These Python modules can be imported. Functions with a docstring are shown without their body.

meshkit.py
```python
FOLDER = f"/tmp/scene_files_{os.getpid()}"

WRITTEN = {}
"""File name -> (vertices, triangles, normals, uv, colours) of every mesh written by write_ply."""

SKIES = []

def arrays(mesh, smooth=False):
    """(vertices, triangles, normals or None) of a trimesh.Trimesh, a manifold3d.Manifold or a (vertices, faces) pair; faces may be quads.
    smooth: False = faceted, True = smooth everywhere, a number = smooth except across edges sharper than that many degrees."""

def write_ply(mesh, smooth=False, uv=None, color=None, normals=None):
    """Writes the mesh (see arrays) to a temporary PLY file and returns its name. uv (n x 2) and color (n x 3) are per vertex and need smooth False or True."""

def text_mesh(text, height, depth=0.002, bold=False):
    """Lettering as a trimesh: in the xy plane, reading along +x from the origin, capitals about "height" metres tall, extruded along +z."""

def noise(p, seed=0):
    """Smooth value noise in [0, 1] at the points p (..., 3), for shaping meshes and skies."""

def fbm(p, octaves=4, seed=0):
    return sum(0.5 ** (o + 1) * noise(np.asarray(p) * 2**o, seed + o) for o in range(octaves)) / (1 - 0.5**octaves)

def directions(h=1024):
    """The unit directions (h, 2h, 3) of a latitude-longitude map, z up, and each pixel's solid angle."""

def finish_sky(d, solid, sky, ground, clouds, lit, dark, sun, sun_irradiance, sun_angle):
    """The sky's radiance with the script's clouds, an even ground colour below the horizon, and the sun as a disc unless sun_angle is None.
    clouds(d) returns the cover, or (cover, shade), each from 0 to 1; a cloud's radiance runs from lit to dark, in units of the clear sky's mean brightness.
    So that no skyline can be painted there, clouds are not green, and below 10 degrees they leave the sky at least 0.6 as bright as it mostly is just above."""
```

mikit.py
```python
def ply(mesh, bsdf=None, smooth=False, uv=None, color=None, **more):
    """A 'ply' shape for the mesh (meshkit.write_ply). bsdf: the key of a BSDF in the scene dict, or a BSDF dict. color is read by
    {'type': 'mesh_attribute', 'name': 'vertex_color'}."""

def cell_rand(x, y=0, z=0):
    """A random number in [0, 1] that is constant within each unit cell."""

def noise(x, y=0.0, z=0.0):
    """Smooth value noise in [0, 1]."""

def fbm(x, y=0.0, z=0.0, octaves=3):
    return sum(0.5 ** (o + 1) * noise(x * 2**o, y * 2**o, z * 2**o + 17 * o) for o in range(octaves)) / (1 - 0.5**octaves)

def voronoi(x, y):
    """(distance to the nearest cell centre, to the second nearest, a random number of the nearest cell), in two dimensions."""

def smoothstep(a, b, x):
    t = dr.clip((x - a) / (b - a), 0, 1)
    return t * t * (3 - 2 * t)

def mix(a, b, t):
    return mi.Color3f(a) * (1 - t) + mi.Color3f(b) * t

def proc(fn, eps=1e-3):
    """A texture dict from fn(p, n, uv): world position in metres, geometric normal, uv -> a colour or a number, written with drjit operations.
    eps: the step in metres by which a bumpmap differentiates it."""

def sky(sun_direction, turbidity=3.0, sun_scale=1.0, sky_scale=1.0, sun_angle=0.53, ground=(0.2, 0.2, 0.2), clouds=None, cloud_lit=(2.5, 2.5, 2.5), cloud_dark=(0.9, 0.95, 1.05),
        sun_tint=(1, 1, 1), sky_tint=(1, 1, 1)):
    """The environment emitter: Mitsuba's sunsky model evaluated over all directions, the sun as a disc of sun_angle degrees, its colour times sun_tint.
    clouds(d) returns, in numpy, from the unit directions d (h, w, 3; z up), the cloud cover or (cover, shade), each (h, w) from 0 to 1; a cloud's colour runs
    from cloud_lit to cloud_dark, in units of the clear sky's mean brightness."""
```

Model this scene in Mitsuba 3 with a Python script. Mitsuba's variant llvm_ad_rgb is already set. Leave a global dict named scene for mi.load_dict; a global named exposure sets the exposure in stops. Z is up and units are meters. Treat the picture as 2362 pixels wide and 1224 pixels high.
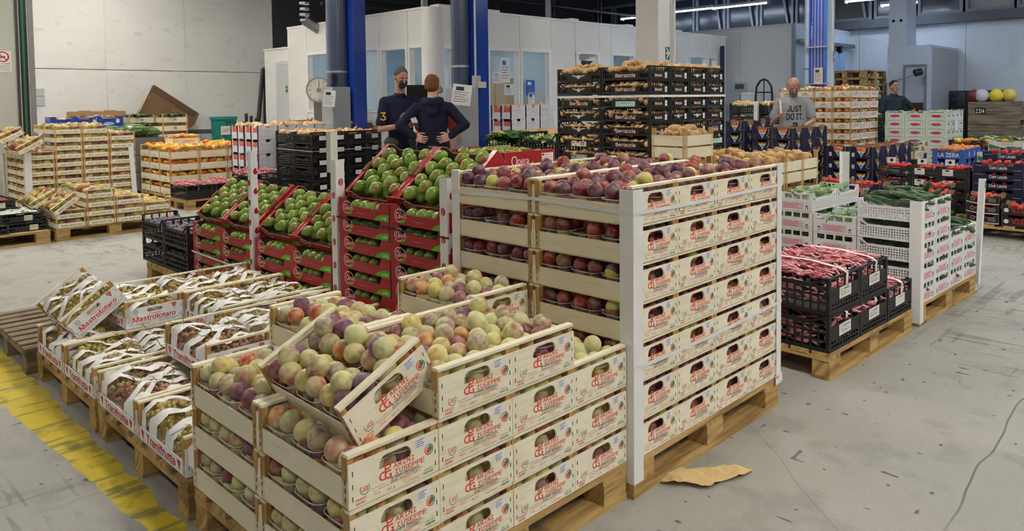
import math, random
import numpy as np, trimesh, shapely
from shapely.geometry import Polygon, LineString, Point, box as sbox
from shapely import affinity
import drjit as dr, mitsuba as mi, mikit, meshkit
from mikit import noise, fbm, voronoi, cell_rand, smoothstep, mix
T4 = mi.ScalarTransform4f
rng = np.random.default_rng(7)
scene, labels = {}, {}
# ---------------------------------------------------------------- camera (x = u along the pallet fronts, y = v, z up)
TH, PITCH, ROLL = 0.79, 0.049, -0.0114
def camera():
    cp, sp, cr, sr, c, s = math.cos(PITCH), math.sin(PITCH), math.cos(ROLL), math.sin(ROLL), math.cos(TH), math.sin(TH)
    R = np.array([[cr, -sr, 0], [sr, cr, 0], [0, 0, 1]]) @ np.array([[1, 0, 0], [0, -sp, -cp], [0, cp, -sp]]) @ np.array([[c, -s, 0], [s, c, 0], [0, 0, 1]])
    m = np.eye(4); m[:3, 0], m[:3, 1], m[:3, 2], m[:3, 3] = -R[0], -R[1], R[2], (0, 0, 1.494)
    return {'type': 'perspective', 'fov_axis': 'x', 'fov': 2 * math.degrees(math.atan(1181 / 1723.1)), 'to_world': T4(m.tolist()),
            'principal_point_offset_x': 0.0, 'principal_point_offset_y': (612 - 315.8) / 1224, 'near_clip': 0.05, 'far_clip': 200.0}
scene['cam'] = camera()
exposure = 0.75
LAMP_WARM, LAMP_COOL = (21.0, 19.9, 17.8), (15.0, 17.4, 20.8)
SKYLIGHT = 1.0
# ---------------------------------------------------------------- colours and materials
def C(r, g, b):
    x = np.array([r, g, b], float) / 255
    return np.where(x <= 0.04045, x / 12.92, ((x + 0.055) / 1.055) ** 2.4)
def L3(r, g, b): return mi.Color3f(*[float(x) for x in C(r, g, b)])
# A mesh's colours travel in its uv: packed 8-bit root values for plain things; for fruit (blush, sort), looked up in PALETTE.
def plain_color(p, n, uv):
    k = dr.floor(uv.x); r = dr.floor(k / 256); g = k - 256 * r
    return mi.Color3f(dr.square(r / 255), dr.square(g / 255), dr.square(uv.y / 255))
PALETTE = []
def fruit_color(p, n, uv):
    i = mi.UInt32(dr.clip(dr.floor(uv.y), 0, len(PALETTE) - 1)); t = dr.clip(uv.x, 0, 1)
    T = [mi.Float([float(q[j]) for q in PALETTE]) for j in range(7)]
    a = mi.Color3f(*[dr.gather(mi.Float, T[j], i) for j in range(3)]); b = mi.Color3f(*[dr.gather(mi.Float, T[j], i) for j in range(3, 6)])
    c = a * (1 - t) + b * t
    q = p + .004 * mi.Vector3f(noise(p.z * 130, p.x * 130, 1.), noise(p.x * 130, p.y * 130, 2.), noise(p.y * 130, p.z * 130, 3.))
    c = c * (.93 + .14 * noise(p.x * 420, p.y * 420, p.z * 420)) * (.92 + .16 * noise(q.x * 70 + q.z * 40, q.y * 70 - q.x * 40, q.z * 70))
    bl = dr.clip((fbm(q.x * 45 + q.y * 30, q.y * 45 - q.z * 30, q.z * 45, 2) - .38) * 3, 0, 1) * dr.gather(mi.Float, T[6], i)
    return c * (1 - bl) + mi.Color3f(.50, .49, .47) * bl
def pack(c):
    q = np.round(255 * np.sqrt(np.clip(c, 0, 1))); return np.stack([q[:, 0] * 256 + q[:, 1] + .5, q[:, 2]], 1)
VC, FC = mikit.proc(plain_color), mikit.proc(fruit_color)
def princ(name, color, rough, spec=0.5, **k):
    scene[name] = {'type': 'twosided', 'b': {'type': 'principled', 'base_color': color, 'roughness': rough, 'specular': spec, **k}}
princ('m_matte', VC, 0.85, 0.3)
princ('m_satin', VC, 0.5, 0.45)
princ('m_gloss', VC, 0.22, 0.5)
princ('m_metal', VC, 0.38, 0.5, metallic=0.9)
princ('m_fruit', FC, 0.42, 0.45)
princ('m_shiny_fruit', FC, 0.25, 0.5)
PLAIN, FRUITY = ('m_matte', 'm_satin', 'm_gloss', 'm_metal'), ('m_fruit', 'm_shiny_fruit')
def finish(V, F, c, uv, mat, smooth):
    return mikit.ply((V, F), mat, smooth=smooth, uv=pack(c) if mat in PLAIN else uv)
def pale_wood(p, n, uv):
    t = noise(p.x * 3.1 + uv.y * 9, p.y * 3.1, p.z * 8.7)
    g = fbm(uv.x * 5 + 3 * p.z, uv.y * 95, 1.7, 3)
    base = mix(L3(224, 217, 190), L3(236, 229, 204), t)
    base = mix(base, L3(202, 188, 150), smoothstep(0.55, 0.85, g) * 0.45)
    kn = noise(uv.x * 9 + p.x * 2, uv.y * 22 + p.z * 5, 4.0)
    return mix(base, L3(128, 92, 52), smoothstep(0.955, 0.99, kn) * 0.8)
def post_wood(p, n, uv):
    g = fbm(uv.x * 8, uv.y * 140 + p.x * 5, p.z * 3, 3)
    return mix(L3(188, 150, 92), L3(150, 112, 62), smoothstep(0.35, 0.8, g))
def white_ply(p, n, uv):
    g = fbm(uv.x * 6, uv.y * 60 + p.z * 4, p.x * 2, 3)
    return mix(L3(240, 234, 212), L3(229, 220, 191), smoothstep(0.4, 0.85, g))
def pallet_wood(p, n, uv):
    g = fbm(uv.x * 4 + p.z, uv.y * 70, p.x * .7, 4); d = fbm(p.x * 6, p.y * 6, p.z * 9, 3)
    c = mix(L3(196, 164, 108), L3(150, 116, 70), smoothstep(0.3, 0.8, g))
    return mix(c, L3(92, 74, 50), smoothstep(0.56, 0.8, d) * 0.7)
def grey_wood(p, n, uv):
    g = fbm(uv.x * 4 + p.z, uv.y * 70, p.x * .7, 4); d = fbm(p.x * 5, p.y * 5, p.z * 9, 3)
    c = mix(L3(146, 130, 108), L3(104, 90, 74), smoothstep(0.3, 0.8, g))
    return mix(c, L3(66, 56, 46), smoothstep(0.55, 0.8, d) * 0.6)
for nm, fn, ro in (('m_pale_wood', pale_wood, .7), ('m_post_wood', post_wood, .75), ('m_white_ply', white_ply, .6), ('m_pallet_wood', pallet_wood, .8), ('m_grey_wood', grey_wood, .85)):
    princ(nm, mikit.proc(fn), ro, 0.3)
scene['m_clear'] = {'type': 'thindielectric', 'int_ior': 1.35}
scene['m_pane'] = {'type': 'thindielectric', 'int_ior': 1.5}
# ---------------------------------------------------------------- mesh building
def rot(axis, a):
    c, s = math.cos(a), math.sin(a); m = np.eye(4)
    i, j = {'x': (1, 2), 'y': (2, 0), 'z': (0, 1)}[axis]
    m[i, i] = m[j, j] = c; m[i, j] = -s; m[j, i] = s
    return m
def tr(x, y, z=0.0):
    m = np.eye(4); m[:3, 3] = x, y, z; return m
def sc(x, y=None, z=None):
    return np.diag([x, x if y is None else y, x if z is None else z, 1.0])
def euler(r, p, y): return rot('z', y) @ rot('y', p) @ rot('x', r)
CUBE_V = np.array([[x, y, z] for x in (0, 1) for y in (0, 1) for z in (0, 1)], float)
CUBE_F = np.array([[0, 1, 3], [0, 3, 2], [4, 6, 7], [4, 7, 5], [0, 4, 5], [0, 5, 1], [2, 3, 7], [2, 7, 6], [0, 2, 6], [0, 6, 4], [1, 5, 7], [1, 7, 3]])
ICO = {k: (np.array(m.vertices), np.array(m.faces)) for k in (1, 2, 3) for m in [trimesh.creation.icosphere(subdivisions=k)]}
class G:
    def __init__(s): s.v, s.f, s.c, s.uv, s.n = [], [], [], [], 0
    def add(s, V, F, c, uv=None, m=None):
        V = np.asarray(V, float)
        if uv is None: uv = V[:, :2]
        if m is not None:
            V = V @ m[:3, :3].T + m[:3, 3]
            if np.linalg.det(m[:3, :3]) < 0: F = np.asarray(F)[:, ::-1]
        s.v.append(V); s.f.append(np.asarray(F) + s.n); s.uv.append(uv)
        s.c.append(np.broadcast_to(np.asarray(c, float), V.shape)); s.n += len(V); return s
    def box(s, x0, x1, y0, y1, z0, z1, c=(1, 1, 1), m=None, taper=None):
        lo, d = np.array([x0, y0, z0], float), np.array([x1 - x0, y1 - y0, z1 - z0], float)
        V = lo + CUBE_V * d
        k = int(np.argmax(np.abs(d))); o = [i for i in range(3) if i != k]
        uv = np.stack([V[:, k] + 0.13 * x0, V[:, o[0]] + 0.7 * V[:, o[1]] + 0.31 * y0], 1)
        if taper: V[V[:, 2] > (z0 + z1) / 2, :2] = (V[V[:, 2] > (z0 + z1) / 2, :2] - [(x0 + x1) / 2, (y0 + y1) / 2]) * taper + [(x0 + x1) / 2, (y0 + y1) / 2]
        return s.add(V, CUBE_F, c, uv, m)
    def cyl(s, p0, p1, r, c, n=10, r1=None, caps=True, m=None):
        p0, p1 = np.array(p0, float), np.array(p1, float); r1 = r if r1 is None else r1
        z = (p1 - p0) / np.linalg.norm(p1 - p0); x = np.cross(z, [0, 0, 1] if abs(z[2]) < .9 else [1, 0, 0]); x /= np.linalg.norm(x); y = np.cross(z, x)
        a = np.arange(n) * 2 * np.pi / n; ring = np.cos(a)[:, None] * x + np.sin(a)[:, None] * y
        i = np.arange(n); j = (i + 1) % n
        s.add(np.vstack([p0 + ring * r, p1 + ring * r1]), np.vstack([np.stack([i, j, j + n], 1), np.stack([i, j + n, i + n], 1)]), c, None, m)
        if caps:
            s.add(np.vstack([p0 + ring * r, [p0]]), np.stack([j, i, i * 0 + n], 1), c, None, m)
            s.add(np.vstack([p1 + ring * r1, [p1]]), np.stack([i, j, i * 0 + n], 1), c, None, m)
        return s
    def tube(s, P, r, c, n=6, m=None):
        P = np.asarray(P, float); r = np.broadcast_to(r, (len(P),)); t = np.gradient(P, axis=0); t /= np.linalg.norm(t, axis=1, keepdims=True) + 1e-12
        a = np.cross(t, [0.31, 0.2, 0.93]); a /= np.linalg.norm(a, axis=1, keepdims=True) + 1e-12; b = np.cross(t, a); g = np.arange(n) * 2 * np.pi / n
        V = (P[:, None] + r[:, None, None] * (np.cos(g)[None, :, None] * a[:, None] + np.sin(g)[None, :, None] * b[:, None])).reshape(-1, 3)
        F = []
        for i in range(len(P) - 1):
            for j in range(n):
                q, w = i * n + j, i * n + (j + 1) % n
                F += [[q, w, w + n], [q, w + n, q + n]]
        F += [[0, j + 1, j] for j in range(1, n - 1)] + [[(len(P) - 1) * n, (len(P) - 1) * n + j, (len(P) - 1) * n + j + 1] for j in range(1, n - 1)]
        return s.add(V, F, c, None, m)
    def ball(s, p, r, c, k=2, m=None):
        V, F = ICO[k]; return s.add(V * np.broadcast_to(r, (3,)) + np.asarray(p, float), F, c, None, m)
    def shape(s, poly, m, c, depth=0.0):
        """A shapely shape in the xy plane, flat or extruded along +z, placed by m."""
        for g in getattr(poly, 'geoms', [poly]):
            if g.geom_type != 'Polygon' or g.area < 1e-9: continue
            if depth: t = trimesh.creation.extrude_polygon(g, depth, engine='earcut'); V, F = np.array(t.vertices), np.array(t.faces)
            else:
                v2, F = trimesh.creation.triangulate_polygon(g, engine='earcut'); V = np.column_stack([v2, np.zeros(len(v2))])
                a, b, cc = (V[F[:, i]] for i in range(3))
                w = np.cross(b - a, cc - a)[:, 2] < 0; F = np.array(F); F[w] = F[w][:, ::-1]
            s.add(V, F, c, V[:, [0, 1]] if m is None else None, m)
        return s
    def text(s, txt, h, m, c, bold=False, depth=0.0, width=None, center=True, mono=None):
        for V, F in glyphs(txt, h, bold, width, center, mono): s.add(V, F, c, None, m)
        return s
    def arrays(s): return np.vstack(s.v), np.vstack(s.f), np.vstack(s.c), np.vstack(s.uv)
_gl = {}
def _flat(txt, bold):
    """Front faces of meshkit's lettering, capitals 1 m tall."""
    if (txt, bold) not in _gl:
        t = meshkit.text_mesh(txt, 1.0, 0.05, bold)
        V, F = np.array(t.vertices), np.array(t.faces)
        nz = np.cross(V[F[:, 1]] - V[F[:, 0]], V[F[:, 2]] - V[F[:, 0]])
        F = F[(nz[:, 2] > 1e-9) & (V[F].mean(1)[:, 2] > 0.049)]
        u, inv = np.unique(F, return_inverse=True)
        V = V[u]; V[:, 2] = 0
        _gl[(txt, bold)] = V, inv.reshape(-1, 3)
    return _gl[(txt, bold)]
def glyphs(txt, h, bold=False, width=None, center=True, mono=None):
    if mono:
        out = []; n = len(txt)
        for i, ch in enumerate(txt):
            if ch == ' ': continue
            V, F = _flat(ch, bold); V = V * h
            w = V[:, 0].max() - V[:, 0].min(); k = mono * .86 / w if ch != 'I' else 1.0
            V[:, 0] = (V[:, 0] - V[:, 0].min() - w / 2) * k + (i - (n - 1) / 2 * center) * mono
            out.append((V, F))
            if ch == 'I':
                for y0, y1 in ((0, .17 * h), (.83 * h, h)):
                    x = (i - (n - 1) / 2 * center) * mono; b = mono * .36
                    out.append((np.array([[x - b, y0, 0], [x + b, y0, 0], [x + b, y1, 0], [x - b, y1, 0]]), np.array([[0, 1, 2], [0, 2, 3]])))
        return out
    V, F = _flat(txt, bold); V = V * h
    if width: V[:, 0] = (V[:, 0] - V[:, 0].min()) / (V[:, 0].max() - V[:, 0].min()) * width
    if center: V[:, 0] -= (V[:, 0].max() + V[:, 0].min()) / 2
    return [(V, F)]
def face(axis, off, x=0, z=0, flip=False):
    """Maps (right, up, out) of flat artwork onto a face: '-y' faces the camera's right-hand sides, '-x' its left-hand sides."""
    m = np.eye(4)
    cols = {'-y': ((1, 0, 0), (0, 0, 1), (0, -1, 0)), '-x': ((0, -1, 0), (0, 0, 1), (-1, 0, 0)), '+y': ((-1, 0, 0), (0, 0, 1), (0, 1, 0)), '+x': ((0, 1, 0), (0, 0, 1), (1, 0, 0)), 'z': ((1, 0, 0), (0, 1, 0), (0, 0, 1))}[axis]
    for i in range(3): m[:3, i] = cols[i]
    o = {'-y': (x, off, z), '-x': (off, x, z), '+y': (x, off, z), '+x': (off, x, z), 'z': (x, z, off)}[axis]
    m[:3, 3] = o
    return m
# ---------------------------------------------------------------- kinds (shape groups) and things
_count, _kinds = {}, {}
def numbered(name):
    n = _count.get(name, 0); _count[name] = n + 1
    return name if n == 0 else f'{name}_{n:03d}'
def define(kind, parts):
    """parts: (name, G, material, smooth). Repeated names are numbered."""
    sg, seen = {'type': 'shapegroup'}, {}
    for name, g, mat, smooth in parts:
        if not g.v: continue
        V, F, c, uv = g.arrays()
        n = seen.get(name, 0); seen[name] = n + 1
        sg[name if n == 0 else f'{name}_{n:03d}'] = finish(V, F, c, uv, mat, smooth)
    scene['kind_' + kind] = sg; _kinds[kind] = [k for k in sg if k != 'type']
    return kind
def place(kind, name, m, label=None, cat=None, group=None, stuff=False, structure=False, partlabels=None):
    key = numbered(name)
    scene[key] = {'type': 'instance', 'to_world': T4(np.asarray(m, float).tolist()), 'sg': {'type': 'ref', 'id': 'kind_' + kind}}
    d = {}
    if label: d['label'] = label
    if cat: d['category'] = cat
    if group: d['group'] = group
    if stuff: d['kind'] = 'stuff'
    if structure: d['kind'] = 'structure'
    labels[key] = d
    for p, l in (partlabels or {}).items():
        if p in _kinds[kind]: labels[f'{key}__{p}'] = l if isinstance(l, dict) else {'label': l}
    return key
_one = [0]
def single(name, parts, m=None, label=None, cat=None, group=None, **k):
    """A thing built once. parts: a G with material and smooth flag, or a list as in define."""
    _one[0] += 1; kind = f'one_{_one[0]:03d}'
    if isinstance(parts, tuple): parts = [(name,) + parts]
    define(kind, parts)
    return place(kind, name, np.eye(4) if m is None else m, label, cat, group, **k)
def ordinal(i): return ('lowest', 'second', 'third', 'fourth', 'fifth', 'sixth', 'seventh', 'eighth', 'ninth', 'tenth', 'eleventh', 'twelfth', 'thirteenth', 'fourteenth', 'fifteenth')[i]
# ---------------------------------------------------------------- floor, walls, ceiling
def floor_fn(p, n, uv):
    x, y = p.x, p.y
    big = fbm(x * .9, y * .9, 1.0, 4); fine = fbm(x * 7, y * 7, 3.0, 4); sand = noise(x * 160, y * 160, 0.)
    c = mix(L3(146, 145, 140), L3(164, 163, 157), big)
    c = mix(c, L3(128, 127, 122), smoothstep(.5, .8, fine) * .5)
    c = c * (0.96 + 0.08 * sand)
    # scuffs and tyre marks: thin streaks in two directions
    w1 = fbm(x * 2.2 + 4 * noise(y * .7, x * .5, 2.), y * 24, 5., 3); w2 = fbm(x * 30 + 2 * noise(x * .6, y * .6, 9.), y * 3.1 + x, 8., 3)
    patch = smoothstep(.45, .7, fbm(x * .8 + 7, y * .8, 4., 3))
    c = mix(c, L3(92, 91, 87), smoothstep(.64, .76, w1) * .4 * patch)
    c = mix(c, L3(86, 85, 82), smoothstep(.64, .73, w2) * .45 * patch)
    sp = noise(x * 22, y * 22, 2.); c = mix(c, L3(60, 58, 55), smoothstep(.93, .97, sp) * .7)
    # a crack and a floor joint
    d = dr.abs(y - 0.62 - 0.035 * x + .03 * (noise(x * 5, 1., 1.) - .5)); c = mix(c, L3(90, 88, 84), (1 - smoothstep(.002, .006, d)) * .8 * smoothstep(2.5, 3.2, x))
    d = dr.abs(x - 1.7 - .9 * y + .2 * (fbm(y * 2, 1., 1.) - .5)); c = mix(c, L3(96, 95, 91), (1 - smoothstep(.001, .004, d)) * .5 * smoothstep(.45, .6, noise(x * 1.5, y * 1.5, 3.)))
    # yellow line along the pallets
    e = .03 * (noise(y * 9, x * 9, 1.) - .5) + .012 * (noise(y * 50, x * 50, 1.) - .5)
    a = smoothstep(-.004, .004, x - (1.063 - .0597 * y) - e * .5) * (1 - smoothstep(-.004, .004, x - 1.0 - e)) * smoothstep(.6, .62, y)
    wear = smoothstep(.55, .75, fbm(x * 11, y * 11, 6., 4)) * .5 + smoothstep(.62, .7, fbm(x * 3 + 9, y * 26, 2., 3)) * .6
    c = mix(c, mix(L3(200, 178, 40), L3(112, 106, 60), dr.clip(wear, 0, .85)), a)
    return c
def floor_rough(p, n, uv): return .42 + .3 * fbm(p.x * 3, p.y * 3, 2., 3)
scene['m_floor'] = {'type': 'twosided', 'b': {'type': 'principled', 'base_color': mikit.proc(floor_fn), 'roughness': mikit.proc(floor_rough), 'specular': .35}}
def wall_fn(p, n, uv):
    s = fbm(p.x * 1.3, p.y * 1.3, p.z * 3.5, 4); d = smoothstep(.66, .85, fbm(p.x * 6 + 3, p.y * 6, p.z * 9.0, 4))
    c = mix(L3(232, 233, 231), L3(240, 241, 239), s)
    return mix(c, L3(200, 199, 195), d * .4)
princ('m_wall', mikit.proc(wall_fn), .8, .25)
def cold_fn(p, n, uv):
    s = fbm(p.x * 1.3, p.y * 1.3, p.z * 1.5, 3); d = smoothstep(.62, .8, fbm(p.x * 4, p.y * 4, p.z * 1.2, 4))
    return mix(mix(L3(182, 189, 196), L3(190, 197, 204), s), L3(166, 171, 174), d * .4)
princ('m_cold', mikit.proc(cold_fn), .6, .3)
WHITE, DARK = C(236, 236, 234), C(46, 47, 50)
def slab(name, boxes, mat, c=(1, 1, 1), **k):
    g = G()
    for b in boxes: g.box(*b, c=c)
    return single(name, (g, mat, False), structure=True, **k)
slab('floor', [(-9, 18.5, -9, 15, -.12, 0)], 'm_floor', label='grey concrete hall floor with scuffs and a worn yellow line')
slab('ceiling', [(-9, 18.5, -9, 15, 5.6, 5.7)], 'm_matte', C(60, 61, 64), label='dark hall ceiling')
# long white wall at the left, in two courses of panels with a mid joint and a guard band
parts = []
for k, (a, b) in enumerate(((-9, .2), (.2, 1.6), (1.6, 3.0), (3.0, 4.4), (4.4, 5.8), (5.8, 7.6))):
    for z0, z1 in ((0, 2.115), (2.125, 5.6)):
        parts.append(('panel', G().box(a + .002, b - .002, 14.5, 14.6, z0, z1), 'm_wall', False))
parts.append(('guard_band', G().box(3.2, 7.6, 14.47, 14.5, .93, 1.0, c=C(96, 98, 102)), 'm_satin', False))
parts.append(('guard_band', G().box(3.2, 7.6, 14.48, 14.5, .5, .92, c=C(196, 198, 198)), 'm_satin', False))
parts.append(('backing', G().box(-9, 7.6, 14.6, 14.7, 0, 5.6, c=C(150, 150, 150)), 'm_matte', False))
single('wall_left', parts, structure=True, label='long white panelled wall behind the fruit on the left')
slab('wall_rear', [(7.6, 18.5, 14.5, 14.6, 0, 5.6)], 'm_matte', C(62, 62, 66), label='rear wall above the office in one flat dark grey')  # continues the line of the left wall in a flat dark grey
slab('wall_west', [(-9.1, -9, -9, 14.6, 0, 5.6)], 'm_wall', label='white wall at the near left end')
slab('wall_south', [(-9, 18.5, -9.1, -9, 3.4, 5.6), (-9, -4, -9.1, -9, 0, 3.4), (12, 18.5, -9.1, -9, 0, 3.4), (1, 4, -9.1, -9, 0, 3.4)], 'm_wall', label='white wall with open loading doors behind the viewer')
# right-hand wall with panels, beam and a strip of dark windows
parts = []
vv = [-9, -6, -3, 0, 1.1, 2.2, 3.3, 4.4, 5.5, 6.6, 7.7, 9, 11, 14.5]
for a, b in zip(vv, vv[1:]): parts.append(('panel', G().box(18.3, 18.45, a + .004, b - .004, 0, 3.06), 'm_cold', False))
parts.append(('beam', G().box(18.1, 18.5, -9, 14.5, 3.06, 3.26, c=C(70, 76, 86)), 'm_satin', False))
parts.append(('upper_panel', G().box(18.36, 18.5, -9, 14.5, 4.3, 5.6, c=C(70, 74, 82)), 'm_matte', False))
parts.append(('backing', G().box(18.46, 18.6, -9, 14.5, 0, 3.06, c=C(90, 94, 98)), 'm_matte', False))
single('wall_right', parts, structure=True, label='grey blue panelled wall on the right under the strip windows')
for i in range(13):
    a = 2.6 + i * .93; fr = G(); c = C(112, 118, 126)
    for z0, z1 in ((3.27, 3.33), (4.22, 4.3)): fr.box(18.25, 18.33, a, a + .88, z0, z1, c=c)
    for y in (a, a + .82): fr.box(18.25, 18.33, y, y + .06, 3.33, 4.22, c=c)
    if i in (3, 4, 5, 6, 7, 8): fr.box(-.02, .02, 0, .05, 0, .95, c=c, m=tr(18.23, a + .1, 3.3) @ rot('x', -.16))
    single('window_%d' % (i + 20), [('frame', fr, 'm_satin', False), ('pane', G().box(18.30, 18.31, a + .05, a + .83, 3.32, 4.23, c=C(36, 44, 58)), 'm_gloss', False)], structure=True)
single('night_backdrop', (G().box(18.7, 18.8, -9, 14.5, 3.0, 5.6, c=C(20, 24, 32)), 'm_matte', False), structure=True)  # added dark sheet behind the strip windows, its colour standing in for darkness outside
# ---------------------------------------------------------------- the office box
U0, V0, OH = 6.676, 8.18, 2.80
PANEL = C(222, 223, 222); FRM = C(232, 233, 233)
def office_wall(name, axis, runs, label, h=OH, zoff=0):
    parts = []
    def bx(g, a, b, z0, z1, o0, o1, c): (g.box(U0 + o0, U0 + o1, a, b, z0, z1, c=c) if axis == 'u' else g.box(a, b, V0 + o0, V0 + o1, z0, z1, c=c)); return g
    for a, b, kind in runs:
        lo, hi = min(a, b), max(a, b)
        if kind is None: parts.append(('panel', bx(G(), lo + .004, hi - .004, 0, h, 0, .07, PANEL), 'm_satin', False)); continue
        z0, z1 = kind
        if z0 > .3: parts.append(('panel', bx(G(), lo + .004, hi - .004, 0, z0 - .05, 0, .07, PANEL), 'm_satin', False))
        parts.append(('panel', bx(G(), lo + .004, hi - .004, z1 + .05, h, 0, .07, PANEL), 'm_satin', False))
    lo, hi = min(r[0] for r in runs), max(r[1] for r in runs)
    parts.append(('cornice', bx(G(), lo, hi, h, h + .03, -.01, .09, FRM), 'm_satin', False))
    single(name, parts, structure=True, label=label)
    return bx
Lw = [(8.34, 8.72, (1.38, 2.26)), (8.72, 9.42, (1.38, 2.26)), (9.42, 10.06, (1.38, 2.28)), (10.06, 10.78, (1.38, 2.28)), (10.78, 11.56, (1.38, 2.30)), (11.56, 12.2, None)]
bl = office_wall('wall_office_left', 'u', Lw, 'left wall of the white office box with windows')
Rw = [(6.84, 7.1, (1.38, 2.24)), (7.1, 7.74, (1.38, 2.24)), (7.74, 8.45, (1.38, 2.25)), (8.45, 9.18, (1.38, 2.26)), (9.18, 9.80, None), (9.80, 10.46, (0, 2.26)), (10.46, 10.8, None), (10.8, 11.52, (1.38, 2.28)), (11.52, 12.25, (1.38, 2.28)), (12.25, 12.95, None), (12.95, 13.38, None), (13.38, 14.12, (1.38, 2.33)), (14.12, 14.5, (1.38, 2.33)), (14.5, 14.9, None)]
br = office_wall('wall_office_right', 'v', Rw, 'right wall of the white office box with windows and a door')
single('trim_1', (G().cyl((U0 + .13, V0 + .13, 0), (U0 + .13, V0 + .13, OH + .02), .16, FRM, 24), 'm_satin', True), structure=True, label='rounded white corner of the office box')
wi = 1
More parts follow.
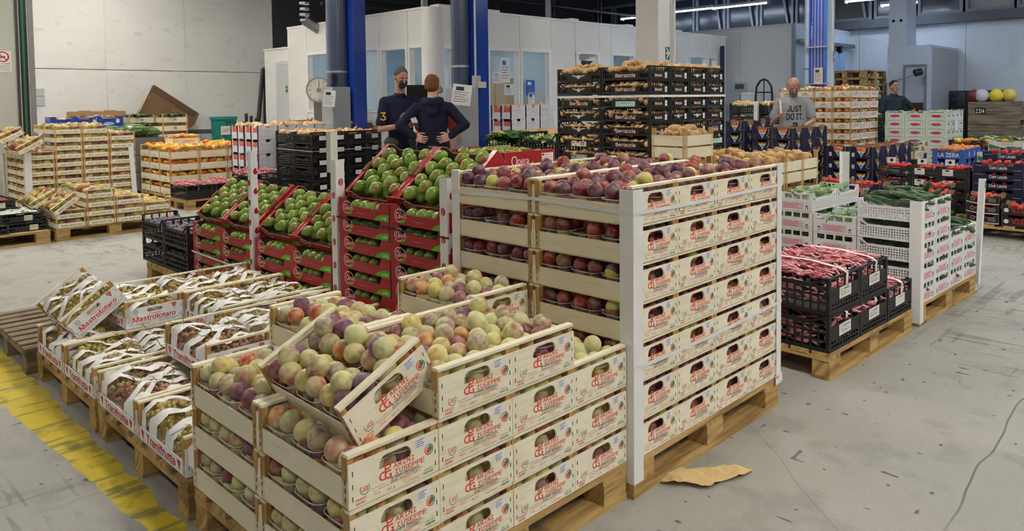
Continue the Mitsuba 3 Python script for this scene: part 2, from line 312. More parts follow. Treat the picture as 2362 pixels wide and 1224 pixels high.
for bx, runs in ((bl, Lw), (br, Rw)):
    for a, b, kind in runs:
        if kind is None: continue
        z0, z1 = kind; a += .01; b -= .01; fr = G()
        if z0 == 0:
            for q0, q1, w0, w1 in ((a, a + .05, 0, z1 + .05), (b - .05, b, 0, z1 + .05), (a, b, z1, z1 + .05)): bx(fr, q0, q1, w0, w1, -.02, .09, FRM)
            leaf = bx(G(), a + .05, b - .05, .01, 1.3, .01, .05, C(226, 227, 227))
            for q0, q1, w0, w1 in ((a + .05, a + .16, 1.3, z1), (b - .16, b - .05, 1.3, z1), (a + .16, b - .16, z1 - .1, z1)): bx(leaf, q0, q1, w0, w1, .01, .05, C(226, 227, 227))
            single('door_1', [('frame', fr, 'm_satin', False), ('leaf', leaf, 'm_satin', False), ('leaf__pane', bx(G(), a + .16, b - .16, 1.3, z1 - .1, .025, .035, C(40, 46, 54)), 'm_gloss', False),
                              ('closer', bx(bx(G(), a + .12, a + .3, z1 - .06, z1 + .01, -.06, .01, C(170, 170, 170)), a + .25, a + .5, z1 + .0, z1 + .015, -.05, -.03, C(170, 170, 170)), 'm_metal', False)], structure=True)
            continue
        for q0, q1, w0, w1 in ((a, a + .045, z0 - .05, z1 + .05), (b - .045, b, z0 - .05, z1 + .05), (a, b, z1, z1 + .05), (a, b, z0 - .05, z0)): bx(fr, q0, q1, w0, w1, -.012, .085, FRM)
        single('window_%d' % wi, [('frame', fr, 'm_satin', False), ('pane', bx(G(), a + .04, b - .04, z0 - .005, z1 + .005, .035, .036, (1, 1, 1)), 'm_pane', False)], structure=True); wi += 1
slab('roof_office', [(U0 + .05, 14.9, V0 + .05, 12.2, OH - .04, OH)], 'm_matte', C(150, 150, 150))
ICE = C(186, 204, 214)
slab('wall_office_inner', [(U0 + 2.6, U0 + 2.66, V0 + .1, 9.4, 0, OH - .05), (U0 + .1, U0 + 2.6, 12.1, 12.2, 0, OH - .05), (U0 + 2.6, U0 + 2.66, 10.3, 12.1, 0, OH - .05), (U0 + 2.66, 14.8, 10.6, 10.66, 0, OH - .05), (14.84, 14.9, V0 + .08, 12.2, 0, OH)], 'm_satin', ICE)
def lamp(m, L, col, key_label, group=None, w=.16):
    """A batten light: opaque housing above, a diffuser below that gives off the light."""
    key = numbered('ceiling_lamp')
    V, F, c, uv = G().box(-L / 2, L / 2, -w / 2, w / 2, .03, .09, c=C(190, 192, 194)).box(-L / 2, -L / 2 + .02, -w / 2, w / 2, -.02, .03, c=C(190, 192, 194)).box(L / 2 - .02, L / 2, -w / 2, w / 2, -.02, .03, c=C(190, 192, 194)).arrays()
    scene[key + '__housing'] = {**finish(V, F, c, uv, 'm_satin', False), 'to_world': T4(m.tolist())}
    a = np.linspace(math.pi, 2 * math.pi, 7); prof = np.stack([np.cos(a) * w / 2, np.sin(a) * .035 + .03], 1)
    V = np.array([[x, q[0], q[1]] for x in (-L / 2 + .02, L / 2 - .02) for q in prof]); n = len(prof)
    F = np.array([t for i in range(n - 1) for t in ([i, i + 1, n + i + 1], [i, n + i + 1, n + i])])
    scene[key + '__diffuser'] = {**mikit.ply((V, F)), 'to_world': T4(m.tolist()), 'bsdf': {'type': 'diffuse', 'reflectance': {'type': 'rgb', 'value': .6}}, 'emitter': {'type': 'area', 'radiance': {'type': 'rgb', 'value': list(map(float, col))}}}
    labels[key] = {'label': key_label, 'category': 'lamp'}
    if group: labels[key]['group'] = group
    return key
def lamp_at(u, v, z, L, col, along_v=True, **k): return lamp(tr(u, v, z) @ (rot('z', math.pi / 2) if along_v else np.eye(4)), L, col, **k)
# lamps seen in the photograph, in the row along the right-hand wall
for u, v, z, L, t in ((17.2, 11.9, 3.72, 1.5, 'first lamp of the far row, half behind the white column'), (17.2, 10.4, 3.76, 1.2, 'second lamp of the far row, just right of the white column'), (17.3, 9.1, 3.76, 1.5, 'third lamp of the far row, above the grey cold room'),
                      (17.3, 6.15, 3.6, .8, 'fourth lamp of the far row, nearest the top edge'), (17.1, 5.35, 3.42, .75, 'last lamp of the far row, in front of the booth shaft')):
    lamp_at(u, v, z, L, np.array(LAMP_COOL) * 1.0, key_label=t)
# the same battens over the rest of the hall, above the frame
for u, v, k in ((-1.6, -2.6, 1.1), (2.4, -2.6, 1.9), (6.4, -2.6, 1.5), (10.4, -2.6, 1.0), (2.4, 1.0, .6), (6.6, 2.0, .9), (-1.6, 4.4, .6), (3.0, 5.4, 1.0), (.2, 9.2, 1.0), (3.6, 9.2, 1.1), (9.4, 5.2, .8), (1.0, 12.4, 1.9), (4.2, 12.4, 1.4)):
    lamp_at(u, v, 4.35, 2.4, np.array(LAMP_WARM) * k, key_label='long ceiling lamp over the fruit stacks', group='ceiling lamps above the stacks', w=.3)
for u, v in ((12.8, .5), (12.8, 5.0), (16.0, 1.0)): lamp_at(u, v, 4.3, 2.4, np.array(LAMP_COOL) * 1.0, key_label='cool white ceiling lamp near the cold rooms', group='ceiling lamps near the cold rooms', w=.3)
for u, v in ((U0 + 1.3, 9.2), (U0 + 1.3, 11.0), (10.6, 9.4), (13.2, 9.4)): lamp_at(u, v, OH - .12, 1.2, np.array((9, 10.5, 11.5)), key_label='office ceiling lamp behind the panes', group='office ceiling lamps')
scene['sky'] = mikit.sky((-.3, -.5, .8), turbidity=6, sun_scale=0.0, sky_scale=SKYLIGHT, sky_tint=(1.15, 1.0, .85))
# ---------------------------------------------------------------- pallets
def pallet_parts(w=1.2, d=1.0, h=.144, mat='m_pallet_wood', decks=7, gap=None, seed=0):
    r = np.random.default_rng(seed); parts = []
    t = .022; top = h - t
    for y in (0, d / 2 - .05, d - .1): parts.append(('skid', G().box(0, w, y, y + .1, 0, t), mat, False))
    for x in (0, w / 2 - .07, w - .14):
        for y in (0, d / 2 - .05, d - .1): parts.append(('block', G().box(x + .004, x + .136, y + .002, y + .098, t, top - t), mat, False))
        parts.append(('cross_board', G().box(x, x + .14, .004, d - .004, top - t, top), mat, False))
    bw = .1 if decks < 9 else .075
    for i in range(decks):
        y = i * (d - bw) / (decks - 1); parts.append(('deck_board', G().box(-.003 + r.uniform(0, .006), w + r.uniform(-.004, .004), y, y + bw, top, h), mat, False))
    return parts
define('pallet', pallet_parts()); define('tall_pallet', pallet_parts(h=.19)); define('grey_pallet', pallet_parts(mat='m_grey_wood', decks=9, seed=3)); define('wide_pallet', pallet_parts(1.2, 1.2)); define('small_pallet', pallet_parts(1.2, .8))
# ---------------------------------------------------------------- plum crate: white plywood ends, pale side slats, corner posts
RED, GRN, INK = C(214, 84, 66), C(70, 120, 104), C(52, 52, 56)
CW, CL, CT = .298, .498, .147
def arc(cx, cy, r, a0, a1, n=14): return [(cx + r * math.cos(t), cy + r * math.sin(t)) for t in np.linspace(a0, a1, n)]
def plum_crate_parts(front=True, back=True):
    w, l, t = CW / 2, CL / 2, CT; parts = []
    handle = Polygon([(-.048, .082), (.048, .082)] + arc(.03, .086, .02, 0, math.pi / 2, 5) + arc(-.03, .086, .02, math.pi / 2, math.pi, 5)).buffer(.004)
    handle = affinity.scale(handle, 1, 1.15)
    panel = Polygon([(-w, .003), (w, .003), (w, .121), (-w, .121)]).difference(handle)
    for s in (-1, 1):
        for q in (-1, 1): parts.append(('corner_post', G().box(s * w - (.020 if s > 0 else 0), s * w + (0 if s > 0 else .020), q * (l - .008) - (.024 if q > 0 else 0), q * (l - .008) + (0 if q > 0 else .024), 0.001, t - .009), 'm_post_wood', False))
    for s in ((-1, 1) if back else (-1,)):
        parts.append(('end_panel', G().shape(panel, face('-y' if s < 0 else '+y', s * (l - .006)), (1, 1, 1), .006), 'm_white_ply', False))
    for s in (-1, 1):
        parts.append(('top_rail', G().box(-w, w, s * (l - .002) - (.026 if s > 0 else 0), s * (l - .002) + (0 if s > 0 else .026), t - .009, t), 'm_pale_wood', False))
        parts.append(('side_slat', G().box(s * w - (.004 if s > 0 else 0), s * w + (0 if s > 0 else .004), -l + .001, l - .001, .006, .078), 'm_pale_wood', False))
    for x in (-.1, 0, .1): parts.append(('bottom_board', G().box(x - .043, x + .043, -l + .01, l - .01, .0, .0035), 'm_pale_wood', False))
    st = G()
    for s in (-1, 1):
        for q in (-1, 1):
            for z in (.02, .045, .066): st.box(s * (w + .0008) - .0008, s * (w + .0008) + .0008, q * (l - .016) - .001, q * (l - .016) + .001, z, z + .012, c=C(60, 58, 55), m=None)
    for x in (-1, 1):
        for z in (.022, .055, .09): st.box(x * (w - .012) - .001, x * (w - .012) + .001, -l - .0012, -l + .0008, z, z + .013, c=C(60, 58, 55))
    parts.append(('staple', st, 'm_satin', False))
    if front:
        f = face('-y', -l - .0005); r = G(); g = G(); k = G()
        r.text('ARINI', .0135, f @ tr(-.001, .0655), RED, True, mono=.0148, center=False)
        r.text('IUSEPPE', .0135, f @ tr(.003, .0465), RED, True, mono=.0148, center=False)
        lines = [LineString([(-.028, .052), (-.028, .087)]), LineString([(-.028, .0855), (-.018, .0855)] + arc(-.018, .0785, .007, math.pi / 2, -math.pi / 2, 7) + [(-.028, .0715)]),
                 LineString(arc(-.036, .056, .010, math.pi / 2, 1.5 * math.pi, 9) + [(-.028, .046)]), LineString([(-.036, .066), (-.028, .066)]),
                 LineString([(-.010, .064), (-.018, .064)] + arc(-.019, .0545, .0095, math.pi / 2, 1.5 * math.pi, 9) + [(-.010, .045), (-.010, .054), (-.016, .054)])]
        r.shape(shapely.union_all([q.buffer(.0024, cap_style='flat') for q in lines]), f @ tr(-.006, 0), RED)
        r.shape(sbox(-.075, .0262, .085, .0275), f, RED); r.shape(sbox(.03, .034, .09, .0353), f, RED)
        r.text('PRODOTTO', .0058, f @ tr(-.112, .018), RED, True, width=.035); r.text('ORIGINE', .0058, f @ tr(-.114, .0085), RED, True, width=.03)
        r.text('ITALIA', .0055, f @ tr(-.062, .0145), RED, width=.022); r.text('LOTTO', .0055, f @ tr(.034, .0185), RED, width=.026); r.text('Terra Romagna', .0045, f @ tr(.052, .0095), RED, width=.05)
        r.text('JG', .012, f @ tr(-.1, .038), RED, True)
        k.text('di PARINI FRANCESCO', .0062, f @ tr(.032, .0375), INK, True, width=.096); k.text('GAMBETTOLA (FC) ITALIA', .0056, f @ tr(.028, .0288), INK, width=.092)
        k.text('CAT. II', .006, f @ tr(-.016, .011), INK, width=.026); k.text('COOL ITALY', .005, f @ tr(.112, .018), GRN, width=.03); k.text('BORSOLINE', .0055, f @ tr(.112, .009), GRN, True, width=.036)
        ring = Point(-.1, .044).buffer(.0155).difference(Point(-.1, .044).buffer(.0138)).difference(sbox(-.12, .053, -.08, .06))
        g.shape(ring, f, GRN); g.shape(sbox(-.082, .0335, -.036, .0345), f, GRN); g.shape(sbox(.088, .0535, .1, .0545), f, GRN)
        emb = Point(.115, .075).buffer(.0155).difference(Point(.115, .075).buffer(.0125))
        r.shape(emb.intersection(sbox(.09, .05, .115, .1)), f, RED); g.shape(emb.intersection(sbox(.115, .05, .14, .1)), f, GRN)
        r.shape(Polygon(arc(.114, .0735, .009, math.pi / 2, 1.6 * math.pi, 8)), f, RED); g.shape(Polygon(arc(.117, .0765, .009, -math.pi / 2, .6 * math.pi, 8)), f, GRN)
        parts += [('end_panel__red_lettering', r, 'm_matte', False), ('end_panel__dark_lettering', k, 'm_matte', False), ('end_panel__green_emblem', g, 'm_matte', False)]
        s = G().shape(sbox(-.021, -.013, .021, .013), f @ tr(.088, .104, .0004) @ rot('z', .04), C(232, 236, 244))
        for j in range(4): s.shape(sbox(-.017, .0086 - j * .0058, (.012, .004, .010, .006)[j], .0104 - j * .0058), f @ tr(.088, .104, .0008) @ rot('z', .04), C(70, 74, 110))
        parts.append(('end_panel__sticker', s, 'm_matte', False))
    return parts
define('plum_crate', plum_crate_parts()); define('plum_crate_plain', plum_crate_parts(False))
# ---------------------------------------------------------------- fruit
def sort(base, blush, bloom):
    q = (*C(*base), *C(*blush), bloom)
    if q not in PALETTE: PALETTE.append(q)
    return PALETTE.index(q) + .5
def fruit(kind, cols, k=3, n=8, r=(.031, .031, .033), mat='m_fruit', seed=1, groove=.06, blotch=2.2, stem=None, bloom=.25, fn=None, f=1.0):
    """n variants of one fruit; cols: list of (base, blush, blush amount)."""
    q = np.random.default_rng(seed)
    for i in range(n):
        V, F = ICO[k]; base, blush, amt = cols[i % len(cols)]; off = q.uniform(0, 50, 3)
        b = meshkit.fbm(V * blotch + off, 3); d = V @ (lambda a: a / np.linalg.norm(a))(q.normal(size=3))
        t = np.clip((b - .5) * 4 + d * .7 + (amt - .5) * 3, -.5, 1.5) ; t = np.clip(t * .5 + .25, 0, 1)[:, None]
        uv = np.column_stack([t, np.full(len(t), sort(base, blush, bloom))])
        ang = np.arctan2(V[:, 1], V[:, 0]); rad = 1 - groove * np.exp(-(ang / .22) ** 2) * (1 - V[:, 2] ** 2) - .10 * np.exp(-((1 - V[:, 2]) / .05))
        P = V * rad[:, None] * (1 + .03 * (meshkit.noise(V * 1.5 + off) - .5))[:, None] * np.array(r)
        if fn: P = fn(P, V, q)
        g = G().add(P, F, (1, 1, 1), uv); parts = [(kind, g, mat, True)]
        define(f'{kind}_{i}', parts)
GREENISH = [((204, 200, 130), (176, 110, 104), .45), ((208, 202, 140), (150, 74, 88), .5), ((196, 188, 136), (124, 76, 100), .6), ((212, 206, 124), (206, 136, 100), .45), ((176, 104, 104), (110, 50, 68), .7), ((200, 200, 146), (184, 146, 128), .4), ((140, 84, 100), (100, 64, 88), .7), ((218, 168, 96), (172, 64, 62), .6), ((194, 194, 140), (156, 104, 112), .55), ((208, 208, 146), (190, 170, 130), .3), ((204, 200, 136), (140, 66, 88), .6), ((200, 194, 136), (190, 100, 96), .55)]
fruit('pale_plum', GREENISH, n=12, r=(.0328, .0328, .035), seed=4, bloom=.22)
DARKISH = [((122, 52, 66), (76, 38, 56), .55), ((164, 72, 58), (96, 40, 58), .5), ((190, 110, 62), (110, 36, 44), .6), ((100, 48, 64), (60, 40, 60), .6), ((130, 40, 46), (92, 34, 52), .5), ((170, 128, 84), (112, 48, 58), .65), ((96, 40, 58), (74, 48, 70), .5), ((160, 50, 40), (100, 30, 42), .4), ((196, 190, 84), (180, 160, 90), .2), ((120, 70, 86), (84, 56, 76), .5)]
fruit('dark_plum', DARKISH, n=10, r=(.0315, .0315, .0325), seed=5, bloom=.28)
def punnet():
    g = G(); w, l, h = .072, .075, .062; tp = []
    for z, s in ((0, .86), (h, 1.0)):
        pts = [(s * w * math.copysign(abs(math.cos(a)) ** .5, math.cos(a)), s * l * math.copysign(abs(math.sin(a)) ** .5, math.sin(a)), z) for a in np.linspace(0, 2 * math.pi, 21)[:-1]]
        tp.append(pts)
    n = 20; V = np.array(tp[0] + tp[1]); F = [t for i in range(n) for t in ([i, (i + 1) % n, n + (i + 1) % n], [i, n + (i + 1) % n, n + i])]
    g.add(V, F, (1, 1, 1)); g.add(np.vstack([V[:n], [[0, 0, 0]]]), [[(i + 1) % n, i, n] for i in range(n)], (1, 1, 1))
    rim = G().tube(np.vstack([V[n:], V[n:n + 1]]), .0016, C(214, 216, 214), 4)  # pale grey rim: the light that clear plastic catches, put into its colour
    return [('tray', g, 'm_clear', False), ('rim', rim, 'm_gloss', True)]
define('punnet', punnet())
_pile = {}
def pile_add(name, kind, m): _pile.setdefault((name, kind), []).append(m)
_fr = np.random.default_rng(11)
def put_fruit(base, name, p, label, group, n=None, cat='plum', s=1.0, m0=None, up=None, pile=None, k=None):
    q = _fr.normal(size=3) if up is None else np.array(up) + _fr.normal(size=3) * .25
    a = _fr.uniform(0, 2 * math.pi); z = q / np.linalg.norm(q); x = np.cross(z, [.3, .5, .8]); x /= np.linalg.norm(x); y = np.cross(z, x)
    R = np.eye(4); R[:3, 0], R[:3, 1], R[:3, 2] = math.cos(a) * x + math.sin(a) * y, -math.sin(a) * x + math.cos(a) * y, z
    m = (np.eye(4) if m0 is None else m0) @ tr(*p) @ R @ sc(s * _fr.uniform(.93, 1.06))
    n = n or (12 if base == 'pale_plum' else 10); kind = f'{base}_{_fr.integers(n) if k is None else k}'
    if pile: pile_add(pile, kind, m); return None
    return place(kind, name, m, label, cat, group)
def flush_piles(spec):
    """What is past the limit, or too deep in the crates to pick apart, as one object per sort."""
    for name, label in spec.items():
        key = numbered(name); i = 0
        for (nm, kind), ms in _pile.items():
            if nm != name: continue
            for m in ms:
                scene[f'{key}__{i:03d}'] = {'type': 'instance', 'to_world': T4(m.tolist()), 'sg': {'type': 'ref', 'id': 'kind_' + kind}}; i += 1
        labels[key] = {'label': label[0], 'category': label[1], 'kind': 'stuff'}
def fill_plums(base, m, where, top=5, pile=None, under=True, dz=0.0, group=None):
    """A full crate seen from above: six punnets of plums, two layers and a few on top."""
    for i in range(2):
        for j in range(3):
            cx, cy = (i - .5) * .144, (j - 1) * .158
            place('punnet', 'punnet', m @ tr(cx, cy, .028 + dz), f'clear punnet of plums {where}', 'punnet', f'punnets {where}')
            for a in (-1, 1):
                for b in (-1, 1):
                    put_fruit(base, base, (cx + a * .0335 + _fr.uniform(-.003, .003), cy + b * .0345 + _fr.uniform(-.004, .004), .112 + dz + _fr.uniform(-.008, .008)), f'{base.replace("_", " ")} {where}', group or f'plums {where}', cat='plum', m0=m, pile=pile)
                    if under: put_fruit(base, base, (cx + a * .0325, cy + b * .034, .062 + dz), '', '', m0=m, s=.95, pile='deep_' + base)
    for q in range(top):
        i, j = _fr.integers(2), _fr.integers(3)
        put_fruit(base, base, ((i - .5) * .144 + _fr.uniform(-.01, .01), (q % 3 - 1) * .158 + _fr.uniform(-.012, .012), .148 + dz), f'{base.replace("_", " ")} {where}', group or f'plums {where}', cat='plum', m0=m, pile=pile)
def side_plums(base, m, where, side=-1, pile=None, n=3):
    """What shows of a crate in a stack from its long side: three punnets of plums."""
    for j in range(n):
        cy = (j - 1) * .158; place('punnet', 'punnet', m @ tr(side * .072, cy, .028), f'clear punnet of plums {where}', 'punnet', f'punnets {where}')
        for d in (-1, 1):
            if _fr.random() < .9: put_fruit(base, base, (side * .1055, cy + d * .0345 + _fr.uniform(-.004, .004), .108 + _fr.uniform(-.012, .004)), f'{base.replace("_", " ")} {where}', f'plums {where}', cat='plum', m0=m, pile=pile)
            put_fruit(base, base, (side * .104, cy + d * .034, .061), '', '', m0=m, s=.95, pile='deep_' + base)
            put_fruit(base, base, (side * .038, cy + d * .034, .105), '', '', m0=m, s=.95, pile='deep_' + base)
def end_plums(base, m):
    for i in range(4):
        for y, z in ((-.192, .105), (-.125, .108), (-.19, .061)): put_fruit(base, base, ((i - 1.5) * .0685, y, z + _fr.uniform(-.006, .004)), '', '', m0=m, s=.97, pile='deep_' + base)
# ---------------------------------------------------------------- corner posts and straps
def corner_post(u, v, z0, z1, label, su=1, sv=1, w=.055, c=C(232, 233, 234), tilt=(0, 0), marks=None, mat='m_satin', name='corner_post'):
    """L-shaped cardboard edge protector with its corner at (u, v); its legs run along su and sv."""
    h = z1 - z0; t = .004
    g = G().box(min(0, su * w), max(0, su * w), min(0, sv * t), max(0, sv * t), 0, h, c=c).box(min(0, su * t), max(0, su * t), min(0, sv * w), max(0, sv * w), 0, h, c=c)
    parts = [('angle', g, mat, False)]
    if marks: parts += marks(h, w)
    m = tr(u, v, z0) @ rot('y', tilt[0]) @ rot('x', tilt[1])
    return single(name, parts, m, label, 'edge protector')
def strap(pts, label, c=C(226, 228, 230), w=.014, name='strap', mat='m_satin', closed=False, cat='strap'):
    """A flat band along a polyline on upright faces, a little proud of them."""
    g = G(); P = [np.array(p, float) for p in pts]
    for a, b in zip(P, P[1:]):
        d = (b - a) / np.linalg.norm(b - a); o = np.cross(d, [0, 0, 1]); o /= np.linalg.norm(o) + 1e-9; t = .0012
        V = [q + o * s * t + np.array([0, 0, z]) for q in (a, b) for s in (0, 1) for z in (-w / 2, w / 2)]
        g.add(np.array(V), CUBE_F[:, ::-1], c)
    return single(name, (g, mat, False), None, label, cat)
# ---------------------------------------------------------------- tall tower of dark plums
P2 = np.array([2.238, 1.600]); P1 = np.array([1.029, 1.624])
def crate_m(base, s, t, k, z0=.144): return tr(base[0] + .15 + .3 * s, base[1] + .25 + .5 * t, z0 + CT * k)
place('pallet', 'pallet', tr(P2[0], P2[1]), 'wooden pallet under the tall tower of dark plums', 'pallet')
place('pallet', 'pallet', tr(P1[0], P1[1]), 'wooden pallet under the pale plum crates in the foreground', 'pallet')
COLN = ('nearest', 'second', 'third', 'farthest')
j2 = np.random.default_rng(21)
for t in (0, 1):
    for s in range(4):
        for k in range(7):
            if t == 1 and s > 0 and k < 6: continue
            m = crate_m(P2, s, t, k) @ tr(j2.uniform(-.0005, .0005), j2.uniform(-.001, .001)) @ rot('z', j2.uniform(-.0015, .0015))
            col = f'{COLN[s]} front column' if t == 0 else ('left rear column' if s == 0 else f'{COLN[s]} rear column')
            lvl = 'topmost' if k == 6 else ordinal(k)
            place('plum_crate' if t == 0 else 'plum_crate_plain', 'plum_crate', m, f'wooden crate of dark plums, {lvl} in the {col} of the tall tower', 'crate', 'crates of the dark plum tower', partlabels={'end_panel': 'white plywood end panel with red and green print'} if t == 0 else None)
            where = f'in {lvl} crate, {col}, dark plum tower'
            if k == 6: fill_plums('dark_plum', m, where)
            elif s == 0: side_plums('dark_plum', m, where); 
            if t == 0 and k < 6: end_plums('dark_plum', m)
H2 = .144 + 7 * CT
corner_post(P2[0] - .006, P2[1] - .006, .06, H2 - .012, 'white cardboard edge protector at the near corner of the dark plum tower', w=.062)
corner_post(P2[0] - .006, P2[1] + 1.006, .3, H2 + .005, 'white edge protector at the left rear corner of the dark plum tower', 1, -1, w=.05)
corner_post(P2[0] + 1.208, P2[1] - .006, .11, H2 + .005, 'white edge protector with a delivery slip at the right corner of the dark plum tower', -1, 1, w=.045,
            marks=lambda h, w: [('delivery_slip', G().shape(sbox(0, 0, .07, .045), face('-y', -.002) @ tr(-.055, .0) @ rot('z', .1), C(226, 228, 230)).shape(sbox(.006, .03, .03, .04), face('-y', -.003) @ tr(-.055, .0) @ rot('z', .1), C(200, 120, 120)), 'm_matte', False)])
e = .0085
for z, dz, t in ((H2 - .095, .0, 'upper'), (.144 + 2.42 * CT, .012, 'lower')):
    strap([(P2[0] + 1.2 + e, P2[1] - e, z + dz), (P2[0] + .6, P2[1] - e, z - .006), (P2[0] - e, P2[1] - e, z - .004), (P2[0] - e, P2[1] + .5, z + .012), (P2[0] - e, P2[1] + 1.0 + e, z)][: 5 if t == 'upper' else 3], f'{t} white strap around the dark plum tower')
# ---------------------------------------------------------------- pale plums in the foreground
TOP1 = {(0, 0): 3, (1, 0): 4, (2, 0): 4, (3, 0): 3, (0, 1): 3, (1, 1): 4, (2, 1): 3, (3, 1): 4}
for (s, t), n in TOP1.items():
    for k in range(n):
        if t == 1 and s > 0 and k < n - 1: continue
        m = crate_m(P1, s, t, k) @ tr(j2.uniform(-.0005, .0005), j2.uniform(-.002, .002)) @ rot('z', j2.uniform(-.002, .002))
        col = f'{COLN[s]} front column' if t == 0 else ('left rear column' if s == 0 else f'{COLN[s]} rear column')
        lvl = 'topmost' if k == n - 1 else ordinal(k)
        place('plum_crate' if t == 0 or k == n - 1 else 'plum_crate_plain', 'plum_crate', m, f'wooden crate of pale plums, {lvl} in the {col} of the foreground stack', 'crate', 'crates of the foreground plum stack')
        where = f'in {lvl} crate, {col}, foreground stack'
        if k == n - 1 and (s, t) != (0, 0): fill_plums('pale_plum', m, where)
        elif s == 0: side_plums('pale_plum', m, where)
        if t == 0 and k < n - 1: end_plums('pale_plum', m)
        if (s, t, k) == (0, 0, 2): end_plums('pale_plum', m); fill_plums('pale_plum', m, where, top=0)

m = tr(1.261, 1.946, .611) @ euler(-.005, -.462, -.029)
place('plum_crate', 'plum_crate', m, 'tilted wooden crate of pale plums propped on top of the foreground stack', 'crate')
fill_plums('pale_plum', m, 'in the tilted crate of the foreground stack', top=9)
# ---------------------------------------------------------------- red pear boxes
PRED, PBROWN, LEAF = C(164, 26, 34), C(122, 100, 74), C(104, 178, 46)
BW, BD, BH = .463, .385, .0972
def pear_outline(s=1.0):
    """The trade mark's outline: a round body with a bulge to the right."""
    return shapely.union_all([Point(0, 0).buffer(.034), Point(.03, .006).buffer(.024), Point(.015, .012).buffer(.024), Point(.05, -.004).buffer(.014)]).buffer(.006).buffer(-.006)
def opera_mark(wg, gg, f, s=1.0):
    f = f @ sc(s, s, 1); o = pear_outline(); ring = o.difference(o.buffer(-.0036))
    wg.shape(ring.difference(sbox(.02, -.05, .08, -.012)), f, C(244, 240, 238)); gg.shape(Polygon([(.012, -.034), (.03, -.018), (.058, -.016), (.05, -.03), (.03, -.038)]), f, LEAF)
    wg.text('O', .031, f @ tr(-.0085, -.0145), C(244, 240, 238), width=.026); wg.text('pera', .019, f @ tr(.0285, -.0105), C(244, 240, 238), width=.046)
def pear_box_parts(print_front=True, print_end=False, glare=False):
    w, d, h, t = BW / 2, BD / 2, BH - .001, .004; parts = []
    cut = Polygon([(-.68 * w, h + .01), (-.66 * w, h - .010), (-.6 * w, .056), (.60 * w, .056), (.66 * w, h - .010), (.68 * w, h + .01)]).buffer(.006).buffer(-.006)
    lip = sbox(-w, 0, w, h).difference(cut)
    def wall(f, shape, m):   # red outside, brown inside
        g = G().shape(shape, f, PRED, 0.0); g2 = G().shape(shape, f @ tr(0, 0, -t), PBROWN, t * .98); return g2.add(*g.arrays()[:2], g.arrays()[2])
    parts.append(('front_panel', wall(face('-y', -d), lip, 0), 'm_satin', False)); parts.append(('rear_panel', wall(face('+y', d), lip, 0), 'm_satin', False))
    end = sbox(-d + t, 0, d - t, h)
    for s in (-1, 1): parts.append(('end_panel', wall(face('-x' if s < 0 else '+x', s * w), end, 0), 'm_satin', False))
    for s in (-1, 1):
        g = G().box(s * w - (.034 if s > 0 else -.001), s * w + (-.001 if s > 0 else .034), -d + .004, d - .004, h - .002, h + .0005, c=PRED)
        if s > 0 or True: parts.append(('rim_flap', g, 'm_gloss', False))
        parts.append(('tab', G().box(s * (w - .018) - .013, s * (w - .018) + .013, -.035, .035, h, h + .011, c=C(116, 86, 62), taper=.92), 'm_matte', False))
    parts.append(('base', G().box(-w + t, w - t, -d + t, d - t, .0, .004, c=PBROWN), 'm_matte', False))
    if print_front:
        f = face('-y', -d - .0006); wg, gg = G(), G()
        opera_mark(wg, gg, f @ tr(-.158, .046), 1.0)
        wg.text('www.operalapera.it', .0055, f @ tr(-.01, .024) , C(220, 170, 168), width=.09)
        gg.shape(Polygon([(.10, .002), (.125, .022), (.16, .034), (.2, .038), (w - .001, .038), (w - .001, .002)]), f, LEAF); wg.text('LA PERA', .011, f @ tr(.192, .012, .0004), C(244, 246, 238), True, width=.05)
        parts += [('front_panel__lettering', wg, 'm_matte', False), ('front_panel__leaf_print', gg, 'm_matte', False)]
        fl = G()
        for s in (-1, 1):
            f2 = face('z', h + .0012) @ tr(s * (w - .017), 0) @ rot('z', math.pi / 2)
            fl.text('LA PERA', .012, f2 @ tr(-.11 * 1, -.006), C(246, 238, 236), True, width=.06)
            o = affinity.scale(pear_outline(), .45, .38, origin=(0, 0)); fl.shape(o.difference(o.buffer(-.0018)), f2 @ tr(.13, 0), C(246, 238, 236))
        parts.append(('rim_flap__lettering', fl, 'm_matte', False))
    if print_end:
        f = face('-x', -w - .0006); wg, gg = G(), G()
        wg.text('O', .05, f @ tr(-.125, .026), C(246, 242, 240), width=.042); wg.text('pera', .033, f @ tr(-.058, .033), C(246, 242, 240), width=.085)
        gg.shape(Polygon([(-.1, .002), (-.05, .02), (-.01, .026), (.02, .045), (.026, .002)]), f, LEAF)
        st = G().shape(sbox(.085, .012, .178, .082), f, C(230, 226, 228)).shape(sbox(.09, .066, .105, .078), f @ tr(0, 0, .0004), PRED)
        for j in range(5): st.shape(sbox(.11 if j == 0 else .09, .068 - j * .011, .15 + .02 * (j % 2), .0705 - j * .011), f @ tr(0, 0, .0004), C(200, 130, 130) if j < 2 else C(150, 150, 156))
        parts += [('end_panel__lettering', wg, 'm_matte', False), ('end_panel__leaf_print', gg, 'm_matte', False), ('end_panel__label', st, 'm_matte', False)]
    return parts
define('pear_box', pear_box_parts()); define('pear_box_end', pear_box_parts(False, True))
g = G().box(-BW / 2, BW / 2, -BD / 2, BD / 2, 0, BH - .002, c=PRED); define('pear_box_plain', [('pear_box', g, 'm_satin', False)])
def pear_fn(P, V, q):
    z = V[:, 2]; k = 1 - .42 * np.clip((z + .05) / 1.05, 0, 1) ** 1.1; P = P.copy(); P[:, :2] *= k[:, None]; P[:, 0] += .004 * np.clip(z, 0, 1) ** 2; return P
PEARC = [((122, 148, 62), (142, 160, 74), .3), ((112, 140, 56), (150, 166, 84), .3), ((126, 146, 66), (156, 110, 66), .32), ((134, 156, 72), (120, 144, 64), .4), ((116, 138, 60), (148, 98, 64), .42), ((128, 152, 64), (160, 168, 90), .3)]
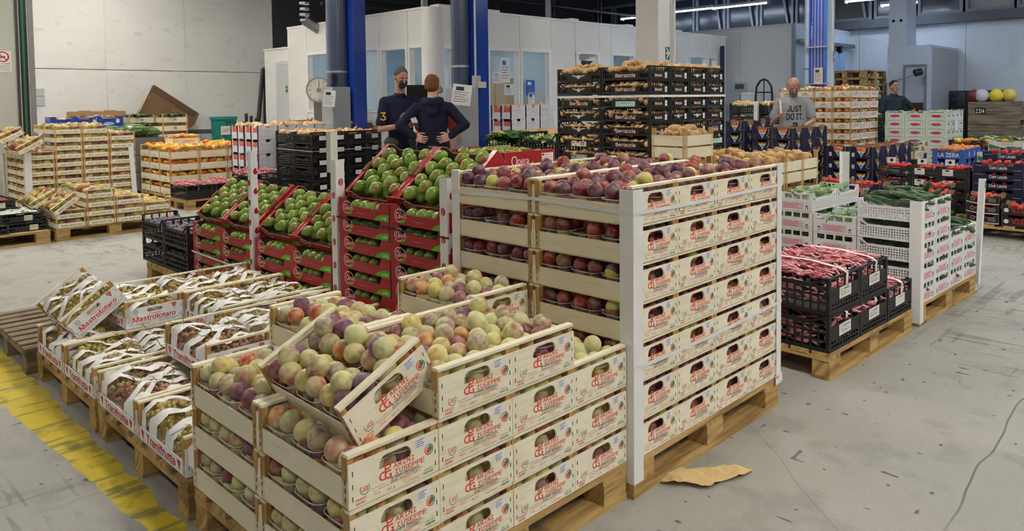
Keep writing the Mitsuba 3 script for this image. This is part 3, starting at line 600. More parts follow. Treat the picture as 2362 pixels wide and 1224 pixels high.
fruit('pear', PEARC, n=6, r=(.033, .033, .046), seed=8, groove=0, bloom=.0, fn=pear_fn, mat='m_shiny_fruit', blotch=1.6)
# a red sticker on each pear
for i in range(6):
    V, F = ICO[2]; d = np.array([[.8, .3, .35], [.5, -.6, .4], [.3, .8, .2], [-.7, .3, .4], [.6, .6, .3], [.1, -.8, .4]][i]); d = d / np.linalg.norm(d); t = V[F].mean(1) @ d > .955
    u, inv = np.unique(F[t], return_inverse=True); Q = pear_fn(V[u] * np.array([.0336, .0336, .0468]), V[u], None)
    scene['kind_pear_%d' % i]['pear__sticker'] = mikit.ply((Q, inv.reshape(-1, 3)), 'm_satin', smooth=True, uv=pack(np.broadcast_to(C(190, 60, 70), Q.shape)))
    sgk = scene['kind_pear_%d' % i]; sgk['flesh'] = sgk.pop('pear'); sgk['sticker'] = sgk.pop('pear__sticker')
OP0 = 2.25
def pear_m(vc, k, base=.195, row=0): return tr(OP0 + BD / 2 + row * (BD + .01), vc, base + BH * k) @ rot('z', -math.pi / 2)
def put_pear(p, m, label, group, lie=0.0, pile=None, s=1.0):
    a = _fr.uniform(-.35, .35); R = rot('z', _fr.uniform(0, 6.28)); ax = rot('z', a) @ rot('x', -lie)
    mm = m @ tr(*p) @ ax @ R @ sc(s * _fr.uniform(.94, 1.06))
    if pile: pile_add(pile, f'pear_{_fr.integers(6)}', mm)
    else: place(f'pear_{_fr.integers(6)}', 'pear', mm, label, 'pear', group)
def pears_open(m, where, rows=(3, 5), z=.078, lean=1.15):
    for i in range(rows[1]):
        for j in range(rows[0] + (i % 2 == 0)):
            n = rows[0] + (i % 2 == 0)
            put_pear(((i - (rows[1] - 1) / 2) * .082 + _fr.uniform(-.004, .004), (j - (n - 1) / 2) * .088 + _fr.uniform(-.006, .006), z + _fr.uniform(-.006, .012)), m, f'green pear {where}', f'pears {where}', lie=-lean + _fr.uniform(-.25, .25))
    for i in range(4):
        for j in range(3): put_pear(((i - 1.5) * .09, (j - 1) * .1, .04), m, '', '', lie=1.3, pile='deep_pear')
def pears_slit(m, where, n=4):
    for i in range(n): put_pear((-.105 + i * .07 + _fr.uniform(-.01, .01), -BD / 2 + .05, .052 + _fr.uniform(-.004, .006)), m, f'green pear {where}', f'pears {where}', lie=1.3 + _fr.uniform(-.3, .3))
    for i in range(n): put_pear((-.12 + i * .08, -BD / 2 + .13, .053), m, '', '', lie=1.4, pile='deep_pear')
place('tall_pallet', 'pallet', tr(OP0, 2.66), 'pallet under the tall tower of red pear boxes', 'pallet')
place('pallet', 'pallet', tr(OP0, 3.66), 'pallet under the low middle stack of red pear boxes', 'pallet')
place('pallet', 'pallet', tr(OP0, 4.66), 'pallet under the low far stack of red pear boxes', 'pallet')
COLS = [(3.351, 8, .195, 'left column of the tall pear tower'), (2.884, 8, .195, 'right column of the tall pear tower'), (4.375, 5, .1375, 'left column of the middle pear stack'), (3.908, 5, .1375, 'right column of the middle pear stack'), (5.355, 5, .1375, 'left column of the far pear stack'), (4.885, 5, .1375, 'right column of the far pear stack')]
for ci, (vc, n, base, where) in enumerate(COLS):
    for k in range(n):
        m = pear_m(vc, k, base) @ tr(_fr.uniform(-.003, .003), _fr.uniform(-.003, .003))
        if k < n - (6 if n == 8 else 4): place('pear_box_plain', 'pear_box', m, f'red pear box low in the {where}', 'box', f'red pear boxes low in the {where}'); continue
        lvl = 'topmost level' if k == n - 1 else f'{ordinal(k)} from below'
        place('pear_box', 'pear_box', m, f'red pear box, {lvl}, {where}', 'box', 'red pear boxes')
        pears_slit(m, f'in the {lvl} box, {where}', 3 if k < n - 1 else 4)
    top = base + BH * n
    mt = tr(OP0 + (.095 if ci < 2 else .085), vc, top - (.045 if ci < 2 else .012)) @ rot('z', -math.pi / 2) @ rot('x', .70) @ tr(0, BD / 2, 0)
    place('pear_box', 'pear_box', mt, f'tilted red box of green pears propped on the {where}', 'box', 'tilted red pear boxes')
    pears_open(mt, f'in the tilted box on the {where}', rows=(3, 5), z=.08, lean=1.25)
    hb = {0: 1.17, 1: 1.225}.get(ci, base + BH * (n + 1.0 + (.6 if ci % 2 == 0 else .2)))
    nb = int(round((hb - .1375) / BH)); b2 = hb - nb * BH
    for k in range(nb - 1): place('pear_box_plain', 'pear_box', pear_m(vc + .06 * (ci < 2), k, b2, 1) @ tr(0, .04), f'red pear box behind the {where}', 'box', f'red pear boxes behind the {where}')
    mr = pear_m(vc + .06 * (ci < 2), nb - 1, b2, 1) @ tr(0, .04)
    place('pear_box_end' if ci % 2 else 'pear_box', 'pear_box', mr @ (rot('z', math.pi) if ci % 2 else np.eye(4)), f'open red box of green pears behind the {where}', 'box', 'open red pear boxes of the rear row')
    pears_open(mr, f'in the open box behind the {where}', rows=(3, 5), z=.072, lean=1.4)
def post_marks(h, w):
    wg, rg, gg = G(), G(), G(); n = int(h / .13)
    for i in range(n):
        for f, x in ((face('-x', -.0006), -.03), (face('-y', -.0006), .03)):
            z = .05 + i * .13 + (.065 if x > 0 else 0)
            o = affinity.scale(pear_outline(), .42, .42, origin=(0, 0)); ff = f @ tr(x, z) @ rot('z', math.pi / 2 if x > 0 else -math.pi / 2)
            rg.shape(o, ff, C(172, 30, 52)); wg.text('Opera', .011, ff @ tr(.006, -.005, .0004), C(240, 225, 228), width=.036); gg.shape(Polygon([(.004, -.016), (.012, -.009), (.024, -.008), (.02, -.014)]), ff @ tr(0, 0, .0005), LEAF)
    return [('red_print', rg, 'm_matte', False), ('white_lettering', wg, 'm_matte', False), ('green_print', gg, 'm_matte', False)]
corner_post(OP0 - .008, 2.652, .15, 1.135, 'white printed edge protector at the right front corner of the pear tower', marks=post_marks)
corner_post(OP0 - .008, 3.60, .15, 1.175, 'white printed edge protector between the pear tower and the middle pear stack', marks=post_marks)
corner_post(OP0 + .0, 3.66, 1.10, 1.33, 'pale plain edge protector standing up above the printed one beside the pear tower', c=C(214, 214, 206), w=.045)
corner_post(OP0 - .008, 4.615, .15, 1.185, 'white edge protector between the middle and far pear stacks', w=.045, marks=lambda h, w: post_marks(h, w)[:1])
P_ = OP0 - .009; strap([(P_, 3.6, .862), (P_, 3.36, .852), (P_, 3.1, .85), (P_, 2.64, .855)], 'thin black strap across the front of the pear tower', C(30, 30, 32), .008)
strap([(P_, 5.6, .40), (P_, 4.65, .385)], 'white strap across the front of the far pear stack', w=.012)
# ---------------------------------------------------------------- table grape crates
def grape_crate_parts(brand):
    w, l, t = .149, .243, .152; parts = []; WH = C(232, 234, 236); RD = C(200, 44, 52)
    slot = LineString([(-.03, .086), (.03, .086)]).buffer(.010)
    for s in (-1, 1):
        for q in (-1, 1): parts.append(('corner_post', G().box(s * w - (.020 if s > 0 else 0), s * w + (0 if s > 0 else .020), q * (l - .006) - (.022 if q > 0 else 0), q * (l - .006) + (0 if q > 0 else .022), .002, t - .008), 'm_post_wood', False))
        parts.append(('end_panel', G().shape(sbox(-w, .003, w, .108).difference(slot), face('-y' if s < 0 else '+y', s * (l - .005)), WH, .005), 'm_satin', False))
        parts.append(('top_rail', G().box(-w, w, s * l - (.022 if s > 0 else 0), s * l + (0 if s > 0 else .022), t - .008, t), 'm_pale_wood', False))
        parts.append(('side_slat', G().box(s * w - (.004 if s > 0 else 0), s * w + (0 if s > 0 else .004), -l + .004, l - .004, .004, .058, c=WH), 'm_satin', False))
    for x in (-.09, 0, .09): parts.append(('bottom_board', G().box(x - .035, x + .035, -l + .01, l - .01, 0, .003), 'm_pale_wood', False))
    def bunch(g, f, s):
        for r, n in enumerate((4, 5, 4, 3, 2, 1)):
            for i in range(n): g.shape(Point((i - (n - 1) / 2) * .0058 + .0006 * r, .014 - r * .0052).buffer(.0027, 4), f @ sc(s, s, 1), RD)
    f = face('-y', -l - .0006); rg, gg = G(), G()
    rg.text('Mastrototaro', .024, f @ tr(-.002, .034), RD, True, width=.222)
    rg.text('Fratelli', .013, f @ tr(.0, .0585), C(214, 90, 90), width=.06); rg.shape(sbox(-.1, .0285, .1, .0295), f, RD); bunch(rg, f @ tr(.1, .088), 1.0)
    for x in (-.1135, -.0935): rg.shape(sbox(x - .004, .0335, x + .006, .0365), f, RD); rg.shape(sbox(x - .004, .0555, x + .004, .0585), f, RD)
    gg.shape(Point(-.1, .082).buffer(.013).difference(Point(-.1, .082).buffer(.0108)), f, C(60, 104, 92)); gg.text('M', .009, f @ tr(-.1, .078), C(60, 104, 92), True); gg.text('Qualità', .006, f @ tr(-.1, .06), C(60, 104, 92))
    for x0, x1, z in ((-.13, -.02, .02), (-.13, -.03, .013), (.02, .13, .022), (.02, .11, .014)): gg.shape(sbox(x0, z, x1, z + .0022), f, C(120, 150, 140))
    parts += [('end_panel__red_lettering', rg, 'm_matte', False), ('end_panel__green_print', gg, 'm_matte', False)]
    f = face('-x', -w - .0006); r2, b2 = G(), G()
    r2.text('Tranifrutta', .03, f @ tr(.002, .018), RD, True, width=.29); bunch(r2, f @ tr(-.185, .032), 1.15); bunch(r2, f @ tr(.18, .032), 1.15); b2.shape(sbox(-.14, .0125, .13, .0138), f, C(60, 64, 90))
    parts += [('side_slat__lettering', r2, 'm_matte', False), ('side_slat__line', b2, 'm_matte', False)]
    st = G()
    for q in (-1, 1):
        for z in (.015, .04): st.box(-w - .0012, -w + .0006, q * (l - .016) - .001, q * (l - .016) + .001, z, z + .012, c=C(70, 68, 64))
        for z in (.03, .075): st.box(q * (w - .012) - .001, q * (w - .012) + .001, -l - .0012, -l + .0006, z, z + .013, c=C(70, 68, 64))
    parts.append(('staple', st, 'm_satin', False))
    return parts
define('grape_crate', grape_crate_parts(0))
V1, F1 = ICO[1]; GOLD = [(178, 166, 92), (196, 178, 104), (164, 158, 84), (204, 160, 82), (186, 172, 110)]; PINK = [(176, 120, 96), (160, 100, 84), (186, 150, 104), (150, 140, 92), (190, 132, 104)]
def grapes_fill(m, cols, n, seed, where, strips=5, twigs=4, twigc=(128, 132, 70)):
    r = np.random.default_rng(seed); g = G()
    def top(x, y): return .124 + .020 * math.sin(x * 21 + seed) * math.cos(y * 17 + seed) - 1.2 * max(0, abs(x) - .1) ** 1.3
    for i in range(n):
        x, y = r.uniform(-.132, .132), r.uniform(-.218, .218); z = top(x, y) - r.uniform(0, .028) - (r.uniform(0, .06) if x < -.1 else 0)
        s = r.uniform(.0085, .0115); g.add(V1 * [s, s, s * 1.15] @ euler(*r.uniform(0, 3, 3))[:3, :3].T + [x, y, z], F1, (1, 1, 1), np.tile([r.uniform(0, 1), sort(cols[r.integers(len(cols))], cols[r.integers(len(cols))], .12)], (len(V1), 1)))
    single('grapes', (g, 'm_shiny_fruit', True), m, f'golden table grapes heaped {where}' if cols is GOLD else f'pinkish table grapes heaped {where}', 'grapes', stuff=True)
    for i in range(strips):
        y0 = (i - (strips - 1) / 2) * .43 / strips + r.uniform(-.02, .02); skew = r.uniform(-.14, .14); wd = r.uniform(.022, .045); P = []
        for a in np.linspace(-1, 1, 13):
            x = a * .138; y = y0 + skew * a + .012 * math.sin(5 * a + i); z = top(x, y) + .008 + .007 * math.sin(7 * a + 2 * i)
            if a < -.93: z = .045 + r.uniform(0, .015); x = -.143
            elif a < -.8: z -= .02; x = -.14
            P.append((x, y, z))
        P = np.array(P); g = G(); V = []
        for k, p in enumerate(P):
            ww = wd * (1 - .45 * math.exp(-((k - 6) / 2.2) ** 2)) * (.8 + .3 * r.random())
            for q in (-1, 0, 1): V.append(p + [0, q * ww, .006 * (1 - q * q) + r.uniform(-.004, .004)])
        F = [t for k in range(len(P) - 1) for q in (0, 1) for t in ([k * 3 + q, k * 3 + q + 3, k * 3 + q + 4], [k * 3 + q, k * 3 + q + 4, k * 3 + q + 1])]
        single('paper_wrap', (g.add(np.array(V), F, C(238, 238, 238)), 'm_satin', True), m, f'white paper wrap on grapes {where}', 'paper wrap', f'white paper wraps {where}')
    for i in range(twigs):
        x, y = r.uniform(-.1, .1), r.uniform(-.18, .18); a = r.uniform(0, 6.28); P = [np.array([x, y, top(x, y) - .005])]; d = np.array([math.cos(a), math.sin(a), .9])
        g = G()
        for k in range(5): d = d + r.normal(size=3) * .45 - [0, 0, .25]; P.append(P[-1] + .021 * d / np.linalg.norm(d))
        g.tube(P, np.linspace(.0022, .0012, len(P)), C(*twigc), 5)
        for k in (2, 3): e = r.normal(size=3) * [1, 1, .4]; g.tube([P[k], P[k] + .016 * e / np.linalg.norm(e), P[k] + .03 * e / np.linalg.norm(e) + [0, 0, .006]], [.0013, .001, .0008], C(*twigc), 4)
        single('grape_twig', (g, 'm_matte', True), m, f'bare grape twig {where}', 'twig', f'grape twigs {where}')
GU = lambda c: 1.03 + .15 + .3 * c
GV = {0: 2.937, 1: 3.437, 2: 3.975, 3: 4.465}
place('pallet', 'pallet', tr(1.025, 2.67), 'pallet under the near half of the grape crates', 'pallet'); place('pallet', 'pallet', tr(1.025, 3.715), 'pallet under the far half of the grape crates', 'pallet')
place('grey_pallet', 'pallet', tr(.99, 4.80), 'empty grey pallet beside the grape crates and the yellow line', 'pallet')
gi = 0
ROWN = {0: 'nearest row', 1: 'second row', 2: 'third row', 3: 'farthest row'}; CN = ('first', 'second', 'third', 'fourth')
for (c, r_, k, cols, n, twigs) in ((0, 3, 0, GOLD, 320, 4), (0, 2, 0, GOLD, 430, 6), (1, 2, 0, GOLD, 400, 7), (1, 3, 0, GOLD, 60, 0), (0, 1, 0, PINK, 400, 10), (0, 0, 0, GOLD, 440, 7), (1, 1, 0, GOLD, 40, 0), (1, 0, 0, GOLD, 200, 3), (2, 2, 0, GOLD, 0, 0), (2, 3, 0, GOLD, 0, 0), (3, 2, 0, GOLD, 0, 0), (3, 3, 0, GOLD, 0, 0), (2, 1, 0, GOLD, 0, 0), (3, 1, 0, GOLD, 0, 0),
                                 (1, 3, 1, GOLD, 400, 6), (2, 3, 1, GOLD, 400, 7), (3, 3, 1, GOLD, 400, 7), (2, 2, 1, GOLD, 420, 8), (3, 2, 1, GOLD, 380, 7), (1, 1, 1, PINK, 400, 14), (2, 1, 1, GOLD, 200, 3), (3, 1, 1, GOLD, 200, 3)):
    m = tr(GU(c), GV[r_], .144 + .1525 * k)
    w_ = f'{CN[c]} column, {ROWN[r_]}'
    place('grape_crate', 'grape_crate', m, f'white printed grape crate, {"upper" if k else "lower"} level, {w_}', 'crate', 'white grape crates')
    gi += 1
    if n: grapes_fill(m, cols, n, gi, f'in {"upper" if k else "lower"} crate, {w_}', strips=5 if n > 100 else 2, twigs=twigs, twigc=(128, 138, 66) if cols is PINK else (120, 96, 60))
m = tr(1.264, 4.605, .344) @ euler(.009, -.625, .008)
place('grape_crate', 'grape_crate', m, 'white printed grape crate tilted on its edge on top of the far left crate', 'crate', 'white grape crates')
grapes_fill(m, GOLD, 420, 77, 'in the tilted grape crate', 5, 5, (120, 96, 60))
# ---------------------------------------------------------------- more kinds of crate
def slat_crate_parts(w, l, h, slats, slat_h, post=.022, tall=0.0, rails=True, ends=None, wood='m_pale_wood', mark=None, gap0=.006):
    """Open wooden crate: corner posts, thin slats on four sides. tall: how far posts stand above the top slat."""
    parts = []; W, L = w / 2 - .001, l / 2 - .001; top = h - (.006 if rails else 0)
    for a in (-1, 1):
        for b in (-1, 1): parts.append(('corner_post', G().box(a * W - (post if a > 0 else 0), a * W + (0 if a > 0 else post), b * L - (post if b > 0 else 0), b * L + (0 if b > 0 else post), .001, top), 'm_post_wood' if wood != 'm_grey_wood' else wood, False))
    n = slats
    for k in range(n):
        z0 = gap0 + k * (slat_h + .012); z1 = z0 + slat_h
        for a in (-1, 1):
            parts.append(('side_slat', G().box(a * W - (.0035 if a > 0 else -.0), a * W + (.0 if a > 0 else .0035), -L, L, z0, z1), wood, False))
            parts.append(('end_slat', G().box(-W, W, a * L - (.0035 if a > 0 else 0), a * L + (0 if a > 0 else .0035), z0, z1), ends or wood, False))
    for x in (-1, 0, 1): parts.append(('bottom_board', G().box(x * W * .62 - W * .25, x * W * .62 + W * .25, -L + .004, L - .004, 0, .0035), wood, False))
    if rails:
        for b in (-1, 1): parts.append(('top_rail', G().box(-W, W, b * L - (.02 if b > 0 else 0), b * L + (0 if b > 0 else .02), h - .007, h), wood, False))
    if mark: parts += mark(W, L)
    return parts
def lattice(g, f, w, h, nx, nz, bar, c, z0=0.0, t=.006):
    for i in range(nx + 1): x = -w / 2 + bar / 2 + i * (w - bar) / nx; g.box(x - bar / 2, x + bar / 2, z0, z0 + h, -t, 0, c=c, m=f)
    for k in range(nz + 1): z = z0 + bar / 2 + k * (h - bar) / nz; g.box(-w / 2, w / 2, z - bar / 2, z + bar / 2, -t, 0, c=c, m=f)
    return g
BLK = C(26, 27, 29)
def plastic_crate_parts(w, l, h, c=BLK, end='windows', side='lattice', dip=0.0, label=None, sidelabel=None, lip=.012, fine=False, mat='m_satin'):
    """Moulded plastic crate. dip: how far the long sides are cut away at the top (a trapezoid)."""
    parts = []; W, L = w / 2 - .002, l / 2 - .002; H = h - .002
    body = G()
    for a in (-1, 1):
        for b in (-1, 1): body.box(a * W - (.018 if a > 0 else 0), a * W + (0 if a > 0 else .018), b * L - (.018 if b > 0 else 0), b * L + (0 if b > 0 else .018), 0, H, c=c)
    body.box(-W + .004, W - .004, -L + .004, L - .004, .004, .009, c=c)
    parts.append(('frame', body, mat, False))
    for b in (-1, 1):
        f = face('-y' if b < 0 else '+y', b * L); g = G()
        g.box(-W, W, H - lip, H, -.008, .0, c=c, m=f); g.box(-W, W, 0, lip, -.008, 0, c=c, m=f)
        if end == 'windows':
            zt = H - lip - .26 * h; g.box(-W, W, .32 * h, zt, -.006, -.001, c=c, m=f)
            for i in range(5): x = -W + .02 + i * (2 * W - .04) / 4; g.box(x - .006, x + .006, zt, H, -.006, -.001, c=c, m=f)
            lattice(g, f, 2 * W - .03, .32 * h - lip + .002, 10, 2, .009, c, lip - .001, .005)
        elif end == 'panel':
            zt = .52 * h; g.box(-W * .56, W * .56, lip, zt, -.006, -.001, c=c, m=f)
            for s in (-1, 1): lattice(g, f @ tr(s * W * .78, 0), W * .42, zt - lip, 4, 1, .007, c, lip, .005)
            g.box(-W, W, zt, zt + .008, -.006, 0, c=c, m=f)
            for i in range(9): x = -W + .02 + i * (2 * W - .04) / 8; g.box(x - .0025, x + .0025, zt, H, -.006, -.001, c=c, m=f)
        else: lattice(g, f, 2 * W - .02, H - 2 * lip, 8 if not fine else 14, 4, .007, c, lip, .005)
        parts.append(('end_wall', g, mat, False))
    for a in (-1, 1):
        f = face('-x' if a < 0 else '+x', a * W); g = G(); zt = H - dip
        g.box(-L, L, 0, lip, -.008, 0, c=c, m=f)
        if dip:
            q = .16 * l
            g.box(-L + q, L - q, zt - lip, zt, -.008, .001, c=c, m=f)
            for s in (-1, 1):
                d = math.atan2(dip, q * .8); ln = math.hypot(dip, q * .8)
                g.box(0, ln, -.005, .005, -.008, .001, c=c, m=f @ tr(s * (L - q), zt - .005) @ (rot('z', d) if s > 0 else rot('z', math.pi - d)))
                g.box(min(s * (L - .035), s * L), max(s * (L - .035), s * L), H - lip, H, -.008, 0, c=c, m=f)
        else: g.box(-L, L, H - lip, H, -.008, 0, c=c, m=f)
        if side == 'panel':
            g.box(-L * .55, L * .55, lip, zt * .92, -.006, -.001, c=c, m=f)
            for s in (-1, 1): lattice(g, f @ tr(s * L * .77, 0), L * .4, zt - 2 * lip, 4, 1, .008, c, lip, .005)
        else: lattice(g, f, 2 * L - .02, zt - 2 * lip, 22 if fine else 12, 4 if fine else 3, .0065 if fine else .010, c, lip, .005)
        parts.append(('side_wall', g, mat, False))
    if label: parts += label(face('-y', -L - .0008), W, h)
    if sidelabel: parts += sidelabel(face('-x', -W - .0008), L, h)
    return parts
def carton_parts(w, l, h, c, inner=C(146, 118, 88), cut=.34, cw=.5, prints=None, endcut=None, flaps=True):
    """Cardboard tray; the long faces (±x) and the ends (±y) are cut low in the middle; brown flaps show inside."""
    parts = []; t = .004; W, L = w / 2 - .001, l / 2 - .001; H = h - .001
    for ax, half, span in (('-y', L, W), ('+y', L, W), ('-x', W, L), ('+x', W, L)):
        k = cw if ax[1] == 'x' else (endcut if endcut is not None else cw)
        sh = sbox(-span, 0, span, H)
        if k: sh = sh.difference(Polygon([(-k * span - .012, H + .01), (-k * span + .006, H * (1 - cut)), (k * span - .006, H * (1 - cut)), (k * span + .012, H + .01)]))
        f = face(ax, -half if ax[0] == '-' else half); g = G().shape(sh, f, c); g2 = G().shape(sh, f @ tr(0, 0, -t), inner, t * .97); a = g2.arrays(); g.add(a[0], a[1], a[2])
        parts.append(('side_panel' if ax[1] == 'x' else 'end_panel', g, 'm_satin', False))
    parts.append(('base', G().box(-W + t, W - t, -L + t, L - t, 0, .004, c=inner), 'm_matte', False))
    if flaps:
        for s in (-1, 1): parts.append(('flap', G().box(-.16 * w, .16 * w, s * (L - .012) - .002, s * (L - .012) + .002, H * (1 - cut), H + .02, c=C(150, 120, 90)), 'm_matte', False))
    if prints: parts += prints(W, L, H)
    return parts
# ---------------------------------------------------------------- more fruit and vegetables
def long_fn(bend, neck=0.0):
    def fn(P, V, q):
        P = P.copy(); z = V[:, 2]
        if neck: P[:, :2] *= (1 - neck * np.clip(z * 1.2 + .15, 0, 1))[:, None]
        P[:, 0] += bend * z ** 2; return P
    return fn
fruit('mango', [((190, 170, 84), (150, 90, 70), .45), ((204, 184, 96), (170, 110, 60), .3), ((160, 160, 84), (130, 72, 70), .5), ((196, 160, 90), (140, 70, 60), .5), ((150, 84, 72), (110, 60, 66), .6)], k=2, n=5, r=(.040, .036, .055), seed=12, groove=0, bloom=.1)
fruit('potato', [((196, 160, 106), (168, 130, 82), .4), ((186, 150, 98), (150, 114, 72), .4), ((206, 172, 120), (170, 134, 90), .4)], k=2, n=4, r=(.029, .033, .048), seed=13, groove=0, bloom=0, blotch=2.6)
fruit('tomato', [((204, 66, 54), (178, 44, 40), .4), ((214, 96, 72), (190, 58, 48), .5), ((198, 60, 56), (170, 42, 44), .5)], k=2, n=3, r=(.027, .027, .024), seed=14, groove=.05, bloom=0, mat='m_shiny_fruit')
fruit('zucchini', [((44, 74, 36), (64, 98, 48), .3), ((52, 84, 40), (80, 112, 60), .3), ((38, 66, 34), (58, 90, 44), .4)], k=2, n=4, r=(.021, .021, .095), seed=15, groove=0, bloom=.12, fn=long_fn(.008), mat='m_shiny_fruit', blotch=5)
fruit('pale_zucchini', [((110, 140, 86), (140, 166, 112), .3), ((96, 128, 76), (150, 172, 120), .4)], k=2, n=3, r=(.02, .02, .085), seed=16, groove=0, bloom=.12, fn=long_fn(.006), mat='m_shiny_fruit', blotch=5)
fruit('butternut', [((222, 178, 128), (206, 156, 104), .3), ((214, 170, 122), (226, 190, 146), .3)], k=2, n=3, r=(.055, .055, .105), seed=17, groove=0, bloom=.1, fn=long_fn(.006, .42))
fruit('yellow_squash', [((232, 170, 44), (220, 120, 40), .4), ((240, 190, 60), (226, 160, 40), .3), ((236, 200, 90), (220, 170, 60), .3), ((214, 110, 44), (190, 80, 40), .4)], k=2, n=5, r=(.036, .034, .075), seed=18, groove=0, bloom=0, fn=long_fn(.012, .2), mat='m_shiny_fruit')
fruit('mixed_squash', [((232, 200, 150), (220, 150, 90), .35), ((170, 180, 96), (216, 200, 140), .4), ((226, 140, 96), (210, 110, 80), .4)], k=2, n=4, r=(.034, .034, .07), seed=19, groove=0, bloom=0, fn=long_fn(.012, .2))
fruit('orange_pumpkin', [((226, 130, 60), (206, 100, 50), .4), ((230, 150, 80), (214, 120, 60), .3)], k=2, n=3, r=(.04, .04, .034), seed=20, groove=.1, bloom=0, mat='m_shiny_fruit')
def pod_kind():
    q = np.random.default_rng(30); pal = [sort((236, 190, 186), (206, 84, 116), .05), sort((224, 150, 150), (186, 62, 96), .05)]
    for i in range(5):
        s = np.linspace(-1, 1, 9); P = np.stack([.058 * s, .012 * np.sin(2 * s + i) + .006 * s ** 2, .003 * np.cos(5 * s)], 1); r = .0066 * (1 - s ** 4 * .85) * (1 + .18 * np.cos(9 * s)) + .0008
        V, F, c, uv = G().tube(P, r, (1, 1, 1), 6).arrays(); t = np.clip((meshkit.noise(V * 120 + q.uniform(0, 9, 3)) - .5) * 2.2 + .5, 0, 1)
        define(f'bean_pod_{i}', [('bean_pod', G().add(V, F, (1, 1, 1), np.column_stack([t, np.full(len(t), pal[i % 2])])), 'm_fruit', True)])
pod_kind()
def leaf_mass(n, w, l, z0, dz, cols, seed, size=.06, upright=.5):
    """A crate's worth of leaves, each a bent, creased sheet."""
    r = np.random.default_rng(seed); g = G()
    for i in range(n):
        x, y = r.uniform(-w / 2, w / 2), r.uniform(-l / 2, l / 2); L = size * r.uniform(.7, 1.3); W = L * r.uniform(.3, .5); a = r.uniform(0, 6.28); up = r.uniform(.1, 1.2) * upright
        V = []
        for k in range(5):
            t = k / 4; wd = W * math.sin(math.pi * (.12 + .8 * t)) ; h = L * (math.sin(up) * t - .35 * t * t); d = L * t * math.cos(up)
            for q in (-1, 0, 1): V.append((d, q * wd, h + (.18 * wd if q else 0) + r.uniform(-.004, .004)))
        F = [t for k in range(4) for q in (0, 1) for t in ([k * 3 + q, k * 3 + q + 3, k * 3 + q + 4], [k * 3 + q, k * 3 + q + 4, k * 3 + q + 1])]
        c = C(*cols[r.integers(len(cols))]) * r.uniform(.75, 1.15)
        g.add(np.array(V), F, np.clip(c, 0, 1), None, tr(x, y, z0 + r.uniform(0, dz)) @ rot('z', a))
    return g
def heap(base, n, m, w, l, z, label, group, cat, name=None, layers=1, pile=None, seed=None, dz=.012, s=1.0, tilt=1.0, along=None, cell=None):
    """Lay n pieces on a loose grid over a crate's opening (w across x, l across y)."""
    nk = sum(k.startswith(f'kind_{base}_') and k[len(f'kind_{base}_'):].isdigit() for k in scene)
    nx = max(1, int(round(math.sqrt(n * w / l)))); ny = max(1, int(math.ceil(n / nx)))
    for i in range(nx):
        for j in range(ny):
            p = ((i + .5) / nx * w - w / 2 + _fr.uniform(-.1, .1) * w / nx, (j + .5) / ny * l - l / 2 + _fr.uniform(-.1, .1) * l / ny, z + _fr.uniform(-dz, dz))
            up = {'x': (1, 0, .05), 'y': (0, 1, .05), 'z': (0, 0, 1), None: _fr.normal(size=3) * [1, 1, .4]}[along]
            put_fruit(base, name or base, p, label, group, n=nk, cat=cat, m0=m, up=up, pile=pile, s=s)
def stack_of(kind, name, cells, t, z0, m0, text, cat, group, fill=None, jit=.001, which=None):
    """cells: (x, y, rz, number of tiers, where). text: label with {lvl} and {where}. fill(m, where, k, n)."""
    for (x, y, rz, n, where) in cells:
        for k in range(n):
            if which and not which(k, n): continue
            m = m0 @ tr(x + _fr.uniform(-jit, jit), y + _fr.uniform(-jit, jit), z0 + t * k) @ rot('z', rz)
            lvl = 'topmost' if k == n - 1 else ordinal(k)
            kd = kind(k, n, x, y) if callable(kind) else kind
            place(kd, name, m, text.format(lvl=lvl, where=where), cat, group)
            if fill: fill(m, f'{lvl} crate, {where}', k, n)
# ---------------------------------------------------------------- borlotti beans in black crates
def bean_label(f, W, h):
    f = f @ tr(0, .1) @ rot('z', .02); g = G().shape(sbox(-.075, -.03, .075, .032), f, C(222, 220, 214)); k = G()
    k.text('Agrilatina', .012, f @ tr(.012, .012, .0005), C(66, 66, 70), width=.075); k.text('FAGIOLI BORLOTTI', .009, f @ tr(0, -.016, .0005), C(66, 66, 70), width=.11)
    k.shape(Point(-.05, .016).buffer(.009).difference(Point(-.05, .016).buffer(.0075)), f @ tr(0, 0, .0005), C(80, 80, 84))
    for j in range(3): k.shape(sbox(-.06, .004 - j * .004, .05 - .01 * j, .0048 - j * .004), f @ tr(0, 0, .0005), C(150, 150, 150))
    return [('label', g, 'm_matte', False), ('label__lettering', k, 'm_matte', False)]
define('bean_crate', plastic_crate_parts(.395, .56, .2, end='windows', side='lattice', dip=.035, label=bean_label))
RB = tr(3.905, 1.539) @ rot('z', math.radians(-2))
place('small_pallet', 'pallet', RB @ tr(0, 0), 'pallet under the black crates of pink borlotti beans', 'pallet')
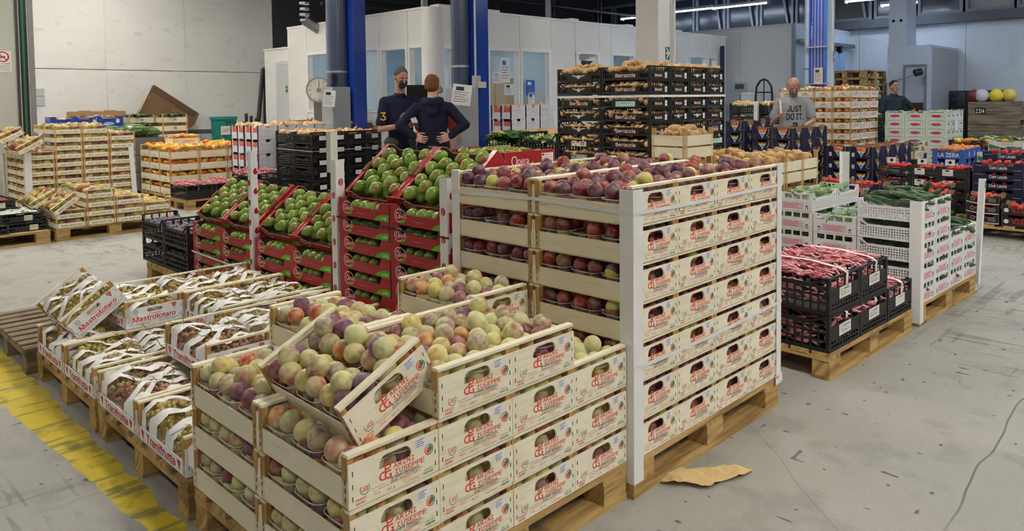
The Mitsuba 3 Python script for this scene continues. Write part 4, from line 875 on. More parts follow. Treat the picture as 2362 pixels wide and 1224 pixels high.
def bean_fill(m, where, k, n):
    """m: the crate's matrix; its local y runs across the front."""
    top = k == n - 1
    r = np.random.default_rng(100 + _count.get('bean_crate', 0))
    for i in range(72 if top else 8):
        x, y = (r.uniform(-.165, .165), r.uniform(-.24, .24)) if top else (r.uniform(-.16, .16), -.25)
        z = (.185 + .05 * math.cos(x * 7) * math.cos(y * 4.5) - r.uniform(0, .03)) if top else .17
        mm = m @ tr(x, y, z) @ rot('z', r.normal() * .45 + math.pi / 2) @ rot('y', r.normal() * .2) @ sc(r.uniform(.85, 1.15))
        place(f'bean_pod_{r.integers(5)}', 'bean_pod', mm, f'pink borlotti bean pod in {where}', 'bean pod', f'bean pods in {where}')
    for i in range(130):
        s = r.integers(3); x, y = ((-.166, r.uniform(-.19, .19)), (r.uniform(-.115, .115), -.246), (r.uniform(-.13, .13), r.uniform(-.2, .2)))[s]
        z = r.uniform(.03, .15) if s < 2 else (.16 + .05 * math.cos(x * 7) * math.cos(y * 4.5) if top else .15)
        pile_add('deep_bean_pods', f'bean_pod_{r.integers(5)}', m @ tr(x, y, z) @ rot('z', r.normal() * (.06 if s < 2 else .4) + (0 if s == 1 else math.pi / 2)) @ rot('y', r.normal() * .3))
    if True:
        g = G(); P = [(.0, -.26, .12), (.0, -.287, .14), (.004, -.288, .2), (-.01, -.26, .222), (-.03, -.1, .248), (-.04, .08, .25)] if top else [(.0, -.27, .19), (.0, -.287, .188), (.0, -.288, .16)]
        V = []; 
        for p in P: V += [(p[0] - .013, p[1], p[2]), (p[0] + .013, p[1], p[2])]
        F = [t for i in range(len(P) - 1) for t in ([2 * i, 2 * i + 1, 2 * i + 3], [2 * i, 2 * i + 3, 2 * i + 2])]
        single('paper_band', (g.add(np.array(V, float), F, C(226, 226, 222)), 'm_satin', True), m, f'white paper band over the beans in {where}', 'paper band', f'paper bands on the bean crates')
stack_of('bean_crate', 'bean_crate', [(.2, .285, 0, 2, 'nearest bean column'), (.6, .285, 0, 2, 'middle bean column'), (1.0, .285, 0, 1, 'far bean column')], .2, .144, RB, 'black plastic crate of pink beans, {lvl} in the {where}', 'crate', 'black bean crates', bean_fill)
# ---------------------------------------------------------------- zucchini in white plastic crates
def zlabel(f, W, h):
    g = G().shape(sbox(-.085, .012, .085, .062), f, C(214, 190, 196)); k = G()
    for j in range(5): k.shape(sbox(-.075 + .01 * (j % 2), .018 + j * .0075, .07 - .02 * (j % 3), .021 + j * .0075), f @ tr(0, 0, .0005), C(196, 110, 130))
    k.shape(Point(.035, .052).buffer(.007).difference(Point(.035, .052).buffer(.005)), f @ tr(0, 0, .0005), C(190, 100, 120))
    d = G()
    for s in (-1, 1): d.shape(LineString([(s * .108, .014), (s * .108, .035)]).buffer(.008).difference(LineString([(s * .108, .008), (s * .108, .03)]).buffer(.0045)), f, C(40, 42, 44))
    return [('label', g, 'm_matte', False), ('label__lettering', k, 'm_matte', False), ('clip', d, 'm_matte', False)]
ZW = C(224, 227, 229)
define('zucchini_crate', plastic_crate_parts(.3, .4, .132, ZW, end='windows', side='lattice', dip=.038, label=zlabel, lip=.01, fine=True))
RZ = tr(5.228, 1.493) @ rot('z', math.radians(-2))
place('pallet', 'pallet', RZ, 'pallet under the white crates of zucchini', 'pallet')
def zuc_fill(m, where, k, n):
    if k == n - 1:
        heap('zucchini', 12, m, .22, .36, .118, f'dark green zucchini in {where}', f'zucchini in {where}', 'zucchini', along='y', dz=.01, s=1.0)
        heap('zucchini', 5, m, .15, .22, .155, f'dark green zucchini in {where}', f'zucchini in {where}', 'zucchini', along='y', dz=.01)
    else: heap('zucchini', 4, m, .2, .36, .09, f'dark green zucchini in {where}', f'zucchini in {where}', 'zucchini', along='y', dz=.008)
def pz_fill(m, where, k, n):
    if k == n - 1: heap('pale_zucchini', 11, m, .22, .34, .108, f'pale green zucchini in {where}', f'pale zucchini in {where}', 'zucchini', name='zucchini', along='y', dz=.012)
    else: heap('pale_zucchini', 3, m, .2, .2, .09, f'pale green zucchini in {where}', f'pale zucchini in {where}', 'zucchini', name='zucchini', along='x', dz=.008)
CN4 = ('nearest', 'second', 'third', 'farthest')
stack_of('zucchini_crate', 'zucchini_crate', [(.155 + .303 * i, .203, 0, (5, 5, 3, 3)[i], f'{CN4[i]} front column') for i in range(4)], .1325, .144, RZ, 'white plastic crate of zucchini, {lvl} in the {where}', 'crate', 'white zucchini crates', zuc_fill)
stack_of('zucchini_crate', 'zucchini_crate', [(.204, .558, -math.pi / 2, 4, 'left column of the second row'), (.204, .863, -math.pi / 2, 5, 'left column of the rear row'), (.61, .558, -math.pi / 2, 4, 'middle column of the second row'), (.61, .863, -math.pi / 2, 5, 'middle column of the rear row')], .1325, .144, RZ, 'white plastic crate of zucchini, {lvl} in the {where}', 'crate', 'white zucchini crates', pz_fill, which=lambda k, n: True)
corner_post(5.222, 1.487, .02, .815, 'white edge protector at the near corner of the zucchini stack', w=.07)
corner_post(6.50, 1.437, .06, .86, 'white edge protector leaning outwards at the right corner of the zucchini stack', -1, 1, w=.05, tilt=(.16, 0), marks=lambda h, w: [('printed_mark', G().shape(Point(0, 0).buffer(.008).difference(Point(0, 0).buffer(.004)), face('-y', -.001) @ tr(-.025, h - .1), C(30, 32, 40)).box(-.035, -.018, -.002, -.001, h - .075, h - .02, c=C(70, 72, 78)), 'm_matte', False)])
corner_post(6.46, 2.46, .144, 1.03, 'white edge protector standing up behind the zucchini stack', -1, -1, w=.06)
# ---------------------------------------------------------------- potatoes in pale wooden crates
PH = .225
define('potato_crate', slat_crate_parts(.3, .4, PH, 2, .078, post=.028, rails=False, gap0=.004))
define('potato_crate_short', slat_crate_parts(.3, .4, PH, 2, .078, post=.028, rails=False, gap0=.004))
place('pallet', 'pallet', tr(4.82, 2.56), 'pallet under the wooden potato crates', 'pallet')
def potato_fill(m, where, k, n):
    if k == n - 1:
        heap('potato', 20, m, .24, .34, .178, f'potato in {where}', f'potatoes in {where}', 'potato', dz=.012)
        heap('potato', 6, m, .14, .22, .212, f'potato in {where}', f'potatoes in {where}', 'potato', dz=.01)
    for q in range(10): put_fruit('potato', 'potato', (_fr.uniform(-.1, .1), _fr.uniform(-.15, .15), _fr.uniform(.13, .15)), '', '', n=4, m0=m, pile='deep_potatoes')
stack_of('potato_crate', 'potato_crate', [(5.755, 2.76, 0, 4, 'near right column'), (6.06, 2.76, 0, 4, 'far right column'), (5.02, 3.12, math.pi / 2, 4, 'left rear column'), (5.43, 3.12, math.pi / 2, 4, 'middle rear column'), (5.85, 3.17, math.pi / 2, 4, 'right rear column'), (5.44, 2.76, 0, 4, 'middle front column')], PH, .144, np.eye(4), 'pale wooden potato crate on legs, {lvl} in the {where}', 'crate', 'pale wooden potato crates', potato_fill, which=lambda k, n: True)
m = tr(5.02, 3.12, .144 + 4 * PH) @ rot('z', math.pi / 2)
place('potato_crate', 'potato_crate', m, 'pale wooden potato crate standing highest in front of the black potato tower', 'crate'); potato_fill(m, 'the highest wooden crate', 0, 1)
# ---------------------------------------------------------------- tower of black potato crates
def swoosh(f, W, h, kind, small=False):
    z = .036; k = .75 if small else 1.0; parts = []; a, b = G(), G()
    CR, WHT, GR, RDD = C(232, 206, 190), C(232, 234, 236), C(60, 120, 92), C(190, 80, 84)
    if kind == 0:
        a.text('Berraccia', .03 * k, f @ tr(0, z - .012), C(226, 150, 138), True, width=.2 * k if not small else .1); a.text('Berraccia', .03 * k, f @ tr(.002, z - .0105, .0006), CR, False, width=.2 * k if not small else .1)
    elif kind == 1:
        for dz, c in ((0, RDD), (-.006, WHT), (-.012, GR)): a.shape(LineString([(x, z + .012 + 3.2 * x * x / (2.2 if small else 1) + dz) for x in np.linspace(-.1, .1, 15) * (.6 if small else 1)]).buffer(.0026).intersection(sbox(-.2, .004, .2, .07)), f, c)
        b.shape(Point(0, z + .004).buffer(.017), f @ tr(0, 0, .0006), C(226, 230, 226)); b.text('C', .018, f @ tr(0, z - .005, .0009), GR, True)
    elif kind == 2:
        a.shape(sbox(-.1, .012, .1, .056), f, C(176, 210, 204)); b.text('Linea fresca', .012, f @ tr(.01, .036, .0006), C(70, 90, 100)); b.shape(Point(-.075, .034).buffer(.014).difference(Point(-.075, .034).buffer(.011)), f @ tr(0, 0, .0006), C(80, 90, 96))
    elif kind == 3:
        r = np.random.default_rng(5); a.shape(sbox(-.085, .01, .085, .054), f, C(206, 206, 190))
        for i in range(16): b.shape(Point(r.uniform(-.08, .08), r.uniform(.014, .05)).buffer(r.uniform(.005, .011), 4).intersection(sbox(-.085, .01, .085, .054)), f @ tr(0, 0, .0005), [C(190, 50, 50), C(90, 140, 60), C(230, 200, 70), C(226, 226, 216)][i % 4])
    elif kind == 4:
        a.shape(sbox(-.09, .008, .09, .056), f, C(128, 138, 134)); b.text('Zarrè', .03, f @ tr(0, .02, .0006), C(206, 214, 210), width=.13)
    else:
        a.shape(sbox(-.06, .01, .06, .056), f, C(188, 158, 120)); b.shape(sbox(-.06, .036, .06, .056), f @ tr(0, 0, .0005), C(110, 96, 150))
    parts += [('print', a, 'm_matte', False), ('print__detail', b, 'm_matte', False)]
    return parts
def white_tag(f, W, h): return [('tag', G().shape(sbox(.066, .014, .1, .06), f, C(226, 230, 236)).shape(sbox(.07, .03, .096, .034), f @ tr(0, 0, .0005), C(120, 124, 130)), 'm_matte', False)]
TT = .116
for i in range(6):
    define(f'black_crate_side_{i}', plastic_crate_parts(.3, .5, TT, end='panel', side='panel', dip=.045, sidelabel=lambda f, L, h, i=i: swoosh(f, L, h, i)))
    define(f'black_crate_end_{i}', plastic_crate_parts(.3, .5, TT, end='panel', side='panel', dip=.045, label=lambda f, W, h, i=i: swoosh(f @ tr(-.03, 0), W, h, (0, 1, 0, 1, 5, 2)[i], True) + white_tag(f, W, h), sidelabel=lambda f, L, h, i=i: swoosh(f, L, h, i)))
place('pallet', 'pallet', tr(5.10, 3.47), 'pallet under the tower of black potato crates', 'pallet')
SID = {0: [4, 4, 4, 4, 4, 4, 4, 4, 3, 1, 1, 0, 1, 1], 1: [4, 4, 4, 4, 4, 4, 4, 4, 0, 0, 0, 2, 0, 0]}
EN = {0: [0] * 14, 1: [0, 1, 2, 0, 0, 2, 0, 1, 2, 0, 1, 2, 0, 0], 2: [0, 0, 1, 0, 2, 0, 2, 1, 0, 2, 1, 0, 2, 1], 3: [1, 4, 0, 3, 1, 5, 4, 2, 5, 4, 0, 1, 3, 1]}
def tower_potatoes(m, where, k, n):
    if k == n - 1:
        heap('potato', 24, m, .25, .44, .098, f'potato in {where} of the black tower', f'potatoes in {where} of the black tower', 'potato', dz=.012)
        heap('potato', 4, m, .12, .3, .13, f'potato in {where} of the black tower', f'potatoes in {where} of the black tower', 'potato', dz=.01)
    else:
        for q in range(9): put_fruit('potato', 'potato', (-.11 + _fr.uniform(-.01, .02), (q - 4) * .05, _fr.uniform(.05, .075)), '', '', n=4, m0=m, pile='deep_potatoes')
        for q in range(6): put_fruit('potato', 'potato', ((q - 2.5) * .046, -.2 + _fr.uniform(-.01, .02), _fr.uniform(.05, .075)), '', '', n=4, m0=m, pile='deep_potatoes')
for si in range(4):
    for ti in range(2):
        if ti and si: continue
        stack_of((lambda k, n, x, y, si=si, ti=ti: f'black_crate_side_{SID[1 if ti == 0 else 0][k]}' if ti else f'black_crate_end_{EN[si][k] if si else SID[1][k]}'), 'potato_crate_black', [(5.252 + .303 * si, 3.722 + .503 * ti, 0, 14, ('corner', 'second', 'third', 'last')[si] + ' column of the black tower' if ti == 0 else 'left column of the black tower')], TT, .144, np.eye(4),
                 'black plastic potato crate, {lvl} in the {where}', 'crate', 'crates of the black potato tower', tower_potatoes, which=lambda k, n: k >= 3)
for s_, t_ in ((0, 0), (1, 0), (2, 0), (3, 0), (0, 1)):
    for k in range(3): place('black_crate_side_0', 'potato_crate_black', tr(5.252 + .303 * s_, 3.722 + .503 * t_, .144 + TT * k), f'black plastic potato crate at the foot of the black tower', 'crate', 'lowest crates of the black potato tower')
E_ = .004; z = .144 + TT * 12 - .02
strap([(5.1 + 1.215, 3.47 - E_, z), (5.1 - E_, 3.47 - E_, z), (5.1 - E_, 4.478, z)], 'white strap around the upper part of the black potato tower', w=.02)
z = .144 + TT * 6.9
strap([(5.1 - E_, 3.47 - E_, z), (5.1 - E_, 4.478, z)], 'white strap around the lower part of the black potato tower', w=.018)
# ---------------------------------------------------------------- mangoes in slatted crates, tall and low stacks
def mango_mark(W, L):
    g = G(); f = face('-y', -L - .0005)
    for x0, x1 in ((-.1, -.03), (-.02, .05), (.06, .11)): g.shape(sbox(x0, .018, x1, .036), f, C(176, 184, 160))
    g.shape(sbox(-.14, .006, .14, .009), f, C(196, 120, 96))
    return [('end_slat__print', g, 'm_matte', False)]
define('mango_crate', slat_crate_parts(.302, .48, .1, 1, .052, post=.022, rails=False, mark=mango_mark, gap0=.003, wood='m_white_ply'))
define('mango_crate_open', slat_crate_parts(.302, .48, .1, 1, .052, post=.022, rails=True, mark=mango_mark, gap0=.003, wood='m_white_ply'))
L1, L2 = np.array([2.21, 10.3]), np.array([2.24, 9.25])
place('pallet', 'pallet', tr(2.22, 10.32), 'pallet under the tall mango stack', 'pallet'); place('pallet', 'pallet', tr(2.25, 9.27), 'pallet under the low mango stack', 'pallet')
def mango_open(m, where, n=11, pile=None): heap('mango', n, m, .24, .42, .078, f'mango {where}', f'mangoes {where}', 'mango', pile=pile, dz=.008)
def mango_slit(m, where, end=True, side=False):
    if end:
        for i in range(3): put_fruit('mango', 'mango', ((i - 1) * .085 + _fr.uniform(-.01, .01), -.185, .055), f'mango {where}', f'mangoes {where}', n=5, cat='mango', m0=m, up=(1, 0, .1), pile=None if 'low' in where else 'deep_mangoes')
    if side:
        for i in range(5): put_fruit('mango', 'mango', (-.105, (i - 2) * .088, .055), '', '', n=5, m0=m, up=(0, 1, .1), pile='deep_mangoes')
def mango_stack(base, cols, name, rear=True):
    for s, n in enumerate(cols):
        for t in (0, 1):
            nn = n if t == 0 else (cols[0] + (1 if name == 'tall' else 0) if s == 0 else n)
            for k in range(nn):
                if t == 1 and s > 0 and k < nn - 1: continue
                m = tr(base[0] + .155 + .308 * s, base[1] + .245 + .485 * t, .144 + .1 * k)
                where = f'{CN4[s]} {"front" if t == 0 else "rear"} column, {name} mango stack'; top = k == nn - 1; lvl = 'topmost' if top else ordinal(k)
                place('mango_crate_open' if top else 'mango_crate', 'mango_crate', m, f'slatted crate of mangoes, {lvl} in {where}', 'crate', f'crates of the {name} mango stack')
                if top: mango_open(m, f'in the topmost crate, {where}')
                else: mango_slit(m, f'in the {lvl} crate, {where}', t == 0, s == 0)
mango_stack(L1, (8, 11, 11, 10), 'tall'); mango_stack(L2, (2, 4, 3, 2), 'low')
for (u, v, z, a, y, txt) in ((2.26, 10.45, .985, -.5, .05, 'tilted front crate of mangoes on the tall mango stack'), (2.18, 10.98, 1.09, -.45, 0, 'tilted rear crate of mangoes on the tall mango stack'), (2.36, 9.45, .372, -.62, .0, 'tilted front crate of mangoes on the low mango stack'), (2.28, 9.95, .385, -.5, 0, 'tilted rear crate of mangoes on the low mango stack')):
    m = tr(u, v, z) @ rot('z', y) @ rot('y', a) @ tr(.0, 0, 0)
    place('mango_crate_open', 'mango_crate', m, txt, 'crate'); mango_open(m, 'in the ' + txt.split(' of mangoes')[0] + ',' + txt.split(' on')[1], 16)
    for y_ in (-.08, .08): pass
corner_post(2.20, 10.29, .1, .945, 'white edge protector at the near corner of the tall mango stack', w=.07)
corner_post(3.455, 10.29, .05, .955, 'white edge protector leaning at the right corner of the tall mango stack', -1, 1, w=.06, tilt=(-.05, 0))
corner_post(2.17, 11.27, .1, .9, 'thin pale edge protector at the rear left corner of the tall mango stack', 1, -1, w=.03)
# ---------------------------------------------------------------- black trays under film at the left edge
define('film_tray', plastic_crate_parts(.4, .58, .1, C(32, 36, 36), end='panel', side='lattice', dip=.0, label=lambda f, W, h: [('label', G().shape(sbox(.02, .012, .1, .07), f, C(206, 200, 180)).shape(sbox(.03, .05, .08, .055), f @ tr(0, 0, .0005), C(150, 120, 80)), 'm_matte', False)]))
place('pallet', 'pallet', tr(.99, 9.245), 'pallet under the black trays at the left edge', 'pallet')
r5 = np.random.default_rng(50)
for i, (u, v, z, txt) in enumerate(((1.99, 9.62, .144, 'lower right'), (1.95, 9.66, .246, 'upper right'), (1.62, 9.56, .144, 'left'), (1.80, 10.16, .246 + .1, 'rear'), (1.8, 10.16, .144, 'rear lower'), (1.8, 10.16, .245, 'rear middle'))):
    m = tr(u, v, z) @ rot('z', r5.uniform(-.03, .03)); place('film_tray', 'tray', m, f'black plastic tray of film-wrapped produce at the left edge, {txt}', 'tray')
    if i in (0, 4, 5): continue
    n = 15; X, Y = np.meshgrid(np.linspace(-.185, .185, n), np.linspace(-.275, .275, n)); Z = .085 + .04 * meshkit.fbm(np.stack([X * 14 + i, Y * 14, X * 0], -1), 3) - .02
    V = np.stack([X, Y, Z], -1).reshape(-1, 3); F = [t for a in range(n - 1) for b in range(n - 1) for t in ([a * n + b, a * n + b + 1, a * n + n + b + 1], [a * n + b, a * n + n + b + 1, a * n + n + b])]
    col = np.where(meshkit.noise(V * 40)[:, None] > .58, C(96, 112, 92), C(206, 210, 206)) if i != 3 else np.where(meshkit.noise(V * 30)[:, None] > .5, C(150, 60, 56), C(120, 90, 80))
    fl = G()
    for tri in F: fl.add(V[tri], [[0, 1, 2]], col[tri[0]])
    single('film_cover', (fl, 'm_gloss', False), m, f'crumpled clear film over the {txt} black tray at the left edge' if i != 3 else 'reddish fruit under film in the rear black tray at the left edge', 'film')
# ---------------------------------------------------------------- peppers and squash in big pale crates
def script_mark(W, L):
    g = G(); f = face('-x', -W - .0006); g.text('Castellino', .03, f @ tr(0, .018), C(170, 120, 90), width=.2); return [('side_slat__print', g, 'm_matte', False)]
define('squash_crate', slat_crate_parts(.44, .4, .178, 1, .092, post=.028, rails=True, gap0=.004, mark=script_mark)); L4 = np.array([4.28, 11.42])
place('wide_pallet', 'pallet', tr(4.28, 11.44), 'pallet under the crates of orange and yellow squash', 'pallet')
def squash_fill(m, where, k, n):
    if k == n - 1: heap('yellow_squash', 16, m, .36, .32, .152, f'orange and yellow squash in {where}', f'squash in {where}', 'squash', dz=.02)
    else:
        for i in range(3): put_fruit('yellow_squash', 'yellow_squash', ((i - 1) * .12, -.14, .115), '', '', n=5, m0=m, up=(1, 0, .1), pile='deep_squash')
        for i in range(3): put_fruit('yellow_squash', 'yellow_squash', (-.16, (i - 1) * .11, .115), '', '', n=5, m0=m, up=(0, 1, .1), pile='deep_squash')
stack_of('squash_crate', 'squash_crate', [(L4[0] + .225 + .446 * s, L4[1] + .205 + .405 * t, 0, 4 if s < 2 or t else 4, f'{("left", "middle", "right")[s]} column, {("front", "middle", "rear")[t]} row, squash stack') for s in range(3) for t in range(3) if s == 0 or t == 0 or True], .179, .144, np.eye(4), 'big slatted crate of squash, {lvl} in {where}', 'crate', 'big slatted squash crates', squash_fill, which=lambda k, n: True)
def castel(W, L):
    g = G(); f = face('-y', -L - .0006); g.text('Castellino', .05, f @ tr(.02, .03), C(176, 66, 60), width=.2); g.shape(Point(-.15, .055).buffer(.02).difference(Point(-.15, .055).buffer(.015)), f, C(150, 140, 90)); return [('end_slat__lettering', g, 'm_matte', False)]
define('squash_crate_top', slat_crate_parts(.42, .34, .15, 1, .095, post=.028, rails=True, gap0=.004, mark=castel))
m = tr(4.76, 12.12, .144 + 4 * .179); place('squash_crate_top', 'squash_crate', m, 'printed wooden crate of yellow squash standing on the squash stack', 'crate'); heap('yellow_squash', 10, m, .32, .26, .125, 'orange and yellow squash in the printed crate on top', 'squash in the printed top crate', 'squash', dz=.015)
# ---------------------------------------------------------------- behind: bin of watermelons, blue boxes, crates of greens, cardboard
bp = [('floor_board', G().box(0, 1.2, 0, 1.0, .1, .13, c=C(80, 82, 86)), 'm_satin', False)]
for k in range(3):
    for f_, w_ in (((0, 1.2, 0, .03), 0), ((0, 1.2, .97, 1.0), 0), ((0, .03, .03, .97), 0), ((1.17, 1.2, .03, .97), 0)): bp.append(('wall_board', G().box(*f_, .13 + k * .28, .40 + k * .28, c=C(96, 99, 104)), 'm_satin', False))
for x in (0, .53, 1.06):
    for y in (0, .86): bp.append(('foot', G().box(x, x + .14, y, y + .14, 0, .1, c=C(80, 82, 86)), 'm_satin', False))
define('grey_bin', bp); place('grey_bin', 'bin', tr(3.5, 12.72), 'dark grey bin full of bagged watermelons behind the mango stack', 'bin')
def melon(g, p, a, L=.22, r=.1):
    V, F = ICO[3]; ang = np.arctan2(V[:, 1], V[:, 0]); wob = meshkit.noise(V * 6)
    st = np.sin(ang * 9 + 4 * wob) ; col = np.where(st[F[:, 0], None] > .1, C(92, 126, 74), C(40, 74, 42)) if False else None
    for tri in F: g.add(V[tri] * [r, r, L], [[0, 1, 2]], C(108, 136, 84) if st[tri[0]] > .35 else C(52, 88, 50), None, tr(*p) @ rot('z', a) @ rot('y', math.pi / 2))
for i, (x, y, z, a, L) in enumerate(((3.72, 12.95, 1.05, .1, .2), (4.02, 13.05, 1.06, .2, .22), (4.30, 12.92, 1.08, -.1, .24), (4.52, 13.0, 1.03, .15, .24), (4.2, 13.3, 1.12, .3, .22), (3.85, 13.35, 1.05, .1, .2))):
    g = G(); melon(g, (x, y, z), a, L); single('watermelon', (g, 'm_gloss', False), None, f'long striped watermelon in the grey bin, {ordinal(i)} counted from the left front', 'watermelon', 'watermelons in the grey bin')
define('blue_carton', carton_parts(.4, .3, .17, C(30, 60, 160), cut=.25, cw=.5, endcut=.6, flaps=False, prints=lambda W, L, H: [('print', G().shape(Point(0, 0).buffer(1), face('-y', -L - .001) @ tr(-.02, .05) @ sc(.08, .028, 1), C(150, 170, 210)).shape(sbox(.09, .06, .14, .12), face('-y', -L - .001), C(222, 226, 232)), 'm_matte', False)]))
for i, u in enumerate((3.42, 3.63, 3.95)):
    m = tr(u + .02 * i, 13.2 + (.3 if i == 0 else 0), 1.145); place('blue_carton', 'carton', m, f'blue carton of dark fruit on the grey bin by the white wall, {("left", "middle", "right")[i]}', 'carton'); heap('butternut', 6, m, .3, .2, .12, 'pale round vegetable in a blue carton', 'vegetables in the blue cartons', 'vegetable', s=.7) if i == 0 else single('carton_liner', (leaf_mass(26, .34, .24, .15, .03, [(60, 72, 80), (120, 130, 140), (200, 205, 210)], 3 + i, .07), 'm_gloss', False), m, f'dark film-wrapped goods in the {("", "middle", "right")[i]} blue carton', 'goods', stuff=True)
gb = G().box(3.3, 4.5, 13.72, 14.2, 0, 1.14, c=C(96, 99, 104)); single('grey_bin_rear', (gb, 'm_satin', False), None, 'closed grey bin close to the white wall behind the watermelons', 'bin')
gb = G().box(3.3, 4.2, 13.05, 13.6, 1.13, 1.144, c=C(120, 100, 78)); single('cardboard_sheet', (gb, 'm_matte', False), None, 'flat cardboard sheet under the blue cartons', 'cardboard')
define('green_crate', slat_crate_parts(.42, .3, .14, 1, .085, post=.026, rails=False, gap0=.004, mark=lambda W, L: [('end_slat__print', G().shape(Point(0, .05).buffer(.03).intersection(sbox(-.1, .03, .1, .1)), face('-y', -L - .0006), C(150, 160, 120)), 'm_matte', False)]))
gc = [(4.60, 13.15, 0, 'left'), (4.60, 13.15, 1, 'left'), (4.98, 13.12, 0, 'right'), (4.98, 13.12, 1, 'right'), (4.98, 13.12, 2, 'right'), (4.58, 13.5, 2, 'rear')]
gb = G().box(4.4, 5.25, 12.96, 13.66, 0, .865, c=C(112, 96, 76)).box(4.4, 5.25, 12.96, 13.66, .865, .9, c=C(168, 140, 96)); single('crate_stand', (gb, 'm_matte', False), None, 'wooden stand under the crates of greens by the white wall', 'stand')
for u, v, k, w_ in gc:
    m = tr(u, v, .9 + .142 * k); place('green_crate', 'green_crate', m, f'wooden crate of dark leafy greens by the white wall, {w_} pile, {ordinal(k)}', 'crate')
    if (k, w_) in ((1, 'left'), (2, 'right'), (2, 'rear')): single('leafy_greens', (leaf_mass(70, .36, .26, .09, .05, [(38, 66, 34), (60, 92, 48), (84, 112, 66)], 7 + k, .09, .4), 'm_satin', False), m, f'dark green leaves heaped in the {w_} crate by the white wall', 'greens', stuff=True)
gb = G().box(3.72, 4.66, 14.38, 14.395, .9, 1.385, c=C(166, 128, 92)).box(3.9, 4.1, 14.38, 14.395, 1.385, 1.4, c=C(166, 128, 92)).box(4.3, 4.5, 14.38, 14.395, 1.385, 1.4, c=C(166, 128, 92)); single('brown_cardboard', (gb, 'm_matte', False), None, 'low brown cardboard panel leaning on the white wall', 'cardboard')
# big folded sheet standing on its corner
q = [(4.64, 1.15), (4.84, 1.42), (5.06, 1.83), (5.1, 1.85), (5.9, 1.31), (5.8, 1.1), (5.3, .8), (4.6, .95)]
cp = Polygon(q).difference(shapely.union_all([Point(x, z).buffer(.014) for x, z in ((5.0, 1.62), (5.22, 1.5), (5.42, 1.38), (4.8, 1.32))]))
g = G().shape(cp, face('-y', 14.2), C(112, 86, 62), .012); g.box(0, .9, -.1, 0, 0, .012, c=C(92, 70, 52), m=face('-y', 14.188) @ tr(5.1, 1.84) @ rot('z', math.atan2(-.54, .8)) )
for x, z in ((5.0, 1.62), (5.22, 1.5), (5.42, 1.38), (4.8, 1.32)): pass
g.tube([(4.66, 14.19, 1.12), (4.84, 14.15, 1.42), (5.06, 14.19, 1.83)], .007, C(206, 200, 190), 5)
single('folded_cardboard', (g, 'm_matte', False), None, 'big brown folded cardboard with round holes leaning on the white wall', 'cardboard')
single('wall_socket', (G().box(3.3, 3.42, 14.48, 14.5, 1.66, 1.78, c=C(176, 178, 180)).box(3.3, 3.42, 14.48, 14.5, 1.5, 1.64, c=C(176, 178, 180)), 'm_satin', False), None, 'grey double socket box on the white wall', 'socket')
# green waste bin with a sign, pipes and a black sack by the wall
V = []; n = 20
gbin = G().cyl((6.15, 13.7, .35), (6.15, 13.7, 1.2), .19, C(22, 112, 104), 22, .225).cyl((6.15, 13.7, 1.2), (6.15, 13.7, 1.25), .245, C(26, 122, 112), 22); gbin.box(6.06, 6.24, 13.45, 13.47, 1.16, 1.19, c=C(20, 96, 90))
single('waste_bin', [('body', gbin, 'm_satin', False), ('sign', G().shape(sbox(-.11, -.08, .11, .08), face('-y', 13.478) @ tr(6.1, 1.0), C(222, 220, 212)).text('CARTA', .06, face('-y', 13.476) @ tr(6.1, .97), C(60, 62, 66), width=.17), 'm_matte', False)], None, 'green plastic waste bin with a white paper sign by the wall', 'bin')
single('bin_stand', (G().box(5.9, 6.4, 13.5, 13.9, 0, .35, c=C(90, 90, 92)), 'm_matte', False), None, 'low grey stand under the green waste bin', 'stand')
sk = G().ball((6.7, 13.8, 1.02), (.33, .2, .12), C(28, 28, 30), 3); V = sk.v[0]; V += (meshkit.fbm(V * 9, 3)[:, None] - .5) * .08
for x in (6.62, 6.72, 6.82): sk.box(x, x + .045, 13.78, 13.82, 1.05, 1.3 - (x - 6.62) * .5, c=C(30, 30, 32))
sk.box(6.4, 7.0, 13.65, 13.95, 0, .93, c=C(60, 60, 62))
single('black_sack', (sk, 'm_satin', True), None, 'black plastic sack with black tubes behind the green bin', 'sack')
for i, (a, b, r_, txt) in enumerate((((6.98, 14.2, .3), (7.33, 14.42, 2.2), .04, 'leaning black pipe by the annex'), ((7.28, 14.3, .2), (7.40, 14.42, 2.23), .055, 'thick upright black pipe by the annex'))): single('black_pipe', (G().cyl(a, b, r_, C(38, 40, 44), 10), 'm_satin', False), None, txt, 'pipe')
# ---------------------------------------------------------------- annex with a door
slab('wall_annex', [(6.95, 7.05, 12.2, 12.38, 0, 2.5), (6.95, 7.05, 12.38, 13.12, 2.25, 2.5), (6.95, 7.05, 13.12, 13.56, 0, 2.5), (6.95, 9.5, 13.52, 13.6, 0, 2.5), (6.93, 9.5, 12.2, 13.6, 2.5, 2.53)], 'm_wall')
dg = G().box(6.94, 6.955, 12.4, 13.1, .02, 2.2, c=C(198, 202, 206)); fr = G().box(6.925, 6.955, 12.36, 12.42, 0, 2.27, c=C(206, 209, 212)).box(6.925, 6.955, 13.08, 13.14, 0, 2.27, c=C(206, 209, 212)).box(6.925, 6.955, 12.42, 13.08, 2.2, 2.27, c=C(206, 209, 212))
ds = G().shape(sbox(-.04, -.06, .04, .06), face('-x', 6.937, 12.75, 1.75), C(40, 110, 84)).shape(shapely.union_all([sbox(-.006, -.03, .006, .03), sbox(-.02, .0, .02, .012)]), face('-x', 6.936, 12.75, 1.75), C(236, 238, 236))
dh = G().cyl((6.9, 12.98, 1.12), (6.9, 12.86, 1.12), .009, C(190, 192, 194), 8).cyl((6.94, 12.98, 1.12), (6.9, 12.98, 1.12), .009, C(190, 192, 194), 8)
single('door_2', [('leaf', dg, 'm_satin', False), ('frame', fr, 'm_satin', False), ('sign', ds, 'm_matte', False), ('handle', dh, 'm_metal', False)], structure=True)
